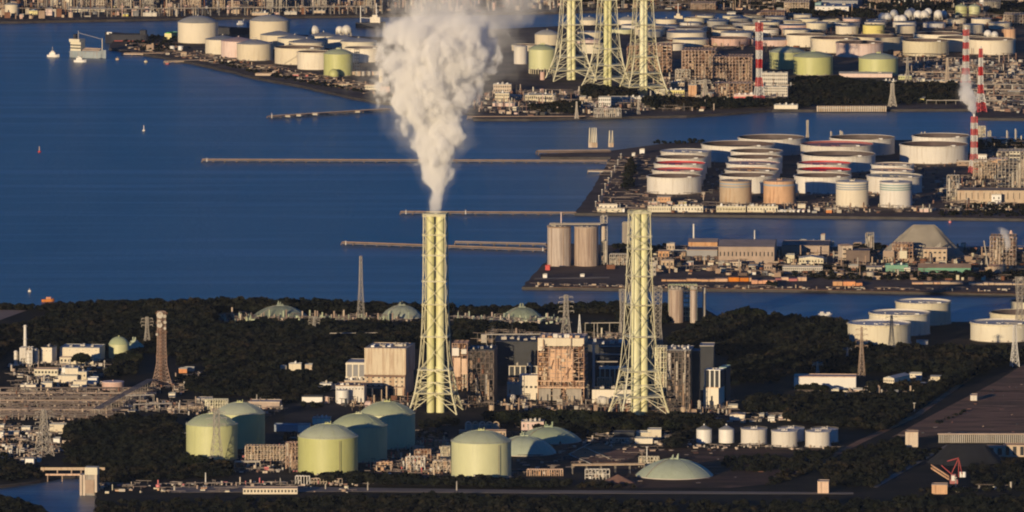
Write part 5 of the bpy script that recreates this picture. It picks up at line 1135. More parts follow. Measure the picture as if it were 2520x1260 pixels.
tank(2206, 512, 80, 61, 'flat', 'white', "small whitest tank with green-blue bands, last of the four front tanks", band=[('teal', 0.88, 0.93), ('teal', 0.78, 0.83), ('teal', 0.70, 0.74)], group=FG)
# front row of barracks-like process sheds
for i, (x0, x1) in enumerate(((1594, 1651), (1654, 1730), (1763, 1835), (1839, 1914))):
    B(x0, x1, 522, 509, 12, "long low cream shed row at the wharf front, %s from the smokeless chimney" % ORD[i], m='cream', roof='cream', rot=-1, name="row_shed", win=(10, 1, 0.3, 0.4), units=6, group="cream row sheds on the tank wharf front")
for i, (x, yb, w_, h_, m_) in enumerate(((1595, 509, 28, 10, 'pink'), (1640, 506, 14, 7, 'pink'), (1670, 506, 19, 8, 'yellow'), (1618, 498, 32, 13, 'rusty'), (1474, 516, 45, 12, 'wall_cream'), (1470, 522, 60, 8, 'cream'), (1525, 522, 12, 8, 'white_paint'), (1574, 378, 12, 10, 'white_paint'), (1555, 384, 8, 6, 'white_paint'), (1962, 512, 20, 8, 'cream'), (2033, 524, 14, 7, 'orange'), (2050, 522, 14, 8, 'tan_rust'), (2003, 520, 14, 7, 'light_concrete'), (2263, 522, 8, 7, 'pink'), (2273, 522, 12, 8, 'pink'), (2402, 400, 26, 18, 'white_paint'), (2440, 502, 24, 22, 'white_paint'), (2312, 472, 28, 6, 'light_concrete'), (2346, 400, 14, 12, 'steel_brown'), (2355, 408, 60, 10, 'steel_brown'))):
    lab = ["pinkish shed above the first cream row shed", "tiny pinkish box above the cream row sheds", "yellowish box above the second cream row shed", "brown arched shed behind the pinkish one", "pale roofed workshop beside the smokeless chimney's top", "cream lean-to below the pale roofed workshop", "bright white kiosk touching the smokeless chimney's top", "bright white cube near the jetty root", "small white cube nearest the jetty root", "cream hut between the small tanks' front", "orange box on the wharf front beside the third small tank", "tan hut next to the orange box on the wharf front", "pale hut left of the orange box on the wharf front", "tiny pink box right of the last small tank", "pink hut pair partner right of the last small tank", "white flat block behind the red and white stack's foot", "bright white house with two dark windows on the brown terrace", "pale low canopy right of the wide cream rimmed tank", "brown box against the huge clean white tank", "brown low deck at the huge clean white tank's right foot"][i]
    B(x, x+w_, yb, yb-h_, 8, lab, m=m_, roof='light_concrete', rot=-3, name="hut" if w_ < 18 else "yard_shed", win=(2, 1, 0.25, 0.35, 0.3) if i == 16 else ((4, 1, 0.3, 0.3) if w_ > 24 else None), gable=('x', 3) if i in (3,) else None)
for i, x in enumerate((1925, 1932, 1939, 1951, 1958, 1968, 1978, 1990)):
    vehicle(x, 523, "pale truck parked on the tank wharf front, %s from the cream row sheds" % ORD[i], ['white_paint', 'blue_grey', 'cream', 'white', 'light_concrete', 'white_paint', 'pink', 'white'][i], "truck", 0.2+0.2*i, "trucks parked on the tank wharf front")
B(2356, 2560, 500, 469, 30, "long brown terrace wall at the wharf's inner end", m='tan_rust', roof='roof_brown', rot=-1, name="terrace_building", win=(14, 1, 0.1, 0.6))
scaffold(2395, 2450, 440, 395, 20, 8, 5, "rusty plant frame at the foot of the red and white stack", m='tan_rust', fill='steel_brown', rot=-3, name="plant_structure", seed=71, beam=0.5, vessels=5)
scaffold(2455, 2540, 470, 372, 30, 9, 7, "pale grey plant frame at the frame edge beyond the stack", m='steel', fill='steel_brown', rot=-3, name="plant_structure", seed=72, beam=0.5, vessels=8)
scaffold(2330, 2360, 496, 432, 12, 4, 5, "thin dark pipe tower at the brown terrace wall", m='steel', fill='steel_brown', rot=-3, name="pipe_tower", seed=73, beam=0.4)
g = P(2410, 415); s = S(g); t = thing("pipe_loop", "orange arched pipe loop at the stack's foot", "pipe loop", (g.x, g.y, LZ)); r_ = 9*s; MB().path([(r_*math.cos(a), 0, 3+r_*1.1*math.sin(a)) for a in [math.pi*i/10 for i in range(11)]], 1.8, 8).build("pipe", 'rusty', t); MB().box(-r_-1, -1, 0, -r_+1, 1, 3.2).box(r_-1, -1, 0, r_+1, 1, 3.2).build("base", 'concrete', t)
B(2436, 2478, 404, 392, 14, "orange and white roofed plant shed beyond the stack", m='rusty', roof='pink', rot=-3, name="plant_shed", gable=('x', 3))
B(2484, 2510, 398, 370, 14, "cream tower block at the frame edge on the tank wharf", m='cream', rot=-3, name="tower_block", win=(3, 3))
scaffold(2392, 2425, 345, 312, 14, 5, 4, "cream clustered vessel frame behind the stack, against the channel", m='cream', fill='tan_rust', rot=-3, name="vessel_structure", seed=74, beam=0.5, vessels=8)
for i, (x, yb, yt) in enumerate(((2432, 348, 322), (2437, 348, 320), (2478, 350, 320), (2499, 350, 316), (2268, 350, 324), (2276, 350, 323), (2045, 352, 322), (2068, 350, 320), (2072, 350, 322))):
    column(x, yb, yt, 3.5, "thin pale vent post on the wharf's far shore, %s from the rear corner mast" % ORD[[5, 6, 7, 8, 3, 4, 0, 1, 2][i]], m='light_concrete', group="vent posts on the far shore of the tank wharf", name="vent_post", cat="vent post")
pylon(1987, 350, 296, 8, "slender pale mast at the rear corner of the tank wharf", arms=0, wt=4, m='light_concrete', line=0.6, name="lattice_mast")
# jetty, piers, loading arms
pier(1322, 380, 1500, 378, 26, "dark broad jetty head carrying the loading arms", m='roof_brown', h=4.0)
for i, x in enumerate((1451, 1457, 1462, 1467, 1500, 1507)):
    g = P(x, 363 if x < 1490 else 362, 3); H = HM(g, 314 if x < 1490 else 321); t = thing("loading_arm", "tall cream loading arm on the jetty, %s" % (["outermost of the group of four", "second of the group of four", "third of the group of four", "innermost of the group of four", "left one of the pair", "right one of the pair"][i]), "loading arm", (g.x, g.y, 3), "tall loading arms on the jetty")
    MB().box(-1.5, -1.5, 0, 1.5, 1.5, H*0.25).build("base", 'tan_rust', t); MB().bar((-0.8, 0, H*0.2), (0.2, 0, H), 1.3, 6).build("riser", 'cream', t); MB().bar((1.0, 0.5, H*0.25), (0.3, 0, H*0.98), 0.7, 6).build("outer_arm", 'cream', t)
pier(497, 398, 1495, 401, 10, "long thin breakwater pier reaching far to open water"); pier(985, 527, 1418, 529, 10, "thin breakwater pier crossing behind the plume chimney's head")
pier(843, 602, 1345, 620, 11, "slanting breakwater pier ending below the great silos"); pier(1120, 601, 1345, 606, 6, "faint thin jetty just behind the slanting breakwater")
pier(663, 291, 955, 273, 12, "slanting brown jetty left of the plume, with small huts"); pier(1150, 293, 1500, 292, 10, "long jetty just off the middle shore right of the plume")
pier(1447, 427, 1508, 428, 4, "short pale L shaped pipe trestle off the tank wharf", m='light_concrete', h=3.5)
pier(300, 136, 402, 137, 9, "short sandy pier by the long ship", m='tan_rust'); pier(405, 156, 520, 152, 7, "thin reddish pier in front of the great white domed tanks", m='tan_rust')
for i, (x, yb, yt, z) in enumerate(((509, 398, 388, 2.5), (1146, 527, 516, 2.5), (999, 527, 516, 2.5), (669, 290, 278, 2.5), (851, 603, 592, 2.5), (354, 322, 308, 0), (97, 374, 360, 0), (1336, 618, 608, 2.5))):
    lab = ["small light beacon on the long pier's outer end", "small white beacon right of the plume chimney's head", "small beacon on the pier end left of the plume chimney", "pale post on the slanting brown jetty's tip", "small beacon on the slanting breakwater's tip", "white pole buoy alone on the open water", "reddish pole buoy alone on the open water, farther left", "small white light where the breakwater meets the silo wharf"][i]
    g = P(x, yb, z); H = HM(g, yt); t = thing("light_beacon" if z else "pole_buoy", lab, "beacon" if z else "buoy", (g.x, g.y, z)); MB().cyl(0, 0, 0, H*0.9, 0.6, 8, 0.35).build("post", 'white_paint' if i != 6 else 'rusty', t); MB().cyl(0, 0, H*0.9, H, 0.6, 8).build("lantern", 'steel', t)
    if not z: MB().cyl(0, 0, -1, 1.2, 2.0, 12).build("float", 'white_paint' if i != 6 else 'red', t)
for i, (x, y) in enumerate(((708, 288), (735, 286), (775, 283), (880, 277))):
    g = P(x, y, 2.6); t = thing("jetty_hut", "small hut on the slanting brown jetty, %s from its tip" % ORD[i], "hut", (g.x, g.y, 2.6), "huts on the slanting brown jetty"); MB().box(-3, -2, 0, 3, 2, 2.5).build("wall", 'light_concrete', t); MB().gable(-3, -2, 2.503, 3, 2, 3.5, 'x', 0.4).build("roof", 'steel_brown', t)
redwhite(2397, 425, 287, 26, 15, "red and white banded stack with steam at its top, on the tank wharf", nb=9, flue=5.5)
# earth plots and lanes on the tank wharf
for i, (x0, y0, x1, y1) in enumerate(((1535, 404, 1592, 403), (1545, 414, 1592, 413), (1540, 455, 1592, 454))): land("yard_lane", [(x0, y0), (x1, y1), (x1, y1+1.6), (x0, y0+1.6)], 'road_pale', z1=LZ+0.12, z0=LZ-0.1, zp=LZ)
land("shore_lane", [(1524, 386), (1530, 386), (1472, 515), (1462, 515)], 'road_pale', z1=LZ+0.12, z0=LZ-0.1, zp=LZ)
for i in range(9):
    t_ = i/8; x = 1528-62*t_; y = 392+118*t_; g = P(x, y); t = thing("shore_lamp", "pale lamp post on the shore lane, %s from the jetty" % ORD[i], "lamp post", (g.x, g.y, LZ), "lamp posts along the shore lane of the tank wharf"); MB().cyl(0, 0, 0, 6.5, 0.45, 8).build("post", 'light_concrete', t); MB().box(-1, -0.4, 6.5, 1, 0.4, 7).build("lamp_head", 'white_paint', t)
# ------------------------------------------------------------------ middle shore beyond the bay: left tank farm
LG = "great domed tanks at the tip of the middle shore"
tank(486, 107, 99, 50, 'dome', 'wall_cream', "great cream domed tank nearest the tip, with the small green shed beside it", hd=20, roof_m='roof_grey', group=LG, detail=False, cat="gas tank"); tank(663, 103, 99, 50, 'dome', 'wall_cream', "great cream domed tank standing higher behind the huddle of tanks", hd=18, roof_m='roof_grey', group=LG, detail=False, cat="gas tank")
MG = "huddled tanks of the middle shore farm"
def far(cx, yb, w, h, roof, m, label, **k): return tank(cx, yb, w, h, roof, m, label, group=k.pop('group', MG), detail=k.pop('detail', False), **k)
far(684, 122, 88, 34, 'cone', 'wall_cream', "grey coned tank directly before the second great domed tank", hd=14, roof_m='roof_grey'); far(725, 128, 86, 32, 'cone', 'cream', "grey coned tank second back in the huddle's middle", hd=12, roof_m='roof_grey')
far(547, 134, 86, 35, 'cone', 'wall_cream', "cream coned tank at the huddle's outer end, before the first great dome", hd=14, roof_m='roof_grey'); far(586, 142, 86, 39, 'cone', 'pink', "pinkish stained coned tank with a red blotch", hd=14, roof_m='pink')
far(626, 150, 88, 40, 'cone', 'wall_cream', "bright cream coned tank with streaked wall, beside the pinkish one", hd=16, roof_m='roof_grey', detail=True); far(754, 138, 88, 32, 'cone', 'wall_cream', "grey coned tank with dotted eave behind the two dark open tanks", hd=13, roof_m='roof_grey')
far(735, 160, 120, 40, 'open', 'wall_cream', "broad open tank with diagonal stair line on its wall", detail=True, stair=-2.2); far(775, 172, 88, 42, 'open', 'wall_cream', "bright open tank between the stair-lined tank and the pale green one")
far(832, 188, 72, 54, 'dome', 'pale_green', "pale green domed tank by the shore with a small dome shadow at its base", hd=15, roof_m='roof_green', detail=True)
far(796, 112, 76, 22, 'cone', 'wall_cream', "low coned tank below the single white sphere", hd=13, roof_m='roof_grey'); far(838, 120, 78, 22, 'cone', 'wall_cream', "low coned tank below the pair of white spheres", hd=13, roof_m='roof_grey')
far(882, 130, 90, 26, 'cone', 'cream', "coned tank half fading into the plume's edge", hd=13, roof_m='roof_grey'); far(896, 154, 94, 34, 'open', 'wall_cream', "open tank beside the pale green domed tank, touching the plume", detail=True)
g = P(822, 189); t = thing("small_dome_tank", "little pale dome at the foot of the shore's pale green tank", "tank", (g.x, g.y-6, LZ)); MB().ball(0, 0, 4, 7, 20).build("vessel", 'pale_green', t, smooth=True); MB().cyl(0, 0, 0, 1, 7.5, 20).build("base", 'concrete', t)
sphere(774, 90, 25, "single white sphere left of the pair, on the middle shore"); sphere(836, 86, 20, "rear sphere of the white pair on the middle shore"); sphere(853, 89, 25, "front sphere of the white pair on the middle shore")
building(405, 422, 96, 82, 16, "yellowish gabled end of the bright green shed at the tip", m='yellow', roof='bright_green', rot=-14, gable=('y', 3), name="shed"); building(420, 433, 93, 81, 14, "bright green shed beside the first great domed tank", m='bright_green', roof='bright_green', rot=-8, name="green_shed")
for i, x in enumerate((424, 444)): tank(x, 124, 12, 10, 'flat', 'white_paint', "tiny white drum before the first great dome, %s from the tip" % ORD[i])
for i in range(14):
    g = P(868+i*4.8, 186+rnd.uniform(-2, 2)); t = thing("railcar", "tan wagon in the row by the shore's green tank, %s from it" % ORD[i], "wagon", (g.x, g.y, LZ), "row of wagons by the pale green shore tank", 0.2); MB().box(-1.6, -5, 1, 1.6, 5, HM(g, 175)).build("body", ['tan_rust', 'rusty', 'light_concrete'][i % 3], t); MB().box(-1.4, -4, 0, 1.4, -3, 1).box(-1.4, 3, 0, 1.4, 4, 1).build("wheel_set", 'dark', t)
scaffold(872, 884, 176, 122, 14, 2, 7, "thin pale ladder tower right of the shore's pale green tank", m='light_concrete', fill='steel', rot=0, name="stair_tower", seed=81, beam=0.5, fillp=0.05, vessels=0)
tank(938, 204, 12, 34, 'flat', 'wall_cream', "narrow cream vessel at the plume's edge by the shore", detail=False)
for i, (x, yb, w_, h_, m_) in enumerate(((817, 213, 50, 5, 'cream'), (898, 221, 36, 11, 'cream'), (935, 226, 24, 12, 'pink'), (560, 157, 8, 7, 'white_paint'), (670, 182, 8, 5, 'white_paint'), (770, 199, 5, 4, 'white_paint'), (628, 186, 40, 4, 'tan_rust'), (445, 137, 14, 7, 'tan_rust'), (360, 122, 18, 10, 'steel_brown'), (720, 190, 16, 6, 'red'), (752, 190, 6, 5, 'red'), (865, 152, 10, 20, 'steel'))):
    lab = ["long low cream row hut on the shore below the wagons", "cream shore hut touching the plume's lower edge", "pinkish shore hut behind the plume's lower edge", "tiny white post hut before the streaked cream tank", "tiny white box on the shore bank under the stair-lined tank", "tiny white dot hut on the shore bank near the pale green tank", "long low tan pump deck on the shore bank", "tan hut group between the drums and the shore", "brown mound hut at the middle shore's tip", "red pipe deck before the bright open tank", "small red valve box before the bright open tank", "grey stair block behind the pale green shore tank"][i]
    building(x, x+w_, yb, yb-h_, 8, lab, m=m_, roof='steel_brown', rot=-4, name="hut", win=(8, 1, 0.5, 0.4) if w_ > 30 and i < 3 else None)
# behind and right of the plume
far(1281, 158, 33, 43, 'flat', 'white', "upright white tank right of the plume", group=None); t = far(1335, 172, 68, 49, 'dome', 'pale_green', "pale green domed tank raised on posts between plume and far chimneys", hd=15, roof_m='roof_green', group=None, detail=True, z=LZ+6)
q = MB(); r = t['r']
for k in range(30): a = 2*math.pi*k/30; q.cyl(r*0.97*math.cos(a), r*0.97*math.sin(a), -6, 0, 0.5, 6)
q.build("support_leg", 'cream', t)
tank(1335, 197, 12, 19, 'flat', 'pink', "small pinkish drum under the raised pale green tank", detail=False)
far(1347, 112, 62, 26, 'dome', 'wall_cream', "white domed tank touched by the plume's drifting veil", hd=14, roof_m='roof_grey', group=None); far(1290, 126, 62, 14, 'open', 'wall_cream', "low open tank just right of the plume", group=None)
far(1450, 62, 44, 12, 'dome', 'wall_cream', "low domed tank between the first and second far chimney, rearmost", hd=10, roof_m='roof_grey', group=None); far(1546, 62, 50, 12, 'dome', 'wall_cream', "low domed tank between the second and third far chimney, rearmost", hd=11, roof_m='roof_grey', group=None)
far(1452, 95, 62, 14, 'flat', 'wall_cream', "white flat tank seen through the first far chimney gap", group=None); far(1450, 108, 60, 9, 'flat', 'pink', "pink rimmed tank seen through the first far chimney gap", group=None); far(1456, 132, 60, 22, 'open', 'cream', "cream tank with slanted shadow behind the first far chimney gap", group=None)
far(1530, 84, 60, 10, 'flat', 'pale_green', "pale green flat tank seen through the second far chimney gap", group=None); far(1600, 92, 60, 14, 'flat', 'cream', "cream flat tank behind the third far chimney", group=None); far(1650, 84, 50, 12, 'flat', 'pink', "pink topped tank right of the third far chimney", group=None)
far(1648, 125, 76, 16, 'open', 'wall_cream', "white open tank above the brown plant frame, right of the third far chimney", group=None)
# three far chimneys
FC = "yellow lattice chimneys on the middle shore"
for i, (cx, yc, prof, rz, fl) in enumerate(((1405, 199, [(199, 54), (165, 42), (130, 31), (60, 25), (0, 22)], R(10), [(-4, -6, 3.3, 3), (6, -2, 2.9, 3)]), (1494, 219, [(219, 52), (186, 40), (140, 29), (60, 22), (0, 19)], R(14), [(-3, -6, 3.3, 3), (6, -2, 2.9, 3)]), (1583, 239, [(239, 56), (200, 42), (150, 30), (60, 23), (0, 20)], R(12), [(-3, -6, 3.3, 3), (5, -2, 2.9, 3)]))):
    flue_chimney(cx, yc-3, -145+i*20, [(y, w) for y, w in prof], rz, fl, [prof[0][0]-28, prof[0][0]-60, prof[0][0]-100, 60, 0, -70], "yellow lattice chimney with flared legs on the middle shore, %s" % ["nearest the plume", "middle one of three", "farthest from the plume"][i], H=None, wl=0.9, group=FC)
# brown plant and its surroundings
SC = scaffold
SC(1543, 1652, 178, 112, 40, 10, 8, "brown plant frame behind the third far chimney", m='frame_tan', fill='rust_dark', rot=-3, name="plant_structure", seed=91, beam=0.8, vessels=6); SC(1678, 1760, 196, 124, 45, 10, 9, "tall brown plant frame block, half nearer the far chimneys", m='frame_tan', fill='rust_dark', rot=-4, name="plant_structure", seed=92, beam=0.8, vessels=8)
SC(1755, 1850, 205, 140, 45, 12, 8, "tall brown plant frame block, half nearer the white banded tower", m='frame_tan', fill='rust_dark', rot=-4, name="plant_structure", seed=93, beam=0.8, vessels=8); SC(1662, 1698, 198, 172, 16, 5, 4, "pale cooler frame at the foot of the tall brown plant", m='light_concrete', fill='rust_dark', rot=-3, name="cooler_structure", seed=94, beam=0.6)
SC(1760, 1850, 245, 205, 30, 10, 5, "lower brown pipe maze under the tall brown plant", m='frame_tan', fill='steel_brown', rot=-3, name="pipe_structure", seed=95, beam=0.5); SC(1700, 1735, 240, 200, 12, 3, 6, "pale lattice hoist frame under the tall brown plant", m='light_concrete', fill='steel_brown', rot=-3, name="hoist_structure", seed=96, beam=0.5, fillp=0.1)
for i, (x, yb, w_, h_, m_) in enumerate(((1611, 238, 26, 18, 'cream'), (1640, 238, 44, 16, 'yellow'), (1648, 222, 36, 18, 'tan_rust'), (1694, 242, 20, 32, 'rusty'), (1742, 246, 14, 16, 'tan_rust'), (1457, 236, 26, 8, 'pink'), (1473, 264, 30, 24, 'white_paint'), (1500, 258, 30, 18, 'wall_cream'), (1528, 252, 58, 12, 'white'), (1595, 254, 42, 9, 'wall_cream'), (1662, 252, 30, 9, 'white'), (1445, 264, 22, 5, 'white'), (1292, 248, 32, 14, 'cream'), (1318, 250, 48, 16, 'wall_cream'), (1352, 268, 10, 9, 'pink'), (1254, 244, 28, 8, 'light_concrete'), (1218, 250, 35, 20, 'wall_cream'), (1212, 262, 56, 8, 'pink'), (1214, 230, 44, 22, 'tan_rust'), (1426, 248, 16, 9, 'tan_rust'), (1860, 238, 78, 24, 'white'), (1806, 250, 55, 16, 'pink'), (1868, 214, 70, 34, 'white'), (1874, 256, 20, 6, 'white'), (1905, 268, 58, 9, 'wall_cream'), (2172, 214, 34, 14, 'white_paint'), (2258, 252, 26, 9, 'yellow'), (2211, 196, 32, 9, 'pale_green'), (2065, 190, 130, 9, 'pink'), (2256, 206, 20, 12, 'cream'), (2276, 214, 80, 14, 'tan_rust'), (2480, 234, 30, 8, 'cream'), (2380, 60, 4, 3, 'cream'))):
    lab = ["cream cut block right of the third far chimney", "yellowish low hall with small windows below the brown plant", "tan hall behind the yellowish low hall", "reddish brown stack house below the brown plant", "tan hut between the pipe maze and the stack house", "pinkish low hut between the second and third far chimney's feet", "white cube pump house before the second far chimney", "cream pump house beside the white cube", "long pinkish white shed under the third far chimney", "long cream shed right of the third far chimney's foot", "round ended white shed near the brown pipe maze", "low white hut left of the white cube pump house", "long cream hall with sloped roof right of the plume's foot", "bright cream gabled hall joined to the sloped roof one", "tiny pink tower hut before the cream halls", "pale duct house between plume and cream halls", "bright white lower block right of the plume's foot", "pinkish terrace below the bright white block", "tan frame upper block right of the plume's foot", "tan hut left of the second far chimney's foot", "white framed office block beside the banded tower, lower floors", "red and white striped low building by the banded tower", "white and pale blue framed block beside the banded tower, upper floors", "white low hut at the banded tower's wood", "long pinkish white shed on the quay", "white raised hall behind the quay crane", "yellow tan barrel shed on the dark quay", "low pale yellow green shed below the white open tank", "long pink wall at the pale green tanks' foot", "cream stepped block among the far pipes", "brown long works row among the far pipes", "cream shed at the frame edge beyond the far tower", "cream dot hut"][i]
    if i == 32: continue
    building(x, x+w_, yb, yb-h_, 14, lab, m=m_, roof='roof_grey' if i not in (21,) else 'pink', rot=-4, name="hut" if w_ < 18 else "works_hall", gable=('x', 4) if i in (12, 13, 26, 28) else None, win=(max(3, int(w_/5)), 3 if i in (20, 22) else (2 if h_ > 17 else 1), 0.5, 0.45) if w_ > 24 and i not in (24, 28, 17) else None, units=3 if w_ > 30 else 0, band=[('red', 0.1, 0.3), ('red', 0.55, 0.75)] if i == 21 else None)
redwhite(1868, 258, 56, 30, 17, "red and white banded tower beside the brown plant", nb=9, flue=5.5, taper=0.33); redwhite(2377, 215, 73, 26, 13, "red and white banded tower before the great white tank, its foot behind steam", nb=9, flue=5.5, taper=0.42); redwhite(2413, 275, 120, 30, 8, "pointed red and white banded tower right of the small steam cloud", nb=7, flue=4, taper=0.33)
pylon(2196, 262, 205, 20, "pale quay crane mast with spread legs on the far quay", m='light_concrete', arms=0, wt=6, line=0.7, name="quay_crane"); pylon(2331, 216, 143, 14, "thin tan pylon right of the round white open tank", m='tan_rust', arms=2, wt=3, line=0.5); pylon(2233, 212, 140, 12, "faint pylon between the pale green tank and the round white one", arms=2, wt=3, line=0.45); pylon(1735, 250, 195, 20, "pale pylon in front of the brown pipe maze", m='light_concrete', arms=2, wt=5, line=0.5)
pylon(1419, 292, 250, 9, "thin pale mast on the jetty left of the dolphin row", m='light_concrete', arms=0, wt=2, line=0.6, name="lattice_mast"); pylon(1571, 281, 244, 8, "thin pale mast on the quay under the third far chimney", m='light_concrete', arms=0, wt=2, line=0.6, name="lattice_mast")
SC(1212, 1262, 228, 208, 20, 6, 2, "pinkish roof frame on the block right of the plume's foot", m='pink', fill='tan_rust', rot=-3, name="roof_structure", seed=97, beam=0.6, z=0) if False else None
SC(1462, 1528, 290, 268, 12, 14, 2, "comb like pale row of quay dolphins and pipes under the middle far chimney", m='light_concrete', fill='steel_brown', rot=0, name="quay_structure", seed=98, beam=0.6)
for i in range(32):
    x = 2012+i*5.4; g = P(x, 271); t = thing("quay_fender", "tan block of the far quay row, %s" % ("%s from the pinkish white quay shed" % ORD[i] if i < 16 else "%s from the quay crane mast" % ORD[31-i]), "fender block", (g.x, g.y, LZ-2), "row of tan fender blocks along the far quay"); h_ = HM(g, 257); MB().box(-0.9, 0, 0, 0.9, 4, h_).build("post", 'tan_rust', t); MB().box(-1.2, -0.6, h_*0.55, 1.2, 0, h_*0.8).build("fender", 'light_concrete', t)
# right hand tanks of the middle shore
RG = "big tanks of the right hand middle shore farm"
F = lambda *a, **k: far(*a, group=RG, **k)
F(1938, 172, 88, 42, 'dome', 'pale_green', "pale green domed tank behind its twin, by the dark wood", hd=16, roof_m='roof_green', detail=True); F(2002, 186, 98, 44, 'dome', 'pale_green', "pale green domed tank with tree shadow across its wall", hd=17, roof_m='roof_green', detail=True); F(2163, 188, 97, 42, 'dome', 'pale_green', "pale green domed tank with two dark upright lines, beside the rusty open tank", hd=17, roof_m='roof_green', detail=True)
F(1984, 116, 96, 28, 'open', 'wall_cream', "open cream tank behind the pale green twins, nearer the banded tower"); F(2052, 131, 112, 34, 'open', 'wall_cream', "open cream tank with half shaded wall behind the pale green twins", detail=True); F(2117, 142, 116, 34, 'open', 'pink', "open tank with rust streaked pink wall", detail=True)
F(2160, 127, 126, 34, 'open', 'wall_cream', "wide open tank directly behind the rust streaked pink one"); F(2280, 139, 114, 36, 'open', 'cream', "round whitish open tank standing clear on the right", detail=True); F(2370, 128, 118, 32, 'open', 'wall_cream', "shaded open tank behind the banded tower without smoke"); F(2442, 136, 118, 36, 'open', 'wall_cream', "great cream open tank right of the banded tower", detail=True)
F(2310, 112, 120, 26, 'open', 'wall_cream', "wide open tank behind the shaded one, pink rimmed"); F(2085, 85, 56, 19, 'flat', 'wall_cream', "cream flat tank before a dark mast, in the crowded farm"); F(2011, 77, 54, 19, 'flat', 'cream', "yellowish flat tank at the crowded farm's outer corner"); F(2230, 83, 52, 18, 'flat', 'wall_cream', "small white tank above the wide pink rimmed one"); F(2151, 84, 54, 20, 'flat', 'yellow', "yellow tinged tank between two white ones in the crowded farm"); F(2396, 83, 52, 21, 'flat', 'wall_cream', "upright white tank behind the red and white banded tower"); F(2485, 95, 32, 22, 'flat', 'rusty', "small rusty orange tank near the frame edge"); F(2462, 72, 56, 14, 'flat', 'wall_cream', "white tank right of the small rusty orange one's rear")
sphere(2431, 96, 20, "white sphere left of the small rusty orange tank", group=None); sphere(2448, 97, 18, "second white sphere, touching the small rusty orange tank", group=None)
for i, (x, y, w) in enumerate(((2172, 56, 22), (2183, 56, 22), (2200, 46, 20), (2209, 59, 20), (2221, 61, 22), (2236, 48, 22), (2243, 42, 20), (2259, 50, 22), (2275, 50, 22), (2284, 42, 20), (2309, 49, 22), (2322, 46, 18))):
    sphere(x, y, w, "white sphere in the cluster of far gas spheres, %s from the banded tower side" % ORD[11-i], group="cluster of white gas spheres in the far farm")
tank(2366, 40, 29, 24, 'dome', 'pale_green', "pale green tank of the lone pair above the far farm, left", hd=6, roof_m='roof_green', group=None, detail=False); tank(2399, 40, 29, 24, 'dome', 'pale_green', "pale green tank of the lone pair above the far farm, right", hd=6, roof_m='roof_green', group=None, detail=False)
tank(2417, 18, 13, 22, 'flat', 'white_paint', "bright white narrow vessel touching the lone pale green pair", detail=False)
# crowded far farm: rows of low tanks
rg = random.Random(5); cnt = 0
rows_ = [(52, 1735, 2000, 48), (60, 1640, 2480, 50), (68, 1700, 2360, 56), (77, 1560, 1980, 64), (88, 1600, 1960, 72), (98, 1690, 1900, 90), (114, 1700, 1930, 96)]
for ri, (yb, x0, x1, w) in enumerate(rows_):
    x = x0; k = 0
    while x < x1:
        ww = w*rg.uniform(0.8, 1.1)
        if not (2160 < x < 2340 and yb < 66):
            end = "banded tower by the brown plant"
            tank(x, yb+rg.uniform(-1.5, 1.5), ww, rg.uniform(10, 14)*(1+0.3*(yb > 85)), rg.choice(['flat', 'open', 'cone', 'open']), rg.choice(['wall_cream', 'wall_cream', 'white', 'cream', 'pink', 'white']), "low tank of the far farm, %s row from back, %s from the far chimneys" % (ORD[ri], ORD[k]), group="low tanks packed in the crowded far farm", detail=False, roof_m='roof_grey')
            k += 1
        x += ww*rg.uniform(1.05, 1.45)
# blue and white stepped plant building, top right
building(2006, 2088, 33, 16, 60, "stepped bluish white factory block with dark side, top of the frame", m='white', roof='blue_grey', rot=-10, name="factory_block", win=(6, 2, 0.3, 0.3), units=3); building(2022, 2110, 25, 2, 70, "taller grey brown rear part of the stepped factory block", m='wall_grey', roof='wall_grey', rot=-10, name="factory_block", win=(6, 2, 0.3, 0.3))
building(2006, 2020, 30, 8, 20, "pale stair tower at the corner of the stepped factory block", m='teal', roof='teal', rot=-10, name="stair_tower")
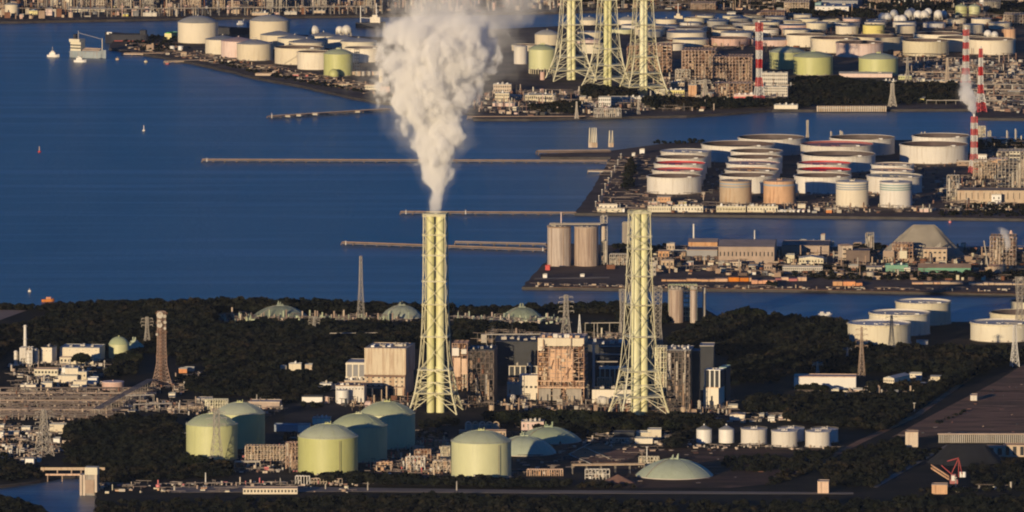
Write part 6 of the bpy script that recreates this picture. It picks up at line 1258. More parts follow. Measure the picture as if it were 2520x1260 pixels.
# ------------------------------------------------------------------ far shore: refinery strip along the top of the picture
tank(28, 39, 34, 27, 'dome', 'wall_cream', "cream domed tank on the far shore at the frame corner", hd=6, roof_m='roof_grey', detail=False); tank(135, 17, 17, 30, 'flat', 'wall_cream', "upright cream tank on the far shore, nearer the corner tank", detail=False); tank(171, 17, 25, 30, 'flat', 'wall_cream', "wider upright cream tank on the far shore", detail=False)
building(168, 258, 30, 22, 20, "long cream roofed shed on the far shore", m='cream', roof='cream', rot=-3, name="long_shed", gable=('x', 3)); building(72, 92, 36, 26, 12, "small yellow and grey shed by the far corner tank", m='yellow', roof='blue_grey', rot=-5, name="shed", gable=('y', 3))
for i, (x, yb, w_, h_) in enumerate(((842, 14, 45, 16), (895, 14, 32, 16), (300, 40, 16, 5), (352, 40, 34, 8), (280, 21, 18, 5), (48, 42, 10, 5), (620, 38, 40, 6), (700, 36, 30, 6), (760, 32, 40, 5), (1300, 6, 50, 10), (1380, 6, 40, 10), (1620, 8, 10, 4), (1788, 12, 16, 5), (112, 38, 16, 16))):
    building(x, x+w_, yb, yb-h_, 12, ["pale flat topped tank house on the far shore beside the plume", "second pale tank house on the far shore touching the plume", "yellow tan hut on the far shore above the long ship", "white speckled hut on the far shore above the first great dome", "tiny yellow hut on the far shore above the long ship", "tiny brown hut by the far corner tank", "long low tan row on the far quay above the huddle", "low pale row on the far quay, middle of three", "low tan row on the far quay nearest the moored ship", "cream long hall on the far shore right of the plume", "cream hall beside it, behind the first far chimney", "tiny white box on the far shore right of the far chimneys", "pinkish far shore hut above the small white ship", "pinkish grey hut between the corner tank and the cream upright tanks"][i], m=['wall_cream', 'wall_cream', 'yellow', 'white', 'yellow', 'tan_rust', 'tan_rust', 'light_concrete', 'tan_rust', 'cream', 'cream', 'white_paint', 'pink', 'pink'][i], roof='roof_grey', rot=-4, name="shed", units=3 if w_ > 25 else 0)
chimney_pole(507, 16, -40, 4, "thin bright white stack on the far shore above the first great dome"); pylon(508, 33, 16, 9, "small white lattice foot of the far shore's thin bright stack", m='white_paint', arms=0, wt=5, line=0.6, name="lattice_tower"); chimney_pole(700, 16, -30, 4, "thin pale stack on the far shore above the second great dome", m='wall_cream')
rg = random.Random(17); k = 0
for i in range(46):
    x = 200+i*16.3+rg.uniform(-6, 6)
    if 485 < x < 530: continue
    column(x, 25+rg.uniform(-14, 8), 25-rg.uniform(20, 52), rg.uniform(2.5, 5), "slim refinery column on the far shore, %s" % ("%s counting from the long cream roofed shed" % ORD[k] if k < 20 else "%s counting from the plume" % ORD[max(0, 43-k)]), m=rg.choice(['tan_rust', 'steel_dark', 'steel', 'steel_brown', 'steel_brown']), group="slim refinery columns along the far shore"); k += 1
for i in range(24):
    x = 190+i*31+rg.uniform(-8, 8); w_ = rg.uniform(18, 34)
    if 120 < x < 185: continue
    scaffold(x, x+w_, 30-rg.uniform(0, 16), rg.uniform(-14, 6), 30, 6, 4, "brownish refinery frame on the far shore, %s" % ("%s from the long cream roofed shed" % ORD[i] if i < 12 else "%s from the plume" % ORD[23-i]), m=rg.choice(['steel_brown', 'tan_rust', 'steel', 'frame_tan']), fill=rg.choice(['rust_dark', 'steel_brown', 'dark']), rot=rg.uniform(-8, 2), name="refinery_structure", seed=200+i, beam=0.8, vessels=3, ny=2, group="refinery frames along the far shore")
pipe_rack(200, 42, 940, 34, 11, 4, "long raised pipe bridge running along the far quay", m='steel', wid=8, pr=0.4); 
for i in range(30):
    x = 1760+i*25+rg.uniform(-8, 8); yb = rg.uniform(4, 46)
    if 1990 < x < 2120 and yb < 34 or x > 2470 and yb > 40 or 2330 < x < 2420: continue
    w_ = rg.uniform(8, 22); building(x, x+w_, yb, yb-rg.uniform(3, 8), 14, "dusky far shore shed, %s along the strip from the small white ship" % ORD[i], m=rg.choice(['tan_rust', 'light_concrete', 'steel_brown', 'white', 'rusty', 'wall_grey']), roof=rg.choice(['roof_grey', 'steel_brown', 'roof_brown']), rot=-4, name="works_shed", group="small works sheds at the top right far shore")
for i in range(26):
    x = 2165+i*7+rg.uniform(-2, 2); column(x, 24-i*0.5+rg.uniform(-5, 3), 8-i*0.5+rg.uniform(-6, 2), 2.6, "short pale vessel above the gas spheres, %s" % ("%s from the factory block" % ORD[i] if i < 13 else "%s from the lone pale green pair" % ORD[25-i]), m=rg.choice(['wall_cream', 'light_concrete', 'white_paint', 'pink']), group="short pale vessels above the gas spheres")
for i, (x0, x1, yb, yt) in enumerate(((2130, 2190, 20, -4), (2290, 2345, 20, -10), (2420, 2460, 34, 4), (2470, 2530, 62, 36), (1700, 1760, 24, 8), (1870, 1930, 48, 30), (1930, 1990, 30, 6))):
    scaffold(x0, x1, yb, yt, 40, 9, 4, "dark works frame at the view's top, %s" % ["above the gas spheres", "between spheres and the lone pale green pair", "right of the lone pale green pair", "behind the small rusty orange tank", "above the small white ship", "where the far channel ends", "left of the stepped factory block"][i], m=['steel_brown', 'frame_tan', 'steel', 'tan_rust', 'steel_brown', 'frame_tan', 'tan_rust'][i], fill='rust_dark', rot=-4, name="works_structure", seed=240+i, beam=0.7)
rg = random.Random(23)
for i in range(34):
    x = rg.uniform(2205, 2515); y = rg.uniform(150, 262)
    if (x < 2345 and y < 190) or (2360 < x < 2430) or x < 2330: 
        continue
    building(x, x+rg.uniform(6, 18), y, y-rg.uniform(3, 7), 12, "low dusky hut in the pipe yard around the pointed banded tower", m=rg.choice(['tan_rust', 'light_concrete', 'steel_brown', 'wall_grey']), roof='steel_brown', rot=-4, name="yard_hut", group="low dusky huts around the pointed banded tower")
for i in range(6): pipe_rack(2250+i*6, 186+i*14, 2520, 192+i*13, 5, 4, "long dusky pipe rack in the right hand middle shore yard, %s from the back" % ORD[i], m=['tan_rust', 'steel_brown', 'steel'][i % 3], wid=8, group="pipe racks of the right hand middle shore yard")

# ------------------------------------------------------------------ ships
def ship(cx, yb, L_, beam, fb, label, hullm, rz, house=None, name="ship", extra=None, red=True):
    g = P(cx, yb, 0); t = thing(name, label, "ship", (g.x, g.y, 0), None, rz); n = 24; vs = []
    for z, f in ((-1.5, 0.82), (fb*0.3, 0.93), (fb, 1.0)):
        for i in range(n):
            a = 2*math.pi*i/n; c, s_ = math.cos(a), math.sin(a)
            x = math.copysign(abs(c)**0.55, c)*L_/2; y = math.copysign(abs(s_)**0.55, s_)*beam/2*f
            if x > L_*0.25: y *= max(0.05, 1-((x-L_*0.25)/(L_*0.25))**1.8)
            vs.append((x*(0.97+0.03*f), y, z+(fb*0.25 if x > L_*0.38 and z == fb else 0)))
    mb = MB(); mb.add(vs, [(j*n+i, j*n+(i+1) % n, (j+1)*n+(i+1) % n, (j+1)*n+i) for j in range(2) for i in range(n)]+[tuple(range(2*n, 3*n))]); mb.build("hull", hullm, t)
    return t, g
sh, g = ship(217, 142, 100*0.55, 15, 9, "blue hulled ship with cream bridge house and green deck gear", 'hull_pale', R(-28), name="cargo_ship")
MB().box(-24, -6, 9, -8, 6, 21).box(-25, -8, 21, -9, 8, 25).build("bridge_house", 'cream', sh)
MB().box(-22, -2.5, 25, -18, 2.5, 31).build("funnel", 'navy', sh); MB().bar((-15, 0, 25), (-15, 0, 36), 0.6).bar((-15, 0, 33), (20, 0, 26), 0.4).bar((22, 0, 9), (22, 0, 27), 1.2).build("mast", 'light_concrete', sh)
MB().box(-6, -5, 9, 20, 5, 11).bar((-5, 0, 13), (20, 0, 13), 0.8).bar((-5, 3, 12), (20, 3, 12), 0.8).bar((-5, -3, 12), (20, -3, 12), 0.8).build("deck_gear", 'steel_brown', sh)
MB().box(-24.1, -6.1, 12, -7.9, -5.9, 13.5).box(-24.1, -6.1, 16, -7.9, -5.9, 17.5).build("window", 'window', sh)
for cx, yb, lab in ((131, 140, "small white tug trailing behind the blue hulled ship"), (197, 153, "small white tug pressed against the blue hulled ship's side")):
    sh, g = ship(cx, yb, 17, 6.5, 3, lab, 'white_paint' , R(-10), name="tug_boat"); MB().box(-5, -2, 3, 3, 2, 6).box(-3, -1.5, 6, 1.5, 1.5, 8).build("wheelhouse", 'white_paint', sh); MB().bar((-1, 0, 8), (-1, 0, 14), 0.5).build("mast", 'light_concrete', sh); MB().box(-3.1, -1.6, 6.6, 1.6, -1.4, 7.4).build("window", 'window', sh)
sh, g = ship(312, 106, 60, 16, 12, "dark ship with red underside moored at the middle shore's tip", 'navy', R(172), name="tanker_ship"); MB().box(20, -4, 12, 27, 4, 15).build("forecastle", 'white_paint', sh); MB().box(-27, -6, 12, -19, 6, 18).build("bridge_house", 'navy', sh); MB().box(-18, -5, 12, 18, 5, 13.2).build("deck_gear", 'coal', sh)
MB().add([(-26, 7.6, -1), (16, 7.6, -1), (16, 8.1, 4), (-26, 8.1, 4), (-26, 7.0, -1), (16, 7.0, -1), (16, 7.4, 4), (-26, 7.4, 4)], [(0, 1, 2, 3), (7, 6, 5, 4), (3, 2, 6, 7)]).build("boot_topping", 'hull_red', sh)
sh, g = ship(575, 86, 60, 12, 10, "small dark ship almost hidden between the two great domed tanks", 'navy', R(178), name="dark_ship"); MB().box(-28, -4, 10, -18, 4, 18).build("bridge_house", 'blue_grey', sh)
sh, g = ship(592, 60, 12, 4, 2, "tiny white workboat in the channel between the two great domes", 'white_paint', R(35), name="work_boat"); MB().box(-3, -1.4, 2, 2, 1.4, 5).build("wheelhouse", 'white_paint', sh); MB().bar((3, 0, 2), (6, 0, 8), 0.5).build("mast", 'white_paint', sh)
sh, g = ship(912, 68, 42, 12, 7, "white and dark ship with two pale masts beside the plume", 'navy', R(-8), name="survey_ship"); MB().box(0, -5, 7, 14, 5, 15).box(3, -4, 15, 10, 4, 18).build("bridge_house", 'wall_cream', sh); MB().bar((-14, 0, 7), (-14, 0, 30), 0.9).bar((8, 0, 18), (8, 0, 34), 0.9).bar((-14, 0, 14), (0, 0, 13), 0.6).build("mast", 'white_paint', sh)
sh, g = ship(1674, 58, 26, 8, 5, "small all white ship in the far channel right of the three far chimneys", 'wall_cream', R(-12), name="white_ship"); MB().box(-8, -3, 5, 4, 3, 11).box(-5, -2.5, 11, 0, 2.5, 14).build("bridge_house", 'wall_cream', sh); MB().bar((-3, 0, 14), (-3, 0, 28), 0.7).build("mast", 'white_paint', sh)
sh, g = ship(118, 742, 14, 5, 2.5, "small orange red boat above the coastal trees at the left shore", 'orange', R(15), name="work_boat"); MB().box(-2, -1.5, 2.5, 3, 1.5, 5).build("wheelhouse", 'orange', sh)
for i, (x, y) in enumerate(((2023, 776), (2039, 777))):
    sh, g = ship(x, y, 9, 3.2, 2.0, "tiny white boat over the dark wood, %s" % ["farther from the stepped cream tanks", "nearer the stepped cream tanks"][i], 'white_paint', R(20), name="small_boat"); MB().box(-2, -1, 2, 1.5, 1, 4).build("wheelhouse", 'white_paint', sh)
for i, (x, y) in enumerate(((359, 153), (289, 147), (412, 158), (73, 718), (2338, 548), (1857, 30))):
    g = P(x, y, 0); t = thing("mooring_buoy", ["tan mooring buoy off the short sandy pier", "small tan float off the blue hulled ship's bow", "reddish mooring float at the thin reddish pier's end", "tiny white float near the left shore", "tiny red float in the channel above the gravel mountain", "tiny white float where the far channel ends"][i], "buoy", (g.x, g.y, 0)); MB().cyl(0, 0, -1, 2, 2.6 if i < 3 else 1.8, 16).build("float", ['cream', 'tan_rust', 'hull_red', 'white_paint', 'red', 'white_paint'][i], t); MB().cyl(0, 0, 2, 4, 0.4, 8).build("post", 'steel', t)
# ------------------------------------------------------------------ woods
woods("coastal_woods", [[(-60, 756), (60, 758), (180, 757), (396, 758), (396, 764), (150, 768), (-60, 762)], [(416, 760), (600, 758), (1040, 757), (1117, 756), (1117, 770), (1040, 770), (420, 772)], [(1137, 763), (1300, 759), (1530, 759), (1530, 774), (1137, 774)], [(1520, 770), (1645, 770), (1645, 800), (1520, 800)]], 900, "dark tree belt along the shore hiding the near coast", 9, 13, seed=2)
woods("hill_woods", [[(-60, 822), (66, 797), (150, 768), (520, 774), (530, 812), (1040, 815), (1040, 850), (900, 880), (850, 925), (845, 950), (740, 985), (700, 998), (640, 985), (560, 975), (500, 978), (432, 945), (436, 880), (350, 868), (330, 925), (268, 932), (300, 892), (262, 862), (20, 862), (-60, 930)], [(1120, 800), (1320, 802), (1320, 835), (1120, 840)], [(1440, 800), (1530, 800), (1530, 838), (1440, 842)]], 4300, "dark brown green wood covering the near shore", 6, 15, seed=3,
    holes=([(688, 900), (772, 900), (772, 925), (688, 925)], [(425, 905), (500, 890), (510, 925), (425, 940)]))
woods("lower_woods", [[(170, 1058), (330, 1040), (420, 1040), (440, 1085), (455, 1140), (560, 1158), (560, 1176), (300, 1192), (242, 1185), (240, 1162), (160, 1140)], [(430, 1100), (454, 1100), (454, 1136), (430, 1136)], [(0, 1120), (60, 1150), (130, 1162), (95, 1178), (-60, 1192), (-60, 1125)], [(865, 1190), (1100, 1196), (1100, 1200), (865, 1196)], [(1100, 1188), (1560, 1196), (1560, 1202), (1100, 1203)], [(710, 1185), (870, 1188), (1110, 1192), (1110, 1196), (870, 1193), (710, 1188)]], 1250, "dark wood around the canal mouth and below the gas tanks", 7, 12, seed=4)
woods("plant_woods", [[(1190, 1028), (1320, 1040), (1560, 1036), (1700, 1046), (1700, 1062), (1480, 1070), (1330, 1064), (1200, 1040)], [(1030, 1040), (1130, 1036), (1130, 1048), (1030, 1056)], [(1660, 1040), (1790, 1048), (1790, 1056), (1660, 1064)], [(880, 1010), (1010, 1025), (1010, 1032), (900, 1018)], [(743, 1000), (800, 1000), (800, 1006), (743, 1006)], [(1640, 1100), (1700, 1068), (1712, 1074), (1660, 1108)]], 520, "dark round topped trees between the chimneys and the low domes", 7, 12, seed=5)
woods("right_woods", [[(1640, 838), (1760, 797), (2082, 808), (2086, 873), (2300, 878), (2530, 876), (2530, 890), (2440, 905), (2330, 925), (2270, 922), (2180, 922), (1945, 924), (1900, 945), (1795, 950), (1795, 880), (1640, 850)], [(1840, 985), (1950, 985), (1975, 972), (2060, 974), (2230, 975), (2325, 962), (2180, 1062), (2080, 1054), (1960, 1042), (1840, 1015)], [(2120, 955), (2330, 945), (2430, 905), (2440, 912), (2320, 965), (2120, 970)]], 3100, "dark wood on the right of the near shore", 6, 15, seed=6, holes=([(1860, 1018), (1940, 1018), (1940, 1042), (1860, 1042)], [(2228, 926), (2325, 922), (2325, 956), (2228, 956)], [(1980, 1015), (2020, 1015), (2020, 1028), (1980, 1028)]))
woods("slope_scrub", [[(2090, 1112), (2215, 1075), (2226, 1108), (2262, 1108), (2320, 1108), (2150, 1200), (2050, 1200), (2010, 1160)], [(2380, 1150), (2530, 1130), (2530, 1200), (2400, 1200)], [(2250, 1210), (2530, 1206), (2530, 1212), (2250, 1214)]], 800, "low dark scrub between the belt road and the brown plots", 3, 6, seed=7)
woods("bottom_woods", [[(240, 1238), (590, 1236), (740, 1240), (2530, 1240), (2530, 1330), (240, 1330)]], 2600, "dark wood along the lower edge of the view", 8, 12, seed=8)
woods("plot_shade_scrub", [[(1760, 1132), (1880, 1126), (1960, 1140), (1930, 1165), (1800, 1160)], [(1960, 1120), (2060, 1108), (2020, 1150), (1930, 1190), (1880, 1196)], [(1430, 1070), (1500, 1072), (1480, 1084), (1430, 1082)], [(700, 1070), (760, 1068), (740, 1085), (700, 1088)], [(1030, 1060), (1105, 1058), (1100, 1078), (1030, 1080)], [(2290, 1040), (2360, 1010), (2380, 1016), (2310, 1046)]], 420, "low dark scrub on the brown plots and yards, partly standing in for shade", 2, 6, seed=15)  # patches on the earth plot are scrub added to stand in for shadowed ground
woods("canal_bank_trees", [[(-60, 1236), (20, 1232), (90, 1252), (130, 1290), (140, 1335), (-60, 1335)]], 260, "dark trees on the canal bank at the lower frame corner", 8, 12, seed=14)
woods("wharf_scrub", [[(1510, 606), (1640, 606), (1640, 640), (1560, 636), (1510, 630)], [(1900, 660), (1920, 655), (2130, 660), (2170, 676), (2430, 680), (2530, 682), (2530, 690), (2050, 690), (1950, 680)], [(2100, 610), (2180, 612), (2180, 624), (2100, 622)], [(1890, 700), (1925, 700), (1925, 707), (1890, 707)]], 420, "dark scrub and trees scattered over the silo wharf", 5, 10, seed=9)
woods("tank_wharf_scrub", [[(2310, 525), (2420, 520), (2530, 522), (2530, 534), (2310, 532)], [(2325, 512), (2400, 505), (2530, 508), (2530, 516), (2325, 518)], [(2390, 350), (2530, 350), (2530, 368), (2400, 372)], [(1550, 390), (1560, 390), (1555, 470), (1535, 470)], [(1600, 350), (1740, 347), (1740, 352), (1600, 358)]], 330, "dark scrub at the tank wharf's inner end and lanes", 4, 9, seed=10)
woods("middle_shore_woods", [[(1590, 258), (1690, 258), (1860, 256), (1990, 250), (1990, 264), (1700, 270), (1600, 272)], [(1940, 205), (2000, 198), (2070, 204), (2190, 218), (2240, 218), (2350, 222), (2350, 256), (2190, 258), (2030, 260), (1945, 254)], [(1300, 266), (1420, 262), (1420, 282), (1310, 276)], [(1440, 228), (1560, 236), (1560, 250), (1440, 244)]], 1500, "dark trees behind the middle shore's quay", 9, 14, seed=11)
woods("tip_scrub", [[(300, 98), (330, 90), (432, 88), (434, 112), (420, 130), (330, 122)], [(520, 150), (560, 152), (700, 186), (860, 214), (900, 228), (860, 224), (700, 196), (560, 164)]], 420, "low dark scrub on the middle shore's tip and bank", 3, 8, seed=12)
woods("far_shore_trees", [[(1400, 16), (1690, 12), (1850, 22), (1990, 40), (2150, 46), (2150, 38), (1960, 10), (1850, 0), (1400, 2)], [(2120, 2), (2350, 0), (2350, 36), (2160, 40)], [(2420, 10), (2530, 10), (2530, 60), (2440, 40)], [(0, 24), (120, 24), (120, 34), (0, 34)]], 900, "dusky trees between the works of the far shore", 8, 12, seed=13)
TG = "single round topped trees"
for i, (x, y, h, lab, wd) in enumerate(((1806, 800, 40, "broad dark tree standing over the near channel, first of the tall three", 1.5), (1832, 800, 48, "tallest round dark tree over the near channel, middle of three", 1.5), (1862, 800, 43, "round dark tree over the near channel, last of the tall three", 1.5), (1215, 1050, 40, "round tree before the dark boiler block, nearer the twin flue chimney", 1.4), (1240, 1052, 44, "round tree before the dark boiler block, second from the twin flue chimney", 1.4),
    (1268, 1050, 40, "round tree under the white horizontal drum", 1.4), (1295, 1046, 36, "round tree right of the white horizontal drum", 1.4), (1330, 1050, 48, "large round tree under the big rusty boiler house's left leg", 1.5), (1365, 1052, 48, "large round tree under the middle of the big rusty boiler house", 1.5), (1400, 1050, 46, "large round tree under the big rusty boiler house's right leg", 1.5), (1440, 1056, 50, "large dark tree before the cream wall of the smokeless chimney", 1.5), (1475, 1058, 46, "dark tree just left of the smokeless chimney's nearest leg", 1.4),
    (1510, 1062, 36, "dark tree at the smokeless chimney's left foot", 1.4), (1545, 1066, 34, "dark bushy tree in front of the smokeless chimney's flues", 1.5), (1610, 1064, 34, "dark tree at the smokeless chimney's right foot", 1.5), (1650, 1064, 34, "dark tree right of the smokeless chimney", 1.4), (300, 898, 32, "round tree overlapping the small green domed tank", 1.5), (325, 900, 38, "round dark tree right of the small green domed tank", 1.5), (200, 900, 34, "dark bushy tree before the long white hall", 1.6),
    (1965, 965, 20, "hedge tree at the left end of the long plain white shed", 1.5), (1985, 966, 22, "hedge tree before the long plain white shed, second from its left end", 1.7), (2005, 966, 24, "hedge tree before the middle of the long plain white shed", 1.7), (2025, 967, 22, "hedge tree before the long plain white shed, right of its middle", 1.7), (1108, 1192, 22, "bush at the left foot of the right hand gas tank", 1.7), (1135, 1193, 20, "bush by the white post of the right hand gas tank", 1.6), (462, 1152, 34, "dark tree at the left foot of the pylon's gas tank", 1.5), (490, 1158, 40, "dark tree overlapping the pylon's gas tank", 1.5), (2110, 874, 26, "tree top before the lowest stepped cream tank, left", 1.5), (2160, 876, 26, "tree top before the lowest stepped cream tank, middle", 1.5), (2215, 878, 28, "tree top before the lowest stepped cream tank, right", 1.5), (2440, 872, 26, "tree top before the broad cream edge tank", 1.5))):
    tree(x, y, h, lab, TG, wide=wd)
# ------------------------------------------------------------------ small pipework and yard clutter nobody could count
PM = ['steel_dark', 'steel_brown', 'tan_rust', 'rust_dark', 'pipe']
clutter("dome_station_pipework", [[(530, 780), (620, 776), (620, 792), (540, 792)], [(620, 782), (800, 780), (1000, 783), (1020, 793), (620, 793)]], 300, "pale pipework crowding the low domes before the coastal trees", ['roof_green', 'dome_green', 'steel_dark', 'steel_brown', 'tan_rust'], (1.5, 5), (1, 5), 1, 0.25)
clutter("dome_station_pipework", [[(1120, 784), (1340, 782), (1400, 790), (1400, 798), (1120, 796)]], 200, "pale pipework around the low dome between the tall chimneys", ['roof_green', 'dome_green', 'steel_dark', 'steel_brown', 'tan_rust'], (1.5, 5), (1, 5), 2, 0.25)
clutter("valve_yard_pipework", [[(890, 1150), (960, 1118), (1040, 1085), (1108, 1085), (1108, 1172), (980, 1172)]], 320, "reddish brown pipework and valves between the gas tanks", ['rust_dark', 'tan_rust', 'rusty', 'red', 'white', 'steel_brown', 'dark'], (1, 4.5), (1, 4), 3, 0.2)
clutter("works_clutter", [[(20, 893), (260, 888), (260, 962), (40, 965)]], 220, "small bits of plant around the works with the white chimney", ['light_concrete', 'steel_brown', 'wall_cream', 'tan_rust', 'roof_dark'], (1, 4), (1, 6), 4, 0.15)
clutter("pipe_field_pipework", [[(0, 964), (395, 962), (330, 1000), (250, 1034), (0, 1034)]], 900, "brown grey pipes, loops and valves filling the pipe field", ['steel_brown', 'steel_dark', 'tan_rust', 'rust_dark', 'steel_dark'], (1.0, 3.5), (1, 5), 5, 0.15, 0.55)
clutter("canal_yard_clutter", [[(0, 1045), (160, 1045), (160, 1110), (60, 1140), (0, 1130)]], 230, "small pale bits of plant in the canal yard", ['tan_rust', 'steel_brown', 'light_concrete', 'white', 'rust_dark'], (1, 4), (1, 6), 6)
clutter("mast_foot_clutter", [[(405, 940), (500, 915), (500, 960), (420, 975)], [(360, 985), (560, 1000), (690, 985), (700, 1008), (640, 1030), (450, 1022), (330, 1012)]], 330, "brownish pipework between the dish mast and the pylon's gas tank", PM, (1, 5), (1, 6), 7, 0.2)
clutter("tank_foot_clutter", [[(600, 1100), (730, 1095), (730, 1165), (580, 1165)], [(250, 1192), (900, 1184), (900, 1196), (250, 1200)]], 260, "pipework and road clutter below the gas tanks", ['tan_rust', 'steel_brown', 'light_concrete', 'red', 'rust_dark', 'dark'], (0.8, 3.5), (1, 5), 8)
clutter("power_station_clutter", [[(825, 985), (1010, 985), (1010, 1012), (860, 1012)], [(1130, 985), (1320, 985), (1320, 1010), (1130, 1010)], [(1320, 988), (1800, 990), (1800, 1022), (1320, 1012)]], 420, "pipes, ducts and small plant at the power station's foot", ['steel_brown', 'tan_rust', 'light_concrete', 'roof_dark', 'rust_dark', 'pipe'], (1.5, 7), (1, 6), 9, 0.2)
clutter("rear_station_clutter", [[(1430, 842), (1535, 838), (1535, 850), (1430, 850)], [(1180, 838), (1330, 838), (1330, 846), (1180, 846)]], 150, "dim clutter on the ground behind the power station", ['steel', 'steel_brown', 'cream', 'roof_dark'], (3, 12), (2, 8), 10, 0.15)
clutter("tank_row_clutter", [[(1440, 1062), (1600, 1060), (1700, 1082), (1700, 1096), (1440, 1096)], [(1700, 1095), (2060, 1102), (2060, 1112), (1700, 1104)], [(1320, 1058), (1360, 1056), (1360, 1066), (1320, 1066)]], 200, "small pipes and pits around the little white tanks", ['tan_rust', 'steel_brown', 'light_concrete', 'dark'], (0.8, 3), (1, 5), 11)
clutter("house_clutter", [[(1955, 958), (2110, 958), (2330, 925), (2340, 945), (2240, 975), (2000, 975)], [(1790, 1020), (1950, 1020), (1950, 1040), (1790, 1040)]], 220, "small roofs, cars and yards by the long white shed", ['wall_cream', 'light_concrete', 'steel_brown', 'roof_dark', 'tan_rust'], (1, 3.5), (1, 6), 12)
clutter("silo_wharf_clutter", [[(1600, 612), (2520, 615), (2520, 690), (2180, 690), (1600, 672)], [(1500, 640), (1545, 640), (1545, 662), (1500, 662)]], 900, "brown sheds' clutter, heaps and machines over the silo wharf", ['steel_brown', 'tan_rust', 'roof_brown', 'rust_dark', 'light_concrete', 'dark', 'cream'], (1.5, 7), (2, 10), 13, 0.15, 0.2)
clutter("wharf_edge_clutter", [[(1310, 700), (2500, 712), (2500, 718), (1310, 706)]], 130, "odd pale bits along the silo wharf's edge", ['light_concrete', 'tan_rust', 'steel_brown'], (0.8, 2.5), (1, 6), 14)
clutter("tank_wharf_clutter", [[(1470, 512), (1600, 505), (1760, 505), (2060, 505), (2300, 512), (2300, 524), (1460, 524)], [(2300, 440), (2520, 430), (2520, 520), (2330, 520)], [(2320, 345), (2520, 342), (2520, 430), (2400, 430)]], 900, "brownish pipes, vehicles and plant along the tank wharf", ['tan_rust', 'steel_brown', 'light_concrete', 'rust_dark', 'cream', 'dark', 'roof_grey'], (1, 5), (1, 6), 15, 0.2)
clutter("shore_lane_clutter", [[(1500, 385), (1600, 382), (1600, 500), (1470, 510)]], 150, "dull pipes and kerbs between the shore lane and the tank files", ['steel_dark', 'steel_brown', 'rust_dark'], (0.5, 1.8), (1, 6), 16, 0.05, 0.5)
clutter("tank_gap_clutter", [[(1590, 400), (2400, 400), (2400, 505), (1590, 505)]], 500, "dark pipework in the gaps of the tank wharf's files", ['rust_dark', 'steel_brown', 'dark', 'tan_rust'], (0.8, 3.5), (1, 7), 17)
clutter("middle_shore_clutter", [[(950, 232), (1250, 235), (1250, 282), (1000, 262)], [(1250, 225), (1700, 240), (1860, 250), (1860, 264), (1690, 276), (1250, 286)], [(1600, 190), (1860, 205), (1860, 250), (1620, 240)]], 900, "brownish pipes, sheds and plant on the middle shore's quay", ['tan_rust', 'steel_brown', 'rust_dark', 'light_concrete', 'cream', 'dark', 'pink'], (1.5, 7), (2, 8), 18, 0.25)
clutter("right_yard_clutter", [[(2230, 150), (2520, 145), (2520, 280), (2400, 268), (2350, 215), (2240, 212)], [(1880, 190), (1960, 200), (1940, 250), (1880, 250)]], 700, "dusky pipework on the middle shore around the pointed banded tower", ['steel_brown', 'tan_rust', 'rust_dark', 'light_concrete', 'roof_grey'], (1.5, 5), (2, 9), 19, 0.2)
clutter("tip_clutter", [[(300, 106), (430, 110), (560, 142), (700, 170), (900, 205), (940, 240), (860, 222), (700, 190), (560, 162), (400, 134), (320, 120)]], 380, "low pipes and kerbs along the middle shore's left bank", ['steel_brown', 'tan_rust', 'rust_dark', 'light_concrete'], (0.8, 2.6), (1, 7), 20, 0.1)
clutter("far_farm_clutter", [[(1640, 50), (1900, 52), (2500, 55), (2500, 150), (1900, 130), (1640, 110)]], 500, "dark pipework in the gaps of the crowded far farm", ['rust_dark', 'steel_brown', 'dark', 'tan_rust'], (1, 6), (2, 9), 21, 0.25)
clutter("far_shore_clutter", [[(0, 12), (930, 0), (930, 33), (480, 40), (0, 48)], [(930, -20), (1400, -20), (1400, 24), (930, 32)], [(0, -40), (930, -40), (930, 0), (0, 12)]], 1500, "brown refinery clutter crowding the far shore", ['steel_brown', 'tan_rust', 'rust_dark', 'pink', 'light_concrete', 'dark', 'wall_grey'], (3, 14), (2, 10), 22, 0.35)
clutter("top_right_clutter", [[(1400, -20), (2520, -30), (2520, 60), (2340, 44), (1860, 26), (1400, 20)]], 1100, "dusky works clutter over the top right far shore", ['steel_brown', 'tan_rust', 'rust_dark', 'light_concrete', 'dark', 'roof_grey'], (2, 8), (2, 12), 23, 0.2)
clutter("plot_clutter", [[(1500, 1104), (2080, 1104), (2010, 1150), (1900, 1190), (1500, 1195)], [(2200, 1075), (2300, 1025), (2520, 915), (2520, 1075), (2300, 1072)]], 70, "odd bits, pits and tracks on the brown plots", ['steel_dark', 'rust_dark', 'dark', 'steel_brown'], (0.3, 1.0), (1, 5), 25, 0.02, 0.1)
clutter("yard_floor_clutter", [[(700, 1060), (1100, 1040), (1700, 1050), (1700, 1100), (1300, 1180), (860, 1185), (700, 1100)]], 500, "dark low pipes and bits on the yard between tanks and station", ['steel_dark', 'rust_dark', 'dark', 'steel_brown', 'tan_rust'], (0.6, 2.5), (1, 7), 26, 0.1, 0.2)
clutter("bottom_clutter", [[(240, 1202), (860, 1200), (860, 1212), (240, 1214)], [(2300, 1200), (2520, 1196), (2520, 1210), (2300, 1212)]], 90, "odd pale bits beside the lower road", ['light_concrete', 'cream', 'steel_brown', 'rusty'], (1, 3), (1, 6), 24)
for i, (x0, x1, yb, yt, lab) in enumerate(((812, 940, 850, 820, "long pale pipe line over the wooded slope left of the twin flue chimney"), (1197, 1330, 852, 823, "long pale pipe line over the wood between the tall chimneys"), (1440, 1530, 836, 795, "pale raised gallery behind the rusty boiler house"))):
    pipe_rack(x0, yb, x1, yb-1, HM(P(x0, yb), yt), 2, lab, m='light_concrete', wid=2, pr=0.45, name="pipe_line")
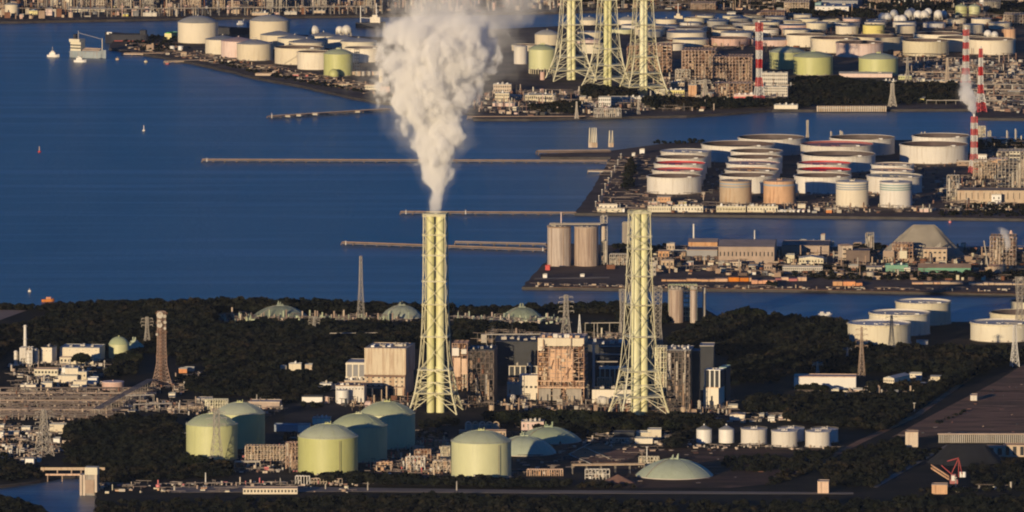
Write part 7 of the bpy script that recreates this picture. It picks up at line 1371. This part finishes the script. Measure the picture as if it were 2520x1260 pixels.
# ------------------------------------------------------------------ steam plumes and haze
def plume(name, label, base, rows, dens, hull_pad=1.25, ns=0.035, step=3.0, seed=0.0, amp=0.62, n=28, aniso=-0.2):
    """rows: (height over base, centre x, centre y, radius, density factor). The hull is a closed tube; the density inside follows the same axis."""
    z0, z1 = rows[0][0], rows[-1][0]
    mb = MB(); prof = []
    N_ = 40
    def at(z, k):
        for a, b in zip(rows, rows[1:]):
            if z <= b[0]: t = (z-a[0])/(b[0]-a[0]); t = t*t*(3-2*t); return a[k]+(b[k]-a[k])*t
        return rows[-1][k]
    rings = []
    vs = []; fs = []
    for i in range(N_+1):
        z = z0+(z1-z0)*i/N_; r = at(z, 3)*hull_pad+1.5
        for k in range(n): t = 2*math.pi*k/n; vs.append((at(z, 1)+r*math.cos(t), at(z, 2)+r*math.sin(t), z))
    for i in range(N_):
        for k in range(n): j = (k+1) % n; fs.append((i*n+k, i*n+j, (i+1)*n+j, (i+1)*n+k))
    fs.append(tuple(range(n))[::-1]); fs.append(tuple(range(N_*n, N_*n+n)))
    mb.add(vs, fs)
    m = bpy.data.materials.new(name+"_steam"); m.use_nodes = True; nt = m.node_tree; N = nt.nodes; L = nt.links; N.clear()
    out = N.new("ShaderNodeOutputMaterial"); pv = N.new("ShaderNodeVolumePrincipled"); L.new(pv.outputs[0], out.inputs["Volume"])
    pv.inputs["Color"].default_value = (0.992, 0.992, 1.0, 1); pv.inputs["Anisotropy"].default_value = aniso
    tc = N.new("ShaderNodeTexCoord"); sep = N.new("ShaderNodeSeparateXYZ"); L.new(tc.outputs["Object"], sep.inputs[0])
    def math_(op, a, b=None, c=None, clamp=False):
        q = N.new("ShaderNodeMath"); q.operation = op; q.use_clamp = clamp
        for i, s_ in enumerate((a, b, c)):
            if s_ is None: continue
            if isinstance(s_, (int, float)): q.inputs[i].default_value = s_
            else: L.new(s_, q.inputs[i])
        return q.outputs[0]
    zt = math_('DIVIDE', math_('SUBTRACT', sep.outputs[2], z0), z1-z0, clamp=True)
    def curve(k):                       # ramp carrying one value against height, normalised into 0..1
        vals = [r[k] for r in rows]; lo, hi = min(vals), max(vals); hi = hi if hi > lo else lo+1
        rp = N.new("ShaderNodeValToRGB"); rp.color_ramp.interpolation = 'EASE'; e = rp.color_ramp.elements
        for i, rr in enumerate(rows):
            p = (rr[0]-z0)/(z1-z0); v = (rr[k]-lo)/(hi-lo)
            if i == 0: el = e[0]; el.position = p
            elif i == len(rows)-1: el = e[-1]; el.position = p
            else: el = e.new(p)
            el.color = (v, v, v, 1)
        L.new(zt, rp.inputs[0])
        sp = N.new("ShaderNodeSeparateColor"); L.new(rp.outputs[0], sp.inputs[0])
        return math_('MULTIPLY_ADD', sp.outputs[0], hi-lo, lo)
    cx, cyy, rr, df = curve(1), curve(2), curve(3), curve(4)
    dx = math_('SUBTRACT', sep.outputs[0], cx); dy = math_('SUBTRACT', sep.outputs[1], cyy)
    dist = math_('SQRT', math_('ADD', math_('MULTIPLY', dx, dx), math_('MULTIPLY', dy, dy)))
    q = math_('DIVIDE', dist, rr)
    mp = N.new("ShaderNodeMapping"); mp.inputs["Location"].default_value = (seed, seed*2, 0); mp.inputs["Scale"].default_value = (1, 1, 0.85); L.new(tc.outputs["Object"], mp.inputs[0])
    vo = N.new("ShaderNodeTexVoronoi"); vo.feature = 'SMOOTH_F1'; vo.inputs["Scale"].default_value = ns; vo.inputs["Smoothness"].default_value = 0.35
    vo.inputs["Detail"].default_value = 1.6; vo.inputs["Roughness"].default_value = 0.55; vo.inputs["Lacunarity"].default_value = 2.3
    dn = N.new("ShaderNodeTexNoise"); dn.inputs["Scale"].default_value = ns*1.3; dn.inputs["Detail"].default_value = 3; L.new(mp.outputs[0], dn.inputs[0])
    mx = N.new("ShaderNodeVectorMath"); mx.operation = 'MULTIPLY_ADD'; mx.inputs[1].default_value = (14, 14, 14); L.new(dn.outputs["Color"], mx.inputs[0]); L.new(mp.outputs[0], mx.inputs[2])
    L.new(mx.outputs[0], vo.inputs[0])
    v = math_('MULTIPLY_ADD', vo.outputs["Distance"], amp, q)              # cauliflower edge: cell borders eat into the tube
    fine = N.new("ShaderNodeTexNoise"); fine.inputs["Scale"].default_value = ns*3.2; fine.inputs["Detail"].default_value = 3; L.new(mx.outputs[0], fine.inputs[0])
    v = math_('ADD', v, math_('MULTIPLY', math_('SUBTRACT', fine.outputs[0], 0.5), 0.35))
    edge = math_('SUBTRACT', 1.12, v)
    d = math_('MULTIPLY', edge, 4.0, clamp=True)
    # thin torn veil outside the dense body
    veil = math_('MULTIPLY', math_('SUBTRACT', 1.55, v), 0.05, clamp=True)
    dd = math_('MULTIPLY', math_('MULTIPLY', math_('MAXIMUM', d, veil), df), dens)
    L.new(dd, pv.inputs["Density"])
    m.cycles.volume_step_rate = 1.0; m.cycles.volume_sampling = 'MULTIPLE_IMPORTANCE'
    o = mb.build(name, m, loc=base)
    size = max(z1-z0, 1)
    m.cycles.volume_step_rate = step/(size/10.0) if True else 1
    tag(o, label, "steam plume", None, 'stuff')
    return o
c = P(1073, 1018); s_ = S(c)
def pr(y, px, r, d, dy=0): return ((1022-y)*s_, (px-1073)*s_, dy, r*s_, d)
rows = [pr(527, 1073, 20, 0.25), pr(512, 1074, 24, 0.5, 0), pr(488, 1075, 28, 1, 2), pr(445, 1075, 46, 1, 4), pr(400, 1076, 74, 1, 7), pr(350, 1073, 112, 1, 11), pr(300, 1064, 124, 1, 16), pr(235, 1055, 176, 1, 24), pr(170, 1078, 212, 0.9, 32), pr(120, 1084, 218, 0.7, 38), pr(75, 1080, 208, 0.3, 44), pr(40, 1085, 200, 0.09, 50), pr(0, 1095, 210, 0.05, 56), pr(-60, 1090, 170, 0.03, 64)]
plume("steam_plume", "great white steam plume billowing from the yellow twin flue chimney", (c.x, c.y, LZ), rows, 0.26, ns=0.045, step=3.0, amp=0.62, aniso=-0.33)
pc = P(1290, 160)
sv = S(pc)
def pv_(h, px, r, d): return (h*sv, (px-1290)*sv, 0, r*sv, d)
plume("drifting_steam", "thin grey steam veil drifting from the great plume toward the far chimneys", (pc.x, pc.y, LZ), [pv_(30, 1240, 60, 0.2), pv_(65, 1235, 130, 0.6), pv_(110, 1245, 180, 1), pv_(150, 1260, 200, 1), pv_(200, 1270, 200, 0.8)], 0.014, ns=0.025, step=6, amp=0.8, seed=40)
g = P(2397, 425); sv = S(g); H_ = HM(g, 285)
plume("small_steam_cloud", "small white steam cloud rising from the red and white banded stack", (g.x, g.y, LZ), [(H_, 0, 0, 3*sv, 0.3), (H_+4*sv, 0, 0, 6*sv, 0.8), (H_+20*sv, -5*sv, 0, 24*sv, 1), (H_+45*sv, -14*sv, 2, 36*sv, 1), (H_+70*sv, -20*sv, 4, 28*sv, 0.7), (H_+95*sv, -20*sv, 6, 24*sv, 0.2), (H_+125*sv, -22*sv, 8, 20*sv, 0.06)], 0.28, ns=0.09, step=2.5, seed=9)
for nm_, lab, x, yb, pts, d_ in (("steam_wisp", "grey steam wisps over the rusty furnace at the wharf's end", 2474, 670, [(620, 3, 8, 0.3), (600, 6, 14, 1), (585, 4, 18, 0.9), (570, -4, 20, 0.6), (558, -12, 16, 0.2)], 0.2),
        ("steam_wisp", "thin blue smoke wisp above the dark boiler block", 1210, 966, [(857, 0, 3, 0.4), (840, 1, 5, 1), (820, 2, 7, 0.8), (800, 3, 9, 0.3)], 0.05)):
    g = P(x, yb); sv = S(g)
    plume(nm_, lab, (g.x, g.y, LZ), [(HM(g, y), dx*sv, -8, r*sv, f) for y, dx, r, f in pts], d_, ns=0.12, step=2.5, seed=20)
def haze():
    mb = MB().box(-2200, -12200, -5, 2200, 9000, 1360)
    m = bpy.data.materials.new("haze_air"); m.use_nodes = True; N = m.node_tree.nodes; N.clear()
    out = N.new("ShaderNodeOutputMaterial"); pv = N.new("ShaderNodeVolumePrincipled"); m.node_tree.links.new(pv.outputs[0], out.inputs["Volume"])
    pv.inputs["Color"].default_value = (0.72, 0.84, 1.0, 1); pv.inputs["Density"].default_value = HAZE; pv.inputs["Anisotropy"].default_value = 0.0
    o = mb.build("haze", m); o['kind'] = 'stuff'
HAZE = 2.6e-6
haze()
for o in ALL:
    l = o.get('label')
    if l and len(l.split()) > 16: print("LONG", len(l.split()), l)
from collections import Counter
for l, n in Counter(o.get('label') for o in ALL).items():
    if n > 1: print("DUP", n, l)
print("TOP", len(ALL))
